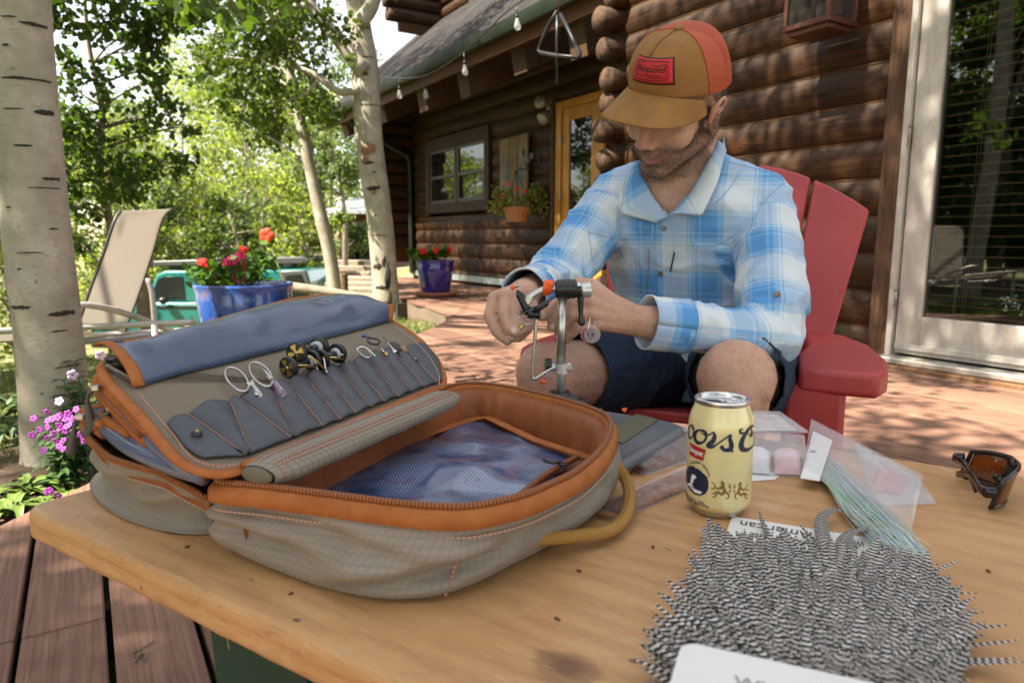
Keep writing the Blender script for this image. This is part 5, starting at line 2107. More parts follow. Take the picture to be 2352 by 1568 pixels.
# thread bobbins
def bobbin(label, f, r, stem, gold=True):
 """f: two end discs (x, y, off) in the close-up; stem: foot points"""
 A, B = zt(*f[0]), zt(*f[1])
 d = (B - A).normalized()
 t = thing_at('thread_bobbin', label, 'bobbin', zt(*stem[-1], .008), 'thread bobbins in the tool pockets')
 for e, sgn in ((A, -1), (B, 1)):
  mb = MB()
  mb.lathe([(r * .30, -.003), (r * .8, -.003), (r, -.002), (r * 1.04, 0), (r, .003), (r * .86, .0036), (r * .8, .0025), (r * .28, .0025)], 26, axis_frame(e, d * sgn))
  dk = wbuild(mb, 'disc', black, t, auto=40)
  if gold:
   for q in range(4):
    th = q * math.pi / 2 + .4
    M = axis_frame(e + d * sgn * .0030, d * sgn)
    mb = MB()
    poly = [(.0022, -.0012), (r * .76, -r * .30), (r * .80, 0), (r * .76, r * .30), (.0022, .0012)]
    cs, sn = math.cos(th), math.sin(th)
    mb.prism([(x * cs - y * sn, x * sn + y * cs) for x, y in poly], -.0004, .0009, M)
    wbuild(mb, 'spoke_plate', brass, dk, smooth=False)
   mb = MB()
   mb.lathe([(0, .0042), (.0022, .004), (.0024, .002)], 12, axis_frame(e, d * sgn))
   wbuild(mb, 'axle_cap', satin, dk)
 mb = MB()
 mb.tube([A, B], r * .36, 14)
 wbuild(mb, 'spool', black, t)
 mb = MB()
 q = A.lerp(B, .82)
 mb.tube([q, q + d * .006], r * .62, 16)
 wbuild(mb, 'collar', flat('pale_collar', (.45, .50, .56), .4), t)
 for k, e in enumerate((A, B)):
  mb = MB()
  P = [e + d * (.003 if k == 0 else -.003), e.lerp(zt(*stem[0], .016), .55) + PN * .004, zt(*stem[0], .012), zt(*stem[1], .009)]
  mb.tube(spline(P, 14), .0012, 8)
  wbuild(mb, 'arm', brass if k == 0 else chrome, t)
 return t
bobbin('black thread bobbin with gold spoked discs standing in front of two others', ((1310, 520, .016), (1640, 420, .018)), .0128, ((1725, 545), (1720, 660)))
bobbin('black thread bobbin with gold spoked disc resting on its neighbours', ((1430, 300, .030), (1750, 215, .024)), .0125, ((1850, 560), (1895, 605)))
bobbin('black thread bobbin with pale grey collar and brass arm behind', ((1780, 400, .018), (2020, 310, .020)), .0125, ((2150, 430), (2190, 520)))
# whip finisher, hackle pliers, hair stacker
t = thing_at('wire_tool', 'looped polished wire tool standing in a slate pocket', 'tool', zs(500, 720, .010))
mb = MB()
P = [zs(430, 800, .009), zs(270, 600, .012), zs(255, 540, .014), zs(330, 500, .016), zs(440, 540, .016), zs(620, 715, .010)]
mb.tube(spline(P, 24), .0013, 8)
wbuild(mb, 'wire_frame', chrome, t)
mb = MB()
mb.tube(spline([zs(265, 540, .014), zs(300, 620, .016), zs(400, 690, .018), zs(490, 690, .018), zs(500, 640, .018), zs(440, 550, .016)], 20), .0011, 8)
wbuild(mb, 'wire_loop', chrome, t)
t = thing_at('hackle_pliers', 'black hackle pliers with blue tip on a thin steel shaft', 'pliers', zs(785, 640, .010))
mb = MB()
mb.tube([zs(785, 640, .010), zs(635, 460, .014)], .0012, 8)
wbuild(mb, 'shaft', chrome, t)
mb = MB()
mb.tube([zs(770, 620, .010), zs(800, 655, .010)], .0030, 10)
wbuild(mb, 'ferrule', brass, t)
mb = MB()
mb.tube(spline([zs(400, 300, .016), zs(440, 340, .018), zs(450, 410, .018), zs(560, 450, .018), zs(640, 440, .018), zs(670, 390, .018), zs(600, 350, .018), zs(480, 330, .018), zs(400, 300, .016)], 30), .0014, 8)
wbuild(mb, 'jaw_loop', black, t)
mb = MB()
mb.tube([zs(395, 300, .016), zs(325, 290, .016)], .0022, 8)
wbuild(mb, 'grip_tip', flat('blue_grip', (.02, .11, .38), .4), t)
t = thing_at('hair_packer', 'steel needle tool with dark leather tab and wooden peg', 'tool', zs(960, 590, .010))
mb = MB()
mb.tube([zs(960, 600, .012), zs(725, 310, .014)], [.0012, .0009], 8)
mb.tube([zs(920, 600, .012), zs(1000, 570, .012)], .0026, 10)
wbuild(mb, 'needle', chrome, t)
mb = MB()
mb.tube([zs(890, 420, .012), zs(1000, 560, .012)], .0072, 4, flat=(.25, 1))
wbuild(mb, 'leather_tab', flat('dark_leather', (.05, .035, .028), .7), t, smooth=False)
mb = MB()
mb.tube([zs(1080, 500, .012), zs(1150, 600, .011)], .0042, 10)
wbuild(mb, 'peg', flat('turned_wood', (.30, .17, .07), .5), t)
# ================================================================ BEER CAN
cb = onz(1646, 1190, TZ)
cd = Vector((cb.x, cb.y, 0)).normalized()
CC = Vector((cb.x, cb.y, TZ)) + cd * .0245
can = thing('beer_can', 'opened pale yellow beer can with navy script lettering', 'can', CC)
m_canb = NT('can_cream_lacquer')
n1 = m_canb.noise(m_canb.coord('Object'), 60, 3)
m_canb.put('Base Color', m_canb.ramp(n1, [(.3, (.74, .64, .32)), (.7, (.78, .68, .36))]))
m_canb.put('Metallic', .15)
m_canb.put('Roughness', .28)
m_canb.put('Coat Weight', .4)
m_canb = m_canb.m
alu = flat('can_aluminium', (.66, .66, .67), .25, 1.0, var=.05)
CR = .0331
mb = MB()
mb.lathe([(.0255, .0045), (.0285, .0075), (.0318, .0115), (CR, .016), (CR, .060), (CR * .997, .0905), (CR * .99, .0955), (.0312, .1045), (.0275, .1135), (.0268, .1165)], 72)
mb.build('body', m_canb, can)
mb = MB()
mb.lathe([(.0200, .006), (.0235, .0015), (.0250, .0002), (.0262, .0012), (.0268, .0052)], 48)
mb.build('base_rim', alu, can)
mb = MB()
mb.lathe([(.0268, .116), (.0276, .1185), (.0278, .1205), (.0270, .1218), (.0258, .1212), (.0250, .1175), (.0242, .1160), (.0236, .1165), (.001, .1168)], 64)
mb.build('lid', alu, can)
fx = -cd                                     # towards the camera
rx = Vector((-fx.y, fx.x, 0)) * 1            # to the right as seen by the camera
if rx.x < 0:
 rx = -rx
mb = MB()
mo = frame(V(0, 0, .1171) + rx * -.0105 + cd * -.001, rx, cd, (0, 0, 1))
mb.prism([(.0085 * math.cos(a) * 1.15, .0065 * math.sin(a)) for a in [k * math.pi / 12 for k in range(24)]], 0, .0003, mo)
mb.build('drink_opening', flat('opening_dark', (.01, .01, .01), .4), can, smooth=False)
mb = MB()
tp0 = V(0, 0, .1188) + rx * .004
mb.tube(ring_path(tp0 + rx * .006, rx * .0085, cd * .0062, 24), .0014, 8, closed=True)
mb.tube([tp0 - rx * .004 - cd * .005, tp0 - rx * .004 + cd * .005], .0015, 8)
mb.ellip(tp0 - rx * .001, (.0035, .0035, .0012))
mb.build('tab', alu, can)
def on_can(x, y, lift=.00025):
 """x: arc length right of the camera-facing line, y: height"""
 a = x / CR
 rr = CR + lift
 if y > .092:
  rr = CR * .992 + lift
 return (rx * math.sin(a) + fx * math.cos(a)) * rr + V(0, 0, y)
def ribbon(mb, pts, widths, mp, n=None):
 """calligraphic stroke: centre line in 2-D mapped by mp(x, y)"""
 P = spline([V(x, y, 0) for x, y in pts], n or len(pts) * 6)
 m_ = len(P)
 ww = [lerp(widths[min(int(k / (m_ - 1) * (len(widths) - 1)), len(widths) - 2)], widths[min(int(k / (m_ - 1) * (len(widths) - 1)) + 1, len(widths) - 1)], (k / (m_ - 1) * (len(widths) - 1)) % 1 if k < m_ - 1 else 1) for k in range(m_)]
 vs, fs = [], []
 for k in range(m_):
  t = P[min(k + 1, m_ - 1)] - P[max(k - 1, 0)]
  nn = Vector((-t.y, t.x, 0)).normalized() * ww[k] / 2
  a, b = P[k] - nn, P[k] + nn
  vs += [mp(a.x, a.y), mp(b.x, b.y)]
 for k in range(m_ - 1):
  fs.append((2 * k, 2 * k + 1, 2 * k + 3, 2 * k + 2))
 mb.add(vs, fs)
navy = flat('navy_print', (.012, .022, .055), .35, var=.1)
redp = flat('red_print', (.42, .015, .02), .35, var=.05)
white_p = flat('white_print', (.78, .78, .76), .4, var=.03)
gold_p = flat('gold_print', (.30, .17, .04), .35, .3)
def can_px(u, v):
 """photo pixel on the can -> (arc, height)"""
 # centre line u and scale measured on the can
 k = (u - (1649 - (v - 1040) * .032)) / (70.5 - (v - 940) * .012)
 k = max(-.998, min(.998, k))
 a = math.asin(k)
 drop = (1 - math.cos(a)) * 16
 y = (1181 - (v + drop)) / 262.0 * .1205
 return a * CR, y
def czp(x, y):
 return can_px((1680 + x / 4.355) * .91875, (950 + y / 4.355) * .91875)
def script(pts, w):
 mb_ = MB()
 s_ = CR / 70.0 * .91875 / 4.355
 ribbon(mb_, [czp(x, y) for x, y in pts], [q * .000155 for q in w], on_can)
 return mb_
words = [
 ([(236, 470), (215, 455), (195, 490), (190, 545), (202, 592), (225, 590), (245, 530), (240, 478), (228, 452), (222, 470), (250, 515), (290, 510)], [12, 10, 18, 26, 20, 10, 14, 18, 12, 8, 10, 8]),
 ([(330, 500), (300, 495), (265, 530), (258, 590), (290, 634), (340, 620), (370, 570), (365, 520), (330, 495), (325, 520), (370, 545), (410, 525)], [12, 12, 24, 32, 26, 14, 16, 24, 14, 8, 10, 10]),
 ([(405, 535), (440, 505), (452, 540), (440, 590), (400, 640), (395, 655), (430, 660), (470, 630)], [8, 12, 24, 30, 34, 30, 22, 12]),
 ([(470, 630), (540, 570), (605, 515), (598, 560), (612, 620), (600, 670), (550, 680), (515, 655), (540, 640)], [12, 10, 10, 24, 32, 30, 26, 18, 14]),
 ([(590, 660), (632, 638)], [12, 8]),
 ([(825, 405), (790, 430), (765, 500), (735, 490), (700, 490), (695, 460), (725, 448)], [10, 12, 10, 14, 18, 14, 8]),
 ([(835, 410), (780, 440), (735, 520), (708, 600), (715, 655), (760, 668), (810, 640), (850, 600)], [10, 14, 30, 42, 38, 26, 16, 12]),
 ([(800, 440), (812, 480), (790, 510), (812, 520), (830, 470)], [14, 24, 14, 12, 10]),
]
for w_ in words:
 script(*w_).build('lettering', navy, can, smooth=False)
# further letters round the back of the can
mb = MB()
for k in range(3):
 x0 = .052 + k * .016
 ribbon(mb, [(x0 + .006 * math.cos(a), .080 + .006 * math.sin(a)) for a in [q * .55 for q in range(13)]], [.0025, .004, .0025, .004, .0025], on_can)
mb.build('lettering', navy, can, smooth=False)
mb = MB()
q = czp(622, 690)
mb.add([on_can(q[0] + .0012 * math.cos(a), q[1] + .0012 * math.sin(a)) for a in [k * .6283 for k in range(10)]], [tuple(range(10))])
mb.build('lettering_dot', navy, can, smooth=False)
# red Banquet plate
corner = [czp(203, 636), czp(203, 775), czp(345, 824), czp(371, 697)]
def quad_fn(c4, lift):
 def f(a, b):
  x = lerp(lerp(c4[0][0], c4[3][0], a), lerp(c4[1][0], c4[2][0], a), b)
  y = lerp(lerp(c4[0][1], c4[3][1], a), lerp(c4[1][1], c4[2][1], a), b)
  return on_can(x, y, lift)
 return f
mb = MB()
mb.grid(quad_fn(corner, .00022), 10, 2)
plate = mb.build('red_plate', redp, can, smooth=False)
def text_on(txt, c4, size_frac, mat, name, parent, lift, bold=.0, shear=0.0, fit=.86, mp=None):
 """letters stretched into a four-corner patch (tl, bl, br, tr)"""
 vs, fs = text_geo(txt, 1.0, bold, shear)
 xs = [v[0] for v in vs]
 ys = [v[1] for v in vs]
 x0, x1, y0, y1 = min(xs), max(xs), min(ys), max(ys)
 out = []
 for (x, y) in vs:
  a = .5 + ((x - x0) / (x1 - x0) - .5) * fit
  b = .5 - ((y - y0) / (y1 - y0) - .5) * size_frac
  px_ = lerp(lerp(c4[0][0], c4[3][0], a), lerp(c4[1][0], c4[2][0], a), b)
  py_ = lerp(lerp(c4[0][1], c4[3][1], a), lerp(c4[1][1], c4[2][1], a), b)
  out.append((mp or on_can)(px_, py_, lift))
 mb_ = MB()
 mb_.add(out, fs)
 return mb_.build(name, mat, parent, smooth=False)
text_on('Banquet', corner, .62, white_p, 'lettering', can, .00042, bold=.02)
for (txt, c4) in (('BREWED WITH 100%', [(163, 1185), (163, 1215), (365, 1295), (365, 1268)]), ('ROCKY MOUNTAIN WATER', [(150, 1205), (150, 1238), (408, 1330), (408, 1300)]), ('SINCE 1873', [(186, 1262), (186, 1292), (302, 1332), (302, 1304)])):
 text_on(txt, [czp(*q) for q in c4], .9, navy, 'lettering', can, .00025, bold=.02, fit=1.0)
for i, ch in enumerate('GOLDEN, COLORADO'):
 if ch == ' ':
  continue
 th = R(118 - i * 6.4)
 cx, cy = 285 + 130 * math.cos(th), 1045 - 200 * math.sin(th)
 if cx < 175:
  continue
 tx, ty = math.sin(th) * 9, math.cos(th) * 14
 ox, oy = math.cos(th) * 11, -math.sin(th) * 15
 c4 = [(cx - tx + ox, cy - ty + oy), (cx - tx - ox, cy - ty - oy), (cx + tx - ox, cy + ty - oy), (cx + tx + ox, cy + ty + oy)]
 text_on(ch, [czp(*q) for q in c4], .9, navy, 'lettering', can, .00025, bold=.02, fit=.8)
# mountain roundel
def fill_can(mb, poly, c, lift, rings=9):
 n = len(poly)
 vs = [on_can(lerp(c[0], p[0], j / rings), lerp(c[1], p[1], j / rings), lift) for j in range(rings + 1) for p in poly]
 mb.add(vs, [(j * n + i, j * n + (i + 1) % n, (j + 1) * n + (i + 1) % n, (j + 1) * n + i) for j in range(rings) for i in range(n)])
mb = MB()
cx, cy = 284, 1060
pts = [czp(cx + 117 * math.cos(a), cy + 145 * math.sin(a) + 18 * math.cos(a)) for a in [k * math.pi / 12 for k in range(0, 13)]]
peak = [(172, 985), (190, 930), (212, 895), (230, 905), (250, 888), (275, 915), (300, 915), (330, 940), (355, 960), (385, 985), (398, 1030)]
poly = pts + [czp(*q) for q in peak]
c0_ = czp(cx, cy)
fill_can(mb, poly, c0_, .00022)
mb.build('mountain_emblem', navy, can, smooth=False)
mb = MB()
for pts_ in ([(225, 1050), (235, 990), (262, 985), (285, 1015), (262, 1030), (250, 1080), (222, 1110)], [(190, 1105), (225, 1085), (260, 1130), (230, 1125), (200, 1120)], [(210, 1135), (270, 1140), (330, 1165), (300, 1175), (250, 1155)], [(245, 1165), (310, 1150), (345, 1160), (320, 1185), (275, 1180)]):
 q = [czp(*p) for p in pts_]
 c_ = (sum(a for a, b in q) / len(q), sum(b for a, b in q) / len(q))
 fill_can(mb, q, c_, .0005, 3)
mb.build('waterfall_emblem', white_p, can, smooth=False)
for sgn, ox in ((1, 425), (-1, 782)):
 mb = MB()
 sq = 1.0 if sgn > 0 else .78
 for st_, w_ in (([(0, 30), (30, 50), (40, 85), (80, 90), (110, 60), (100, 20), (130, 40)], [8, 10, 12, 22, 30, 22, 10]), ([(110, 60), (125, 110), (100, 150), (60, 130), (30, 150), (5, 150)], [26, 30, 26, 22, 14, 10]), ([(120, 120), (160, 140), (165, 180), (140, 195)], [26, 20, 12, 10]), ([(60, 130), (40, 180), (10, 190)], [20, 14, 8]), ([(40, 85), (10, 105), (0, 90)], [14, 10, 6]), ([(110, 20), (105, 0)], [12, 4]), ([(165, 45), (175, 60), (170, 80)], [10, 16, 8]), ([(168, 100), (178, 110), (170, 125)], [10, 16, 8]), ([(160, 30), (185, 40), (182, 130)], [4, 4, 4])):
  ribbon(mb, [czp(ox + sgn * x * sq, 1005 + y) for x, y in st_], [q * .00011 * (1 if sgn > 0 else .9) for q in w_], lambda x, y: on_can(x, y, .00025))
 mb.build('lion_emblem', gold_p, can, smooth=False)
# ================================================================ GREY CASE WITH VISE
BX = onz(1545, 975, TZ + .026)
def m_case():
 m = NT('slate_plastic_case')
 c = m.coord('Object')
 n1, n2 = m.noise(c, 9, 5, .65), m.noise(m.coord('Object', (3, 30, 3)), 6, 4, .7)
 m.put('Base Color', m.mix(m.ramp(n2, [(.6, 0.0), (.75, .4)]), m.ramp(n1, [(.3, (.085, .095, .105)), (.7, (.13, .14, .15))]), (.25, .26, .26)))
 m.put('Roughness', m.ramp(n1, [(.3, .33), (.7, .5)]))
 return m.m
p1 = V(.262, .958, 0)
case = thing('tackle_case', 'flat slate grey plastic case with fleece strip under the vise', 'case', (p1.x - .1, p1.y, TZ))
ux = Vector((-.585, -.811, 0))
uy = Vector((-.811, .585, 0))
LX, LY = .24, .36
FR = frame((p1.x, p1.y, 0), ux, uy, (0, 0, 1))
def cs(x, y, z):
 return FR @ V(x, y, z)
mb = MB()
rings = []
for (ins, z) in ((.006, TZ + .0006), (.001, TZ + .003), (0, TZ + .012), (.002, TZ + .0155), (.0075, TZ + .0183), (.011, TZ + .0186), (.013, TZ + .0175), (.02, TZ + .0175)):
 rings.append([cs(x, y, z) for x, y in rrect(ins, LX - ins, ins, LY - ins, .038 - ins * .5, 7)])
if (rings[0][1] - rings[0][0]).cross(rings[0][2] - rings[0][1]).z < 0:
 pass
loft_rings(mb, rings)
wbuild(mb, 'case_body', m_case(), case, auto=40)
CZ = TZ + .0175
fl = [onz(1460, 952, CZ), onz(1512, 965, CZ), onz(1430, 1020, CZ), onz(1380, 1002, CZ)]
m = NT('matted_fleece')
n1 = m.noise(m.coord('Object'), 260, 4, .7)
m.put('Base Color', m.ramp(n1, [(.3, (.07, .065, .04)), (.7, (.20, .19, .13))]))
m.put('Roughness', .95)
m.bump(n1, 1.0, .003)
def fleece(a, b):
 p = fl[0].lerp(fl[1], a).lerp(fl[3].lerp(fl[2], a), b)
 return p + V(0, 0, .0012 + .0012 * mnoise.noise((p.x * 300, p.y * 300, 0)) + .0008 * math.sin(math.pi * a))
mb = MB()
mb.grid(fleece, 14, 44)
wbuild(mb, 'fleece_strip', m.m, case)
ob_ = flat('orange_bead', (.80, .10, .015), .35)
for i, (u, v) in enumerate(((1431, 944), (1437, 943), (1434, 947))):
 p = onz(u, v, CZ)
 mb = MB()
 mb.ellip((0, 0, 0), .0026, nu=14, nv=8)
 o = mb.build('bead', ob_, None, loc=(p.x, p.y, CZ + .0026))
 tag(o, 'tiny bright orange bead lying on the grey case', 'bead', 'orange beads on the grey case')
p = onz(1355, 938, CZ + .001)
mb = MB()
mb.tube(spline([p, p + V(.010, -.004, 0), p + V(.018, -.007, .002), p + V(.016, -.010, .002)], 10), .0005, 6)
o = mb.build('fish_hook', satin)
tag(o, 'small bent steel hook lying on the grey case', 'hook')
# vise
VY = 1.02
def vz(x, y, dy=0.0):
 """point in the vise plane from the close-up"""
 return aty((1180 + x / 3.919) * .91875, (640 + y / 3.92) * .91875, VY + dy)
vb = vz(870, 1345)
vise = thing('fly_tying_vise', 'silver fly tying vise with black knobs and orange bands on the case', 'vise', (vb.x, vb.y, CZ))
steel = flat('vise_steel', (.50, .49, .45), .32, .9, var=.12, scale=60)
wsteel = flat('vise_pale_metal', (.55, .56, .55), .3, .7, var=.05)
mb = MB()
mb.tube([vz(872, 1400), vz(868, 880)], .0066, 20)
wbuild(mb, 'post', wsteel, vise)
mb = MB()
mb.tube([vz(868, 1060), vz(884, 390)], .0071, 20)
wbuild(mb, 'post_sleeve', steel, vise)
mb = MB()
q = vz(862, 1420)
mb.box((q.x, q.y, (vz(862, 1330).z + CZ) / 2), (.036, .036, vz(862, 1330).z - CZ), bev=.004)
mb.box((q.x + .026, q.y - .004, CZ + .012), (.03, .03, .024), bev=.003)
wbuild(mb, 'base_block', black, vise, smooth=False)
mb = MB()
k = vz(975, 1425, -.015)
mb.lathe([(0, .006), (.010, .0055), (.0115, .004), (.0115, -.004), (.006, -.006), (.005, -.02)], 22, axis_frame(k, (.35, -.9, .15)))
wbuild(mb, 'base_knob', black, vise, auto=40)
# collar with thumb screws
mb = MB()
mb.tube([vz(868, 1140), vz(870, 1050)], .0105, 20)
mb.tube([vz(868, 1145), vz(868, 1120)], .0125, 20)
mb.tube([vz(775, 1085), vz(930, 1085)], .0066, 14)
wbuild(mb, 'collar', wsteel, vise, auto=45)
mb = MB()
mb.tube([vz(715, 1065, -.001), vz(770, 1068)], [.0105, .0105], 18)
wbuild(mb, 'collar_knob', black, vise, auto=45)
mb = MB()
mb.box(vz(945, 1085), (.010, .008, .012), bev=.002)
wbuild(mb, 'collar_screw', wsteel, vise, smooth=False)
# bobbin cradle wire
mb = MB()
mb.tube(spline([vz(805, 1085, -.008), vz(700, 1150, -.01), vz(620, 1200, -.012), vz(590, 1180, -.012), vz(592, 1080, -.012), vz(612, 850, -.012), vz(635, 600, -.012)], 40), .0025, 10)
wbuild(mb, 'cradle_arm', steel, vise)
mb = MB()
mb.tube(spline([vz(560, 590, -.012), vz(500, 592, -.012), vz(440, 610, -.014), vz(500, 655, -.014), vz(595, 662, -.012)], 24), .0010, 8)
wbuild(mb, 'cradle_wire', steel, vise)
mb = MB()
mb.tube([vz(548, 560, -.012), vz(612, 572, -.012)], .0075, 14)
mb.tube([vz(612, 570, -.014), vz(668, 572, -.014)], .0068, 14)
wbuild(mb, 'cradle_clamp', black, vise, auto=40)
# jaws
mb = MB()
j0, j1 = vz(445, 335, -.004), vz(560, 560, -.006)
dj = (j1 - j0)
side = Vector((dj.z, 0, -dj.x)).normalized()
for off in (-.004, .004):
 P = [j0 + V(0, off * .3, 0), j0 + dj * .18 + V(0, off, 0), j0 + dj * .6 + V(0, off, 0), j1 + V(0, off, 0)]
 mb.tube(P, [.0022, .0072, .0082, .0078], 6, flat=(.55, 1.0))
wbuild(mb, 'jaw', flat('jaw_black_steel', (.035, .035, .036), .25, .7), vise, smooth=False)
mb = MB()
mb.tube(ring_path(vz(555, 525, -.006), V(.0115, -.002, .004), V(.001, .010, .001), 20), .0012, 8, closed=True)
wbuild(mb, 'jaw_band', flat('green_rubber', (.01, .12, .07), .4), vise)
mb = MB()
mb.tube([vz(585, 560, -.012), vz(640, 520, -.02), vz(722, 468, -.026)], [.0036, .0046, .0048], 12)
mb.ellip(vz(722, 468, -.026), .0048)
wbuild(mb, 'jaw_lever', black, vise)
mb = MB()
mb.box(vz(548, 430, -.004), (.011, .012, .014), Matrix.Rotation(R(25), 3, 'Y'), .0015)
wbuild(mb, 'jaw_block', wsteel, vise, smooth=False)
mb = MB()
mb.tube(spline([vz(555, 420), vz(620, 370), vz(690, 335), vz(760, 320), vz(830, 318)], 20), .0052, 14)
wbuild(mb, 'head_arm', wsteel, vise)
for k, x in enumerate((718, 748, 775)):
 mb = MB()
 cc = vz(x, 312 - k * 4)
 mb.tube(ring_path(cc, V(.0015, .0085, .001), V(.001, -.001, .0092 if k < 2 else .008), 20), .0030, 8, closed=True)
 if k == 1:
  mb.ellip(vz(770, 280, -.008), (.0055, .004, .005))
 wbuild(mb, 'orange_band', ob_, vise)
mb = MB()
a, b = vz(812, 325), vz(945, 322)
ax = (b - a).normalized()
prof = []
mb.lathe([(.006, 0), (.0125, .001), (.0145, .004), (.0150, .010), (.0142, .012), (.0155, .0145), (.0155, .021), (.0142, .023), (.0150, .026), (.0135, .032), (.0085, .0335)], 26, axis_frame(a, ax))
wbuild(mb, 'rotary_hub', black, vise, auto=35)
mb = MB()
mb.lathe([(.008, 0), (.0098, .001), (.0098, .011), (.0082, .012), (.0105, .0135), (.0105, .022), (.0085, .023), (.0078, .034)], 24, axis_frame(vz(920, 325), ax))
mb.lathe([(.006, 0), (.0108, .0008), (.0112, .003), (.0112, .013), (.0095, .015), (.0065, .0152), (.006, .0145), (.002, .0145)], 24, axis_frame(vz(1072, 335), ax))
wbuild(mb, 'hub_sleeve', wsteel, vise, auto=35)
mb = MB()
mb.tube([vz(1020, 330), vz(1065, 330)], .0112, 18)
mb.tube([vz(1050, 335), vz(1062, 400), vz(1066, 500), vz(1068, 580), vz(1074, 630), vz(1076, 655)], [.0055, .0052, .0042, .0034, .0048, .0056], 12)
mb.ellip(vz(1076, 650), .0056)
wbuild(mb, 'crank_handle', black, vise, auto=60)
mb = MB()
mb.tube([vz(1110, 300, .004), vz(1165, 240, .006)], [.0018, .0014], 8)
wbuild(mb, 'crank_pin', wsteel, vise)
mb = MB()
mb.ellip(vz(1165, 240, .006), .0022)
wbuild(mb, 'crank_pin_tip', brass, vise)
def fly(label, x, y, s, dy, up):
 p = vz(x, y, dy)
 t = thing('tied_fly', label, 'fly', p)
 mb = MB()
 mb.ellip((0, 0, 0), .0034 * s)
 mb.build('bead_head', ob_, t)
 mb = MB()
 d = Vector(up)
 mb.tube(spline([V(0, 0, 0), d * .4, d + V(0, 0, .001)], 8), [.0022 * s, .0018 * s, .0016 * s, .0012 * s, .001 * s, .0008 * s, .0006 * s, .0004 * s], 8)
 mb.build('body', flat('dubbed_body', (.10, .05, .04), .9), t)
 rnd = random.Random(int(x))
 for k in range(10):
  mb = MB()
  e = d * rnd.uniform(.9, 1.7) + V(rnd.uniform(-1, 1), rnd.uniform(-1, 1), rnd.uniform(-.6, 1)) * .006 * s
  mb.tube([d * .3, lerp(d * .3, e, .5) + V(0, 0, .001), e], [.0004, .0003, .0001], 4)
  mb.build('fibre', flat('pale_pink_fibre', (.62, .48, .52), .5), t)
fly('small finished fly with orange bead head hanging on the cradle wire', 697, 1228, 1.25, -.012, (.006, 0, .010))
fly('tiny fly with orange bead clamped in the vise jaws', 400, 310, 1.0, -.004, (.010, 0, .001))
# ================================================================ MATERIAL PACKETS
clear = glassy('clear_polybag', (.97, .97, .98), .10, .05)
clear2 = glassy('clear_box_plastic', (.93, .93, .94), .12, .16)
m_brown = NT('brown_dubbing')
n1 = m_brown.noise(m_brown.coord('Object'), 130, 5, .75)
m_brown.put('Base Color', m_brown.ramp(n1, [(.3, (.05, .020, .010)), (.55, (.16, .062, .028)), (.8, (.30, .15, .075))]))
m_brown.put('Roughness', .9)
m_brown.bump(n1, 1.0, .004)
m_brown = m_brown.m
m_rust = NT('rusty_feather_fluff')
n1 = m_rust.noise(m_rust.coord('Object'), 90, 4, .7)
m_rust.put('Base Color', m_rust.ramp(n1, [(.3, (.15, .055, .028)), (.7, (.36, .17, .095))]))
m_rust.put('Roughness', .8)
m_rust.bump(n1, .8, .003)
m_rust = m_rust.m
def pillow(quad, h, seed, wr=.002, z0=TZ + .0008, inset=0.0, nu=30, nv=20):
 """closed puffed sheet over four floor points"""
 P = [onz(u, v, TZ) for u, v in quad]
 def f(a, b, s_):
  p = P[0].lerp(P[1], a).lerp(P[3].lerp(P[2], a), b)
  e = (math.sin(math.pi * a) * math.sin(math.pi * b)) ** .45
  w = mnoise.noise((p.x * 45, p.y * 45, seed)) + .6 * mnoise.noise((p.x * 110, p.y * 110, seed + 3))
  return V(p.x, p.y, z0 + (h * e + wr * w * (.3 + e) + .0016 if s_ else .0))
 mb = MB()
 mb.grid(lambda a, b: f(a, b, 1), nu, nv)
 mb.grid(lambda a, b: f(a, b, 0) + (V(0, 0, 0)), 6, 4, flip=True)
 return mb
def strands(base_fn, n, seed, L, r=.00025, up=.3):
 rnd = random.Random(seed)
 mb = MB()
 for k in range(n):
  p = base_fn(rnd)
  th = rnd.uniform(0, 6.28)
  d = V(math.cos(th), math.sin(th), rnd.uniform(-.1, up)).normalized() * L * rnd.uniform(.5, 1.2)
  q = p + d * .5 + V(rnd.gauss(0, .15), rnd.gauss(0, .15), rnd.gauss(0, .1)) * L
  mb.tube([p, q, p + d], [r, r, r * .4], 3, caps=False)
 return mb
t = thing('material_packet', 'clear packet holding dark brown dubbing lying under the can', 'packet', onz(1500, 1060, TZ))
packet_q = [(1408, 1052), (1610, 968), (1608, 1055), (1480, 1098)]
wbuild(pillow(packet_q, .006, 1, .0024, TZ + .0022), 'plastic_sleeve', clear, t)
wbuild(pillow([(1416, 1050), (1600, 985), (1602, 1050), (1480, 1092)], .004, 2, .0012, TZ + .001), 'dubbing', m_brown, t)
rq = [onz(u, v, TZ + .004) for u, v in ((1412, 1048), (1470, 1085))]
o = wbuild(strands(lambda r_: rq[0].lerp(rq[1], r_.random()) + V(r_.gauss(0, .004), r_.gauss(0, .003), r_.uniform(0, .004)), 420, 4, .010, .00028), 'loose_fibres', m_brown, t)
o['kind'] = 'stuff'
t = thing('material_packet', 'clear packet holding rusty red fluff beside the can and rope handle', 'packet', onz(1480, 1140, TZ))
wbuild(pillow([(1370, 1168), (1600, 1064), (1602, 1118), (1440, 1192)], .007, 11, .003, TZ + .0022), 'plastic_sleeve', clear, t)
wbuild(pillow([(1380, 1165), (1596, 1072), (1596, 1118), (1436, 1186)], .005, 12, .0016, TZ + .001), 'fluff', m_rust, t)
t = thing('paper_label', 'small white label lying between the grey case and the packets', 'label', onz(1530, 1000, TZ))
mb = MB()
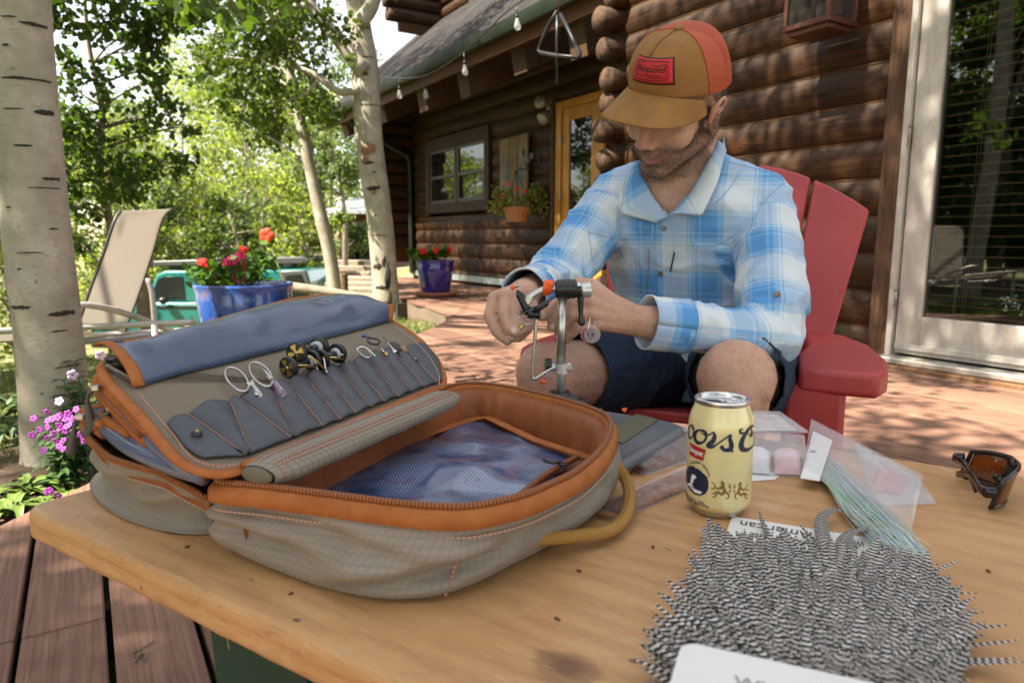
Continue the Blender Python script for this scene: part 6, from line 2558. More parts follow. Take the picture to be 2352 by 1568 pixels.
mb.hexa([onz(1490, 1020, TZ + .0012), onz(1530, 985, TZ + .0012), onz(1585, 990, TZ + .0012), onz(1555, 1020, TZ + .0012), onz(1490, 1020, TZ + .0018), onz(1530, 985, TZ + .0018), onz(1585, 990, TZ + .0018), onz(1555, 1020, TZ + .0018)])
wbuild(mb, 'card', flat('white_card', (.72, .72, .70), .6, var=.04), t, smooth=False)
white_card = flat('white_card_stock', (.74, .74, .72), .6, var=.03)
# translucent box with pink and white fluff, right of the can
t = thing('bead_box', 'translucent plastic box with pale pink contents behind the can', 'box', onz(1780, 1090, TZ))
q0, q1, q2, q3 = onz(1690, 1092, TZ), onz(1850, 1100, TZ), onz(1846, 1040, TZ), onz(1700, 1030, TZ)
hh = .026
def boxpts(q, z0, z1, ins=0.0):
 c = sum(q, Vector()) / 4
 qq = [p.lerp(c, ins) for p in q]
 return [V(p.x, p.y, z0) for p in qq] + [V(p.x, p.y, z1) for p in qq]
mb = MB()
mb.hexa(boxpts([q0, q1, q2, q3], TZ + .001, TZ + hh))
o = wbuild(mb, 'box_shell', clear2, t, smooth=False)
o.modifiers.new('bevel', 'BEVEL').width = .002
mb = pillow([(1698, 1088), (1768, 1093), (1770, 1042), (1706, 1038)], .015, 51, .002)
wbuild(mb, 'white_filling', flat('white_fluff', (.74, .75, .76), .9, bump=.6), t)
mb = pillow([(1778, 1092), (1842, 1096), (1838, 1044), (1776, 1042)], .015, 52, .002)
wbuild(mb, 'pink_filling', flat('pale_pink_fluff', (.72, .48, .50), .9, bump=.6), t)
t = thing('material_packet', 'flat clear packet with pale feathers behind the bead box', 'packet', onz(1770, 1010, TZ))
wbuild(pillow([(1705, 988), (1788, 985), (1856, 1038), (1700, 1040)], .006, 21, .002, TZ + .0265), 'plastic_sleeve', clear2, t)
wbuild(pillow([(1712, 995), (1780, 992), (1830, 1034), (1706, 1036)], .003, 22, .001, TZ + .0262), 'pale_feathers', flat('pale_olive_fluff', (.55, .50, .45), .9, var=.3, scale=90), t)
t = thing('folded_paper', 'folded white paper sheet under the bead box', 'paper', onz(1740, 1100, TZ))
mb = MB()
pq = [onz(1690, 1108, TZ), onz(1780, 1102, TZ), onz(1800, 1085, TZ), onz(1690, 1080, TZ)]
mb.hexa([p + V(0, 0, .0004) for p in pq] + [p + V(0, 0, .001) for p in pq])
wbuild(mb, 'sheet', white_card, t, smooth=False)
# iridescent flash packet
t = thing('flash_packet', 'clear packet of iridescent flash fibres with white header card', 'packet', onz(1950, 1090, TZ))
sl = [(1852, 985), (2110, 1105), (2078, 1255), (1835, 1098)]
wbuild(pillow([(1862, 978), (2118, 1112), (2092, 1240), (1842, 1100)], .006, 31, .0016, TZ + .010), 'plastic_sleeve', clear, t)
hc = [onz(1868, 990, TZ + .012), onz(1912, 1012, TZ + .012), onz(1882, 1105, TZ + .012), onz(1838, 1098, TZ + .012)]
mb = MB()
mb.hexa([p + V(0, 0, .0) for p in hc] + [p + V(0, 0, .0006) for p in hc])
hd = wbuild(mb, 'header_card', white_card, t, smooth=False)
mb = MB()
hp_ = onz(1868, 1035, TZ + .0140)
mb.lathe([(.0004, .0), (.0032, .0)], 16, frame(hp_, (1, 0, 0), (0, 1, 0), (0, 0, 1)))
wbuild(mb, 'hang_hole', flat('hole_grey', (.25, .25, .25), .8), hd)
def m_iri():
 m = NT('iridescent_film')
 a = m.attr('hue', 'Fac')
 lw = m.n('LayerWeight')
 lw.inputs[0].default_value = .5
 f = m.math('FRACT', m.math('ADD', a, m.math('MULTIPLY', lw.outputs['Facing'], .7)))
 m.put('Base Color', m.ramp(f, [(0, (.45, .88, .68)), (.25, (.50, .82, .95)), (.5, (.76, .66, .92)), (.7, (.90, .88, .90)), (.85, (.68, .95, .30)), (1, (.45, .88, .68))]))
 m.put('Metallic', .15)
 m.put('Roughness', .22)
 tr = m.n('BsdfTransparent')
 mx = m.n('MixShader')
 mx.inputs[0].default_value = .85
 m.l(tr.outputs[0], mx.inputs[1])
 m.l(m.b.outputs[0], mx.inputs[2])
 m.shader(mx)
 return m.m
rnd = random.Random(12)
mb = MB()
hue = []
for k in range(230):
 w0 = rnd.random()
 w1 = w0 * .7 + rnd.random() * .3
 a = onz(lerp(1880, 1890, rnd.random()) , lerp(1030, 1095, w0), TZ + .006)
 bpx = (lerp(1950, 1990, 1 - w1) + rnd.gauss(0, 8), lerp(1120, 1190, w1) + rnd.gauss(0, 8))
 c_ = (lerp(2130, 2075, w1) + rnd.gauss(0, 8), lerp(1262, 1300, w1) + rnd.gauss(0, 6))
 if k % 23 == 0:
  c_ = (c_[0] + rnd.uniform(0, 25), c_[1] + rnd.uniform(10, 40))
 P = spline([a, onz((a and bpx[0] * .45 + 1885 * .55), lerp(1040, 1105, w0) * .55 + bpx[1] * .45 - 8, TZ + .009 + rnd.uniform(-.003, .004)), onz(*bpx, TZ + .008 + rnd.uniform(-.004, .005)), onz((bpx[0] + c_[0]) / 2 + rnd.gauss(0, 7), (bpx[1] + c_[1]) / 2 + rnd.gauss(0, 6), TZ + .009 + rnd.uniform(-.005, .006)), onz(*c_, TZ + .004 + rnd.uniform(-.003, .005))], 22)
 n0 = len(mb.v)
 mb.tube(P, rnd.uniform(.00035, .0007), 3, flat=(.3, 1))
 h_ = rnd.random()
 hue += [h_] * (len(mb.v) - n0)
for i, v_ in enumerate(mb.v):
 if v_[2] < TZ + .001:
  mb.v[i] = (v_[0], v_[1], TZ + .001)
o = wbuild(mb, 'flash_fibres', m_iri(), t)
o['kind'] = 'stuff'
add_attr(o.data, 'hue', hue)
t = thing('material_packet', 'clear packet with coral red fluff lying beyond the flash packet', 'packet', onz(2060, 1080, TZ))
wbuild(pillow([(1960, 1020), (2108, 1102), (2152, 1160), (2010, 1165)], .008, 41, .002, TZ + .001), 'plastic_sleeve', clear2, t)
wbuild(pillow([(2010, 1078), (2085, 1098), (2070, 1138), (2000, 1130)], .006, 42, .0015, TZ + .001), 'coral_fluff', flat('coral_fluff', (.62, .13, .10), .9, bump=.6), t)
rnd = random.Random(6)
for (u, v) in ((640, 1300), (705, 1335), (668, 1362), (1330, 1310), (1500, 1255), (2270, 1310), (1280, 1420), (430, 1255)):
 p = onz(u, v, TZ + .001)
 mb = MB()
 mb.ellip((0, 0, 0), (rnd.uniform(.0015, .0035), rnd.uniform(.001, .002), .0011), Matrix.Rotation(rnd.uniform(0, 3), 3, 'Z'), 7, 5)
 tag(mb.build('crumb', m_brown, None, loc=p), 'tiny dark crumb lying on the pine tabletop', 'crumb', 'crumbs on the tabletop')
# ================================================================ SUNGLASSES
sg = thing('sunglasses', 'folded black wraparound sunglasses with amber brown lenses', 'sunglasses', onz(2225, 1165, TZ))
m_lens = NT('amber_lens')
m_lens.put('Base Color', (.20, .06, .012, 1))
m_lens.put('Roughness', .04)
m_lens.put('Transmission Weight', .55)
m_lens.put('Specular IOR Level', .8)
m_lens = m_lens.m
gloss_black = flat('glossy_brown_black', (.014, .010, .008), .16, var=.1)
def gx(x, y, z):
 """close-up pixel -> table point, raised by z, at the depth of its foot"""
 return onz((2280 + x / 6.532) * .91875, (1080 + y / 6.533) * .91875, z)
# foot line of the front frame on the table, from the far temple to the near temple
foot = [gx(430, 720, TZ + .002), gx(700, 770, TZ + .002), gx(920, 820, TZ + .002), gx(1010, 900, TZ + .002), gx(1000, 1100, TZ + .002), gx(1080, 1295, TZ + .002), gx(1380, 1180, TZ + .002)]
fa, fb = gx(520, 735, TZ), gx(1000, 1290, TZ)
axis_ = (fb - fa).normalized()
nrm_ = Vector((axis_.y, -axis_.x, 0))
if nrm_.x < 0:
 nrm_ = -nrm_
Wg = (fb - fa).length * 1.0
def front(a, h):
 """a 0..1 across the face, h 0..1 up"""
 s_ = (a - .5) * 2
 bow = .030 * (1 - abs(s_) ** 2.2)
 tilt = .010 * h
 p = fa.lerp(fb, a) + nrm_ * (bow + .012 + tilt)
 notch = .018 * math.exp(-(s_ / .16) ** 2)
 zlo = .003 + notch
 zhi = .046 - .010 * abs(s_) ** 3
 return V(p.x, p.y, TZ + lerp(zlo, zhi, h))
for (a0, a1) in ((.03, .46), (.54, .97)):
 mb = MB()
 mb.grid(lambda a, b: front(lerp(a0 + .02, a1 - .02, a), lerp(.10, .88, b)), 16, 8)
 o = wbuild(mb, 'lens', m_lens, sg)
 o.modifiers.new('thickness', 'SOLIDIFY').thickness = .0016
 mb = MB()
 loop = [front(lerp(a0, a1, k / 12), .93) for k in range(13)] + [front(a1, lerp(.93, .04, k / 5)) for k in range(1, 6)] + [front(lerp(a1, a0, k / 12), .04) for k in range(1, 13)] + [front(a0, lerp(.04, .93, k / 5)) for k in range(1, 5)]
 mb.tube(loop, .0026, 8, closed=True)
 wbuild(mb, 'rim', gloss_black, sg)
mb = MB()
mb.tube([front(.44, .75), front(.5, .82), front(.56, .75)], .004, 10)
wbuild(mb, 'bridge', gloss_black, sg)
for (a0, sgn, hz) in ((.0, 1, .030), (1.0, -1, .036)):
 P0 = front(a0, .70)
 end = front(a0 + sgn * .80, .5) - nrm_ * .030
 mid_ = front(a0 + sgn * .40, .6) - nrm_ * .040
 pts_ = [P0, P0 - nrm_ * .012 + axis_ * sgn * .004, mid_, V(end.x, end.y, TZ + .016)]
 mb = MB()
 mb.tube(spline([V(p.x, p.y, max(p.z - (.004 if a0 else 0), TZ + .006)) for p in pts_], 20), [.0052] * 6 + [.0042] * 8 + [.0036] * 6, 8, flat=(1.15, .5), up=(0, 0, 1))
 wbuild(mb, 'temple', gloss_black, sg)
 mb = MB()
 q = front(a0 + sgn * .45, .30) - nrm_ * .006
 mb.tube([q, q - nrm_ * .004 + V(0, 0, -.006)], [.0026, .0030], 8)
 wbuild(mb, 'nose_pad', gloss_black, sg)
# ================================================================ FEATHER CAPE
cape = thing('feather_cape', 'barred black and white rooster feather cape on white card', 'feathers', onz(1900, 1450, TZ))
def m_feather():
 m = NT('grizzly_feather')
 t = m.attr('tex')
 x, y, z = m.sep(t)          # x across -1..1, y metres along, z random
 ax_ = m.math('ABSOLUTE', x)
 ph = m.math('ADD', m.math('DIVIDE', y, .0044), m.math('MULTIPLY', ax_, -.45))
 ph = m.math('ADD', ph, m.math('MULTIPLY', z, 7.0))
 n1 = m.noise(m.coord('Object'), 120, 3)
 ph = m.math('ADD', ph, m.math('MULTIPLY_ADD', n1, .34, -.17))
 f = m.math('ABSOLUTE', m.math('SUBTRACT', m.math('FRACT', ph), .5))
 col = m.ramp(m.math('MULTIPLY', f, 2.0), [(.47, (.009, .008, .008)), (.57, (.18, .165, .15)), (.72, (.70, .67, .64))])
 sc_ = m.n('VectorMath')
 sc_.operation = 'SCALE'
 m.l(col, sc_.inputs[0])
 m.l(m.math('MULTIPLY_ADD', m.math('FRACT', m.math('MULTIPLY', z, 13.7)), .45, .62), sc_.inputs['Scale'])
 col = sc_.outputs[0]
 shaft = m.ramp(ax_, [(.03, .55), (.09, 0.0)])
 col = m.mix(shaft, col, (.45, .38, .30))
 m.put('Base Color', col)
 m.put('Roughness', .7)
 m.put('Specular IOR Level', .2)
 return m.m
mf = m_feather()
FOC = onz(1905, 1760, TZ)
def feather_geo(mb, tex, p, d, L, w, z0, rise, rnd, curl=0.0, n=13):
 d = Vector(d).normalized()
 sd = Vector((-d.y, d.x, 0))
 o = len(mb.v)
 rr = rnd.random()
 bend = rnd.uniform(-.12, .12)
 rows = []
 for k in range(n + 1):
  t_ = k / n
  wd = w * (math.sin(math.pi * min(1, .16 + .84 * t_)) ** .55) * (1 if t_ < .93 else .55)
  q = p + d * (L * t_) + sd * (bend * L * t_ * t_ + curl * L * t_ ** 3)
  zz = z0 + rise * t_ ** 1.6
  jag = rnd.uniform(-.22, .22)
  for s_ in (-1, 0, 1):
   mb.v.append((q.x + sd.x * wd * s_ * (1 + jag), q.y + sd.y * wd * s_ * (1 + jag), max(zz - abs(s_) * w * .25, TZ + .0008)))
   tex.append((s_, L * t_, rr))
 for k in range(n):
  for s_ in (0, 1):
   a = o + k * 3 + s_
   mb.f.append((a, a + 1, a + 4, a + 3))
   mb.mi.append(0)
poly_px = [(1672, 1256), (1760, 1270), (1880, 1290), (2010, 1302), (2085, 1318), (2150, 1360), (2190, 1440), (2200, 1568), (1520, 1568), (1548, 1480), (1590, 1400), (1610, 1310), (1630, 1240)]
def in_poly(u, v, P):
 c = False
 for i in range(len(P)):
  x0, y0 = P[i]
  x1, y1 = P[i - 1]
  if (y0 > v) != (y1 > v) and u < (x1 - x0) * (v - y0) / (y1 - y0) + x0:
   c = not c
 return c
rnd = random.Random(44)
mb = MB()
tex = []
cand = []
while len(cand) < 1500:
 u, v = rnd.uniform(1500, 2230), rnd.uniform(1205, 1640)
 if in_poly(u, min(v, 1567), poly_px):
  cand.append((u, v))
cand.sort(key=lambda q: q[1])
for (u, v) in cand:
 p = onz(u, v, TZ)
 d = (p - FOC).normalized()
 th = rnd.gauss(0, .17)
 d = Vector((d.x * math.cos(th) - d.y * math.sin(th), d.x * math.sin(th) + d.y * math.cos(th), 0))
 L = rnd.uniform(.045, .085)
 k = (v - 1205) / 400
 feather_geo(mb, tex, p - d * L * .75, d, L, rnd.uniform(.0028, .0044), TZ + .004 + .016 * k + rnd.uniform(0, .006), rnd.uniform(.003, .011), rnd)
o = wbuild(mb, 'plumage', mf, cape, tex=tex)
o['kind'] = 'stuff'
def fuzz(r_):
 while True:
  u, v = r_.uniform(1500, 2200), r_.uniform(1230, 1568)
  if in_poly(u, v, poly_px):
   return onz(u, v, TZ + .014 + .022 * (v - 1205) / 400)
for nm_, c_, n_ in (('pale_barbs', (.55, .52, .48), 1300), ('dark_barbs', (.03, .025, .02), 700)):
 wbuild(strands(fuzz, n_, n_, .011, .00022, .35), 'barb_fuzz', flat(nm_, c_, .8), cape)['kind'] = 'stuff'
# long feathers standing out around the edge
edge = [(1640, 1290, 1600, 1230), (1615, 1330, 1575, 1300), (1600, 1400, 1555, 1370), (1580, 1440, 1535, 1420), (1560, 1500, 1512, 1480), (2080, 1300, 2150, 1330), (2120, 1370, 2240, 1390), (2140, 1420, 2235, 1400), (2160, 1460, 2300, 1462), (2170, 1500, 2352, 1520), (2170, 1530, 2340, 1560), (2150, 1480, 2250, 1440), (2120, 1340, 2180, 1310),
  (2020, 1290, 2060, 1255), (1880, 1262, 1830, 1230), (1760, 1240, 1735, 1200), (2180, 1540, 2330, 1545), (1640, 1250, 1620, 1215), (2100, 1400, 2190, 1350), (2160, 1500, 2270, 1500), (2150, 1440, 2230, 1425)]
for (u0, v0, u1, v1) in edge:
 a, b = onz(u0, v0, TZ), onz(u1, v1, TZ)
 mb = MB()
 tex = []
 feather_geo(mb, tex, a - (b - a) * .5, b - a, (b - a).length * 1.5, rnd.uniform(.0020, .0030), TZ + .005, .008, rnd, rnd.uniform(-.1, .1), 12)
 wbuild(mb, 'feather', mf, cape, tex=tex)
for (pts_, w) in (([(1905, 1300), (1895, 1255), (1885, 1215), (1890, 1190), (1915, 1172), (1935, 1172)], .007), ([(1925, 1300), (1935, 1250), (1960, 1225), (1995, 1212)], .006), ([(1945, 1300), (1955, 1260), (1952, 1230)], .005), ([(1915, 1310), (1912, 1270), (1905, 1240)], .009)):
 P = spline([onz(u, v, TZ + .012) for u, v in pts_], 24)
 mb = MB()
 tex = []
 L = 0
 for k, p in enumerate(P):
  t_ = P[min(k + 1, 23)] - P[max(k - 1, 0)]
  sd = Vector((-t_.y, t_.x, 0)).normalized()
  if k:
   L += (p - P[k - 1]).length
  wd = w * (1 - (k / 23) ** 2) * .8 + .0016
  for s_ in (-1, 0, 1):
   q = p + sd * wd * s_
   mb.v.append((q.x, q.y, q.z + .004 * math.sin(math.pi * k / 23) - abs(s_) * .001))
   tex.append((s_, L, .3))
 for k in range(23):
  for s_ in (0, 1):
   a = k * 3 + s_
   mb.f.append((a, a + 1, a + 4, a + 3))
   mb.mi.append(0)
 wbuild(mb, 'feather', mf, cape, tex=tex)
# grey down at the lower left
dn = [onz(u, v, TZ + .006) for u, v in ((1545, 1495), (1560, 1560), (1530, 1530))]
o = wbuild(strands(lambda r_: onz(r_.gauss(1550, 26), r_.gauss(1525, 34), TZ + r_.uniform(.004, .018)), 900, 9, .012, .00022, .4), 'down_fluff', flat('grey_white_down', (.55, .50, .46), .9, var=.3), cape)
o['kind'] = 'stuff'
# backing card seen at the top, and the name card at the bottom
def card(name, quad, z, th=.0007):
 P = [onz(u, v, TZ) for u, v in quad]
 mb = MB()
 mb.hexa([V(p.x, p.y, z) for p in P] + [V(p.x, p.y, z + th) for p in P])
 return wbuild(mb, name, white_card, cape, smooth=False)
card('backing_card', [(1682, 1188), (2010, 1240), (2000, 1330), (1640, 1300)], TZ + .0008)
ink = flat('black_ink', (.03, .03, .032), .6)
def ink_text(txt, quad, z, mat, parent, shear=0, bold=.0):
 vs, fs = text_geo(txt, 1.0, bold, shear)
 xs = [v[0] for v in vs]
 ys = [v[1] for v in vs]
 P = [onz(u, v, z) for u, v in quad]      # top-left, bottom-left, bottom-right, top-right as the letters read
 out = []
 for (x, y) in vs:
  a = (x - min(xs)) / (max(xs) - min(xs))
  b = 1 - (y - min(ys)) / (max(ys) - min(ys))
  out.append(P[0].lerp(P[3], a).lerp(P[1].lerp(P[2], a), b))
 mb = MB()
 mb.add(out, fs)
 wbuild(mb, 'lettering', mat, parent, smooth=False)
ink_text('American', [(1862, 1238), (1866, 1222), (1702, 1194), (1698, 1208)], TZ + .0019, ink, cape)
ink_text('HACKLE', [(1868, 1256), (1870, 1244), (1726, 1222), (1724, 1232)], TZ + .0019, ink, cape)
ink_text('W', [(1985, 1256), (1987, 1244), (1966, 1241), (1964, 1253)], TZ + .0019, ink, cape)
# rounded name card in front
zc = TZ + .042
cq = [onz(1578, 1482, zc), onz(2380, 1600, zc)]
ca, cbv = onz(1580, 1484, zc), onz(1959, 1568, zc)
xa = (cbv - ca).normalized()
ya = Vector((xa.y, -xa.x, 0))
FRc = frame(ca, xa, ya, xa.cross(ya))
mb = MB()
rings = []
for z in (-.0005, .0005):
 rings.append([FRc @ V(x, y, z) for x, y in rrect(-.004, .32, -.004, .14, .010, 6)])
loft_rings(mb, rings)
wbuild(mb, 'name_card', white_card, cape, smooth=False)
grey_ink = flat('grey_ink', (.28, .28, .29), .7)
vs, fs = text_geo('WHITING', .013, .0002)
xs = [v[0] for v in vs]
mb = MB()
mb.add([FRc @ V(x - min(xs) + .028, .024 - y, -.0009 if FRc.to_3x3().col[2].z < 0 else .0009) for x, y in vs], fs)
wbuild(mb, 'lettering', grey_ink, cape, smooth=False)
vs, fs = text_geo('FARMS', .013, .0002)
x1 = max(xs) - min(xs)
xs = [v[0] for v in vs]
mb = MB()
mb.add([FRc @ V(x - min(xs) + .034 + x1, .024 - y, -.0009 if FRc.to_3x3().col[2].z < 0 else .0009) for x, y in vs], fs)
wbuild(mb, 'lettering', grey_ink, cape, smooth=False)
# ================================================================ RED CHAIR
OC = V(.44, 1.56, 0)
FC = V(-.386, -.923, 0).normalized()
LC = V(.923, -.386, 0).normalized()
def ch(l, f, z):
 return OC + LC * l + FC * f + V(0, 0, z)
m_red = NT('red_resin')
n1 = m_red.noise(m_red.coord('Object'), 5, 3)
n2 = m_red.noise(m_red.coord('Object', (1, 1, .3)), 160, 3, .6)
m_red.put('Base Color', m_red.ramp(n1, [(.3, (.33, .026, .030)), (.7, (.41, .042, .044))]))
m_red.put('Roughness', .46)
m_red.bump(n2, .45, .0015)
m_red = m_red.m
chair = thing('adirondack_chair', 'red resin adirondack chair the man is sitting in', 'chair', OC)
def bev(o, w=.006, seg=3):
 m = o.modifiers.new('bevel', 'BEVEL')
 m.width = w
 m.segments = seg
 m.limit_method = 'ANGLE'
 return o
def slabp(name, poly, th, nrm, mat, parent, bw=.006):
 """flat panel from 3-D outline, thickened along nrm"""
 mb = MB()
 n = len(poly)
 a = [p + nrm * th / 2 for p in poly]
 b = [p - nrm * th / 2 for p in poly]
 mb.add(a + b, [tuple(range(n)), tuple(reversed(range(n, 2 * n)))] + [(i, i + n, (i + 1) % n + n, (i + 1) % n) for i in range(n)])
 bm = bmesh.new()
 me = mb.mesh(name, mat, True)
 bm.from_mesh(me)
 bmesh.ops.recalc_face_normals(bm, faces=bm.faces)
 bm.to_mesh(me)
 bm.free()
 w = world_loc(parent)
 set_verts(me, verts_np(me) - np.array(w))
 me.set_sharp_from_angle(angle=R(40))
 return bev(link(name, me, parent), bw)
def bk(l, k):
 """point on the reclined back: k 0..1 up"""
 return ch(l, -.20 - .27 * k, .34 + .60 * k)
bn = (bk(.1, 1) - bk(.1, 0)).cross(LC).normalized()
edges = [-.36, -.216, -.072, .072, .216, .36]
for i in range(5):
 a, b = edges[i], edges[i + 1]
 g = .004
 top = lambda l: 1.0 - .235 * (l / .36) ** 2
 lo = .70
 poly = [bk(a * lo + g, 0), bk(b * lo - g, 0)]
 for q in range(5):
  l = lerp(b - g, a + g, q / 4)
  poly.append(bk(l, top(l)))
 slabp('back_slat', poly, .024, bn, m_red, chair, .008)
slabp('back_rail', [bk(-.26, .60) + bn * .016, bk(.26, .60) + bn * .016, bk(.275, .68) + bn * .016, bk(-.275, .68) + bn * .016], .018, bn, m_red, chair)
slabp('back_rail', [bk(-.25, .02) + bn * .010, bk(.25, .02) + bn * .010, bk(.262, .22) + bn * .010, bk(-.262, .22) + bn * .010], .024, bn, m_red, chair)
for i in range(5):
 f0 = .28 - i * .10
 z0 = .385 - i * .018
 slabp('seat_slat', [ch(-.24, f0, z0), ch(.24, f0, z0), ch(.24, f0 - .092, z0 - .016), ch(-.24, f0 - .092, z0 - .016)], .022, V(0, 0, 1), m_red, chair)
for s in (-1, 1):
 arm = [ch(s * .205, .285, .5), ch(s * .335, .295, .5), ch(s * .355, .24, .5), ch(s * .365, .10, .5), ch(s * .35, -.08, .5), ch(s * .31, -.22, .5), ch(s * .25, -.30, .5), ch(s * .215, -.27, .5), ch(s * .225, -.05, .5), ch(s * .205, .10, .5)]
 slabp('armrest', [p + V(0, 0, -.022) for p in arm], .045, V(0, 0, 1), m_red, chair, .010)
 slabp('front_leg', [ch(s * .235, .285, .0), ch(s * .235, .235, .0), ch(s * .235, .10, .47), ch(s * .235, .285, .47)], .105, LC, m_red, chair, .012)
 slabp('side_rail', [ch(s * .225, .27, .30), ch(s * .225, .27, .385), ch(s * .225, -.22, .29), ch(s * .225, -.55, .02), ch(s * .225, -.55, 0), ch(s * .225, -.46, 0)], .035, LC, m_red, chair)
 slabp('arm_bracket', [ch(s * .262, -.30, .43), ch(s * .285, -.19, .478), ch(s * .25, -.13, .478), ch(s * .24, -.25, .40)], .04, LC, m_red, chair, .010)
# ================================================================ THE MAN
HS = 1 / .874
HEADC = V(.3195, 1.373, .977)
yw, pt, rl = R(-54.1), R(31), R(20)
hf = V(math.sin(yw) * math.cos(pt), -math.cos(yw) * math.cos(pt), -math.sin(pt))
hl0 = V(math.cos(yw), math.sin(yw), 0)
hu0 = hl0.cross(hf)
if hu0.z < 0:
 hu0 = -hu0
hl = hl0 * math.cos(rl) - hu0 * math.sin(rl)
hu = hu0 * math.cos(rl) + hl0 * math.sin(rl)
HM = frame(HEADC, hl, hf, hu)
HR = HM.to_3x3()
def hd_(x, y, z):
 return HM @ V(x, y, z)
SL, SR = aty(1742, 462, 1.41), aty(1415, 462, 1.52)
EL, WL = aty(1752, 772, 1.20), aty(1462, 737, 1.12)
ER, WR = aty(1277, 648, 1.34), aty(1203, 678, 1.085)
KL, KR = aty(1690, 868, 1.095), aty(1264, 864, 1.225)
HIP = V(.44, 1.56, .43)
SPN = [V(.445, 1.57, .38), V(.435, 1.555, .50), V(.41, 1.525, .62), V(.385, 1.49, .73), V(.372, 1.47, .80), V(.362, 1.455, .845)]
LB_ = (SL - SR)
LB_.z = 0
LB_.normalize()
FB_ = V(LB_.y, -LB_.x, 0)
if FB_.y > 0:
 FB_ = -FB_
man = thing('person', 'man in blue plaid shirt and tan cap bent over the fly tying vise', 'person', (HIP.x, HIP.y, 0))
def torso(mb, grow, rings=((.165, .125), (.170, .125), (.165, .122), (.178, .122), (.180, .112), (.115, .085))):
 pts = spline(SPN, 26)
 rows = []
 for k, p in enumerate(pts):
  t_ = k / 25 * (len(rings) - 1)
  i = min(int(t_), len(rings) - 2)
  rx_ = lerp(rings[i][0], rings[i + 1][0], t_ - i) + grow
  ry_ = lerp(rings[i][1], rings[i + 1][1], t_ - i) + grow
  row = []
  for q in range(28):
   th = 2 * math.pi * q / 28
   c_, s_ = math.cos(th), math.sin(th)
   row.append(p + LB_ * (rx_ * abs(c_) ** .85 * (1 if c_ > 0 else -1)) + FB_ * (ry_ * abs(s_) ** .9 * (1 if s_ > 0 else -1)))
  rows.append(row)
 loft_rings(mb, rows)
 for S in (SL, SR):
  c = SPN[4]
  capsule(mb, lerp(c, S, .3), S, .082 + grow, .058 + grow)
  capsule(mb, lerp(SPN[5], S, .1) + V(0, 0, .01), S + V(0, 0, .012), .066 + grow, .046 + grow)
NECK0, NECK1 = SPN[5] + V(0, -.005, -.02), hd_(0, -.030, -.055)
HIPL, HIPR = HIP + LC * .095, HIP - LC * .095
ANK_L, ANK_R = V(KL.x + .02, KL.y + .10, .07), V(KR.x - .01, KR.y + .10, .07)
bd = MB()
torso(bd, -.012)
capsule(bd, HIPL, HIPR, .11, .11)
limb(bd, [NECK0, NECK0.lerp(NECK1, .5), NECK1], [.066, .058, .060])
for H_, K_, A_n in ((HIPL, KL, ANK_L), (HIPR, KR, ANK_R)):
 limb(bd, [H_, H_.lerp(K_, .5), H_.lerp(K_, .85), K_], [.088, .078, .066, .064])
 kn = (K_ - H_).normalized()
 bd.ellip(K_ + kn * .014 + V(0, 0, .006), (.056, .052, .058))
 capsule(bd, K_ + kn * .022 + V(0, 0, -.01), K_ + kn * .030 + V(0, 0, -.09), .046, .040)
 sh = A_n - K_
 bk_ = V(0, .022, 0)
 limb(bd, [K_, K_ + sh * .15, K_ + sh * .34 + bk_, K_ + sh * .7 + bk_ * .4, A_n], [.060, .055, .060, .042, .036])
 limb(bd, [A_n + V(0, .03, -.03), A_n + FC * .09 + V(0, 0, -.04), A_n + FC * .17 + V(0, 0, -.052)], [.036, .034, .022])
for S, E_, W_ in ((SL, EL, WL), (SR, ER, WR)):
 limb(bd, [S, S.lerp(E_, .5), E_, E_.lerp(W_, .35), W_], [.046, .042, .038, .037, .027])
# head
def he(x, y, z, r, rot=None):
 bd.ellip(hd_(x, y, z), r, HR if rot is None else HR @ rot, 20, 14)
he(0, -.014, .050, (.075, .097, .090))
he(0, .030, .000, (.062, .070, .078))
he(0, .050, -.050, (.048, .046, .046))
he(0, .072, -.082, (.024, .022, .020))
for s in (-1, 1):
 capsule(bd, hd_(s * .060, -.002, -.042), hd_(s * .014, .080, -.084), .017, .016)
 he(s * .040, .058, -.012, (.030, .032, .028))
 he(s * .030, .080, .036, (.024, .016, .012))
 he(s * .031, .080, .016, (.015, .012, .010))
 he(s * .0125, .100, -.021, (.0095, .012, .0085))
 # ear
 he(s * .079, -.006, .004, (.006, .017, .027))
 mbp = [hd_(s * (.079 + .011 * max(0, math.sin(a))), -.010 + .019 * math.cos(a) - .006 * math.sin(a), .004 + .031 * math.sin(a)) for a in [R(-70 + 25 * k) for k in range(11)]]
 limb(bd, mbp, [.0045] * 11, 8)
 he(s * .080, .000, -.026, (.006, .009, .010))
limb(bd, [hd_(0, .088, .034), hd_(0, .103, .005), hd_(0, .112, -.014)], [.0095, .0100, .0125], 10)
he(0, .116, -.013, (.0125, .010, .010))
he(0, .093, -.040, (.024, .012, .010))
limb(bd, [hd_(-.022, .088, -.0475), hd_(-.009, .1005, -.0455), hd_(.009, .1005, -.0455), hd_(.022, .088, -.0475)], [.0030, .0052, .0052, .0030], 8)
limb(bd, [hd_(-.020, .088, -.0560), hd_(0, .0985, -.0585), hd_(.020, .088, -.0560)], [.0032, .0066, .0032], 8)
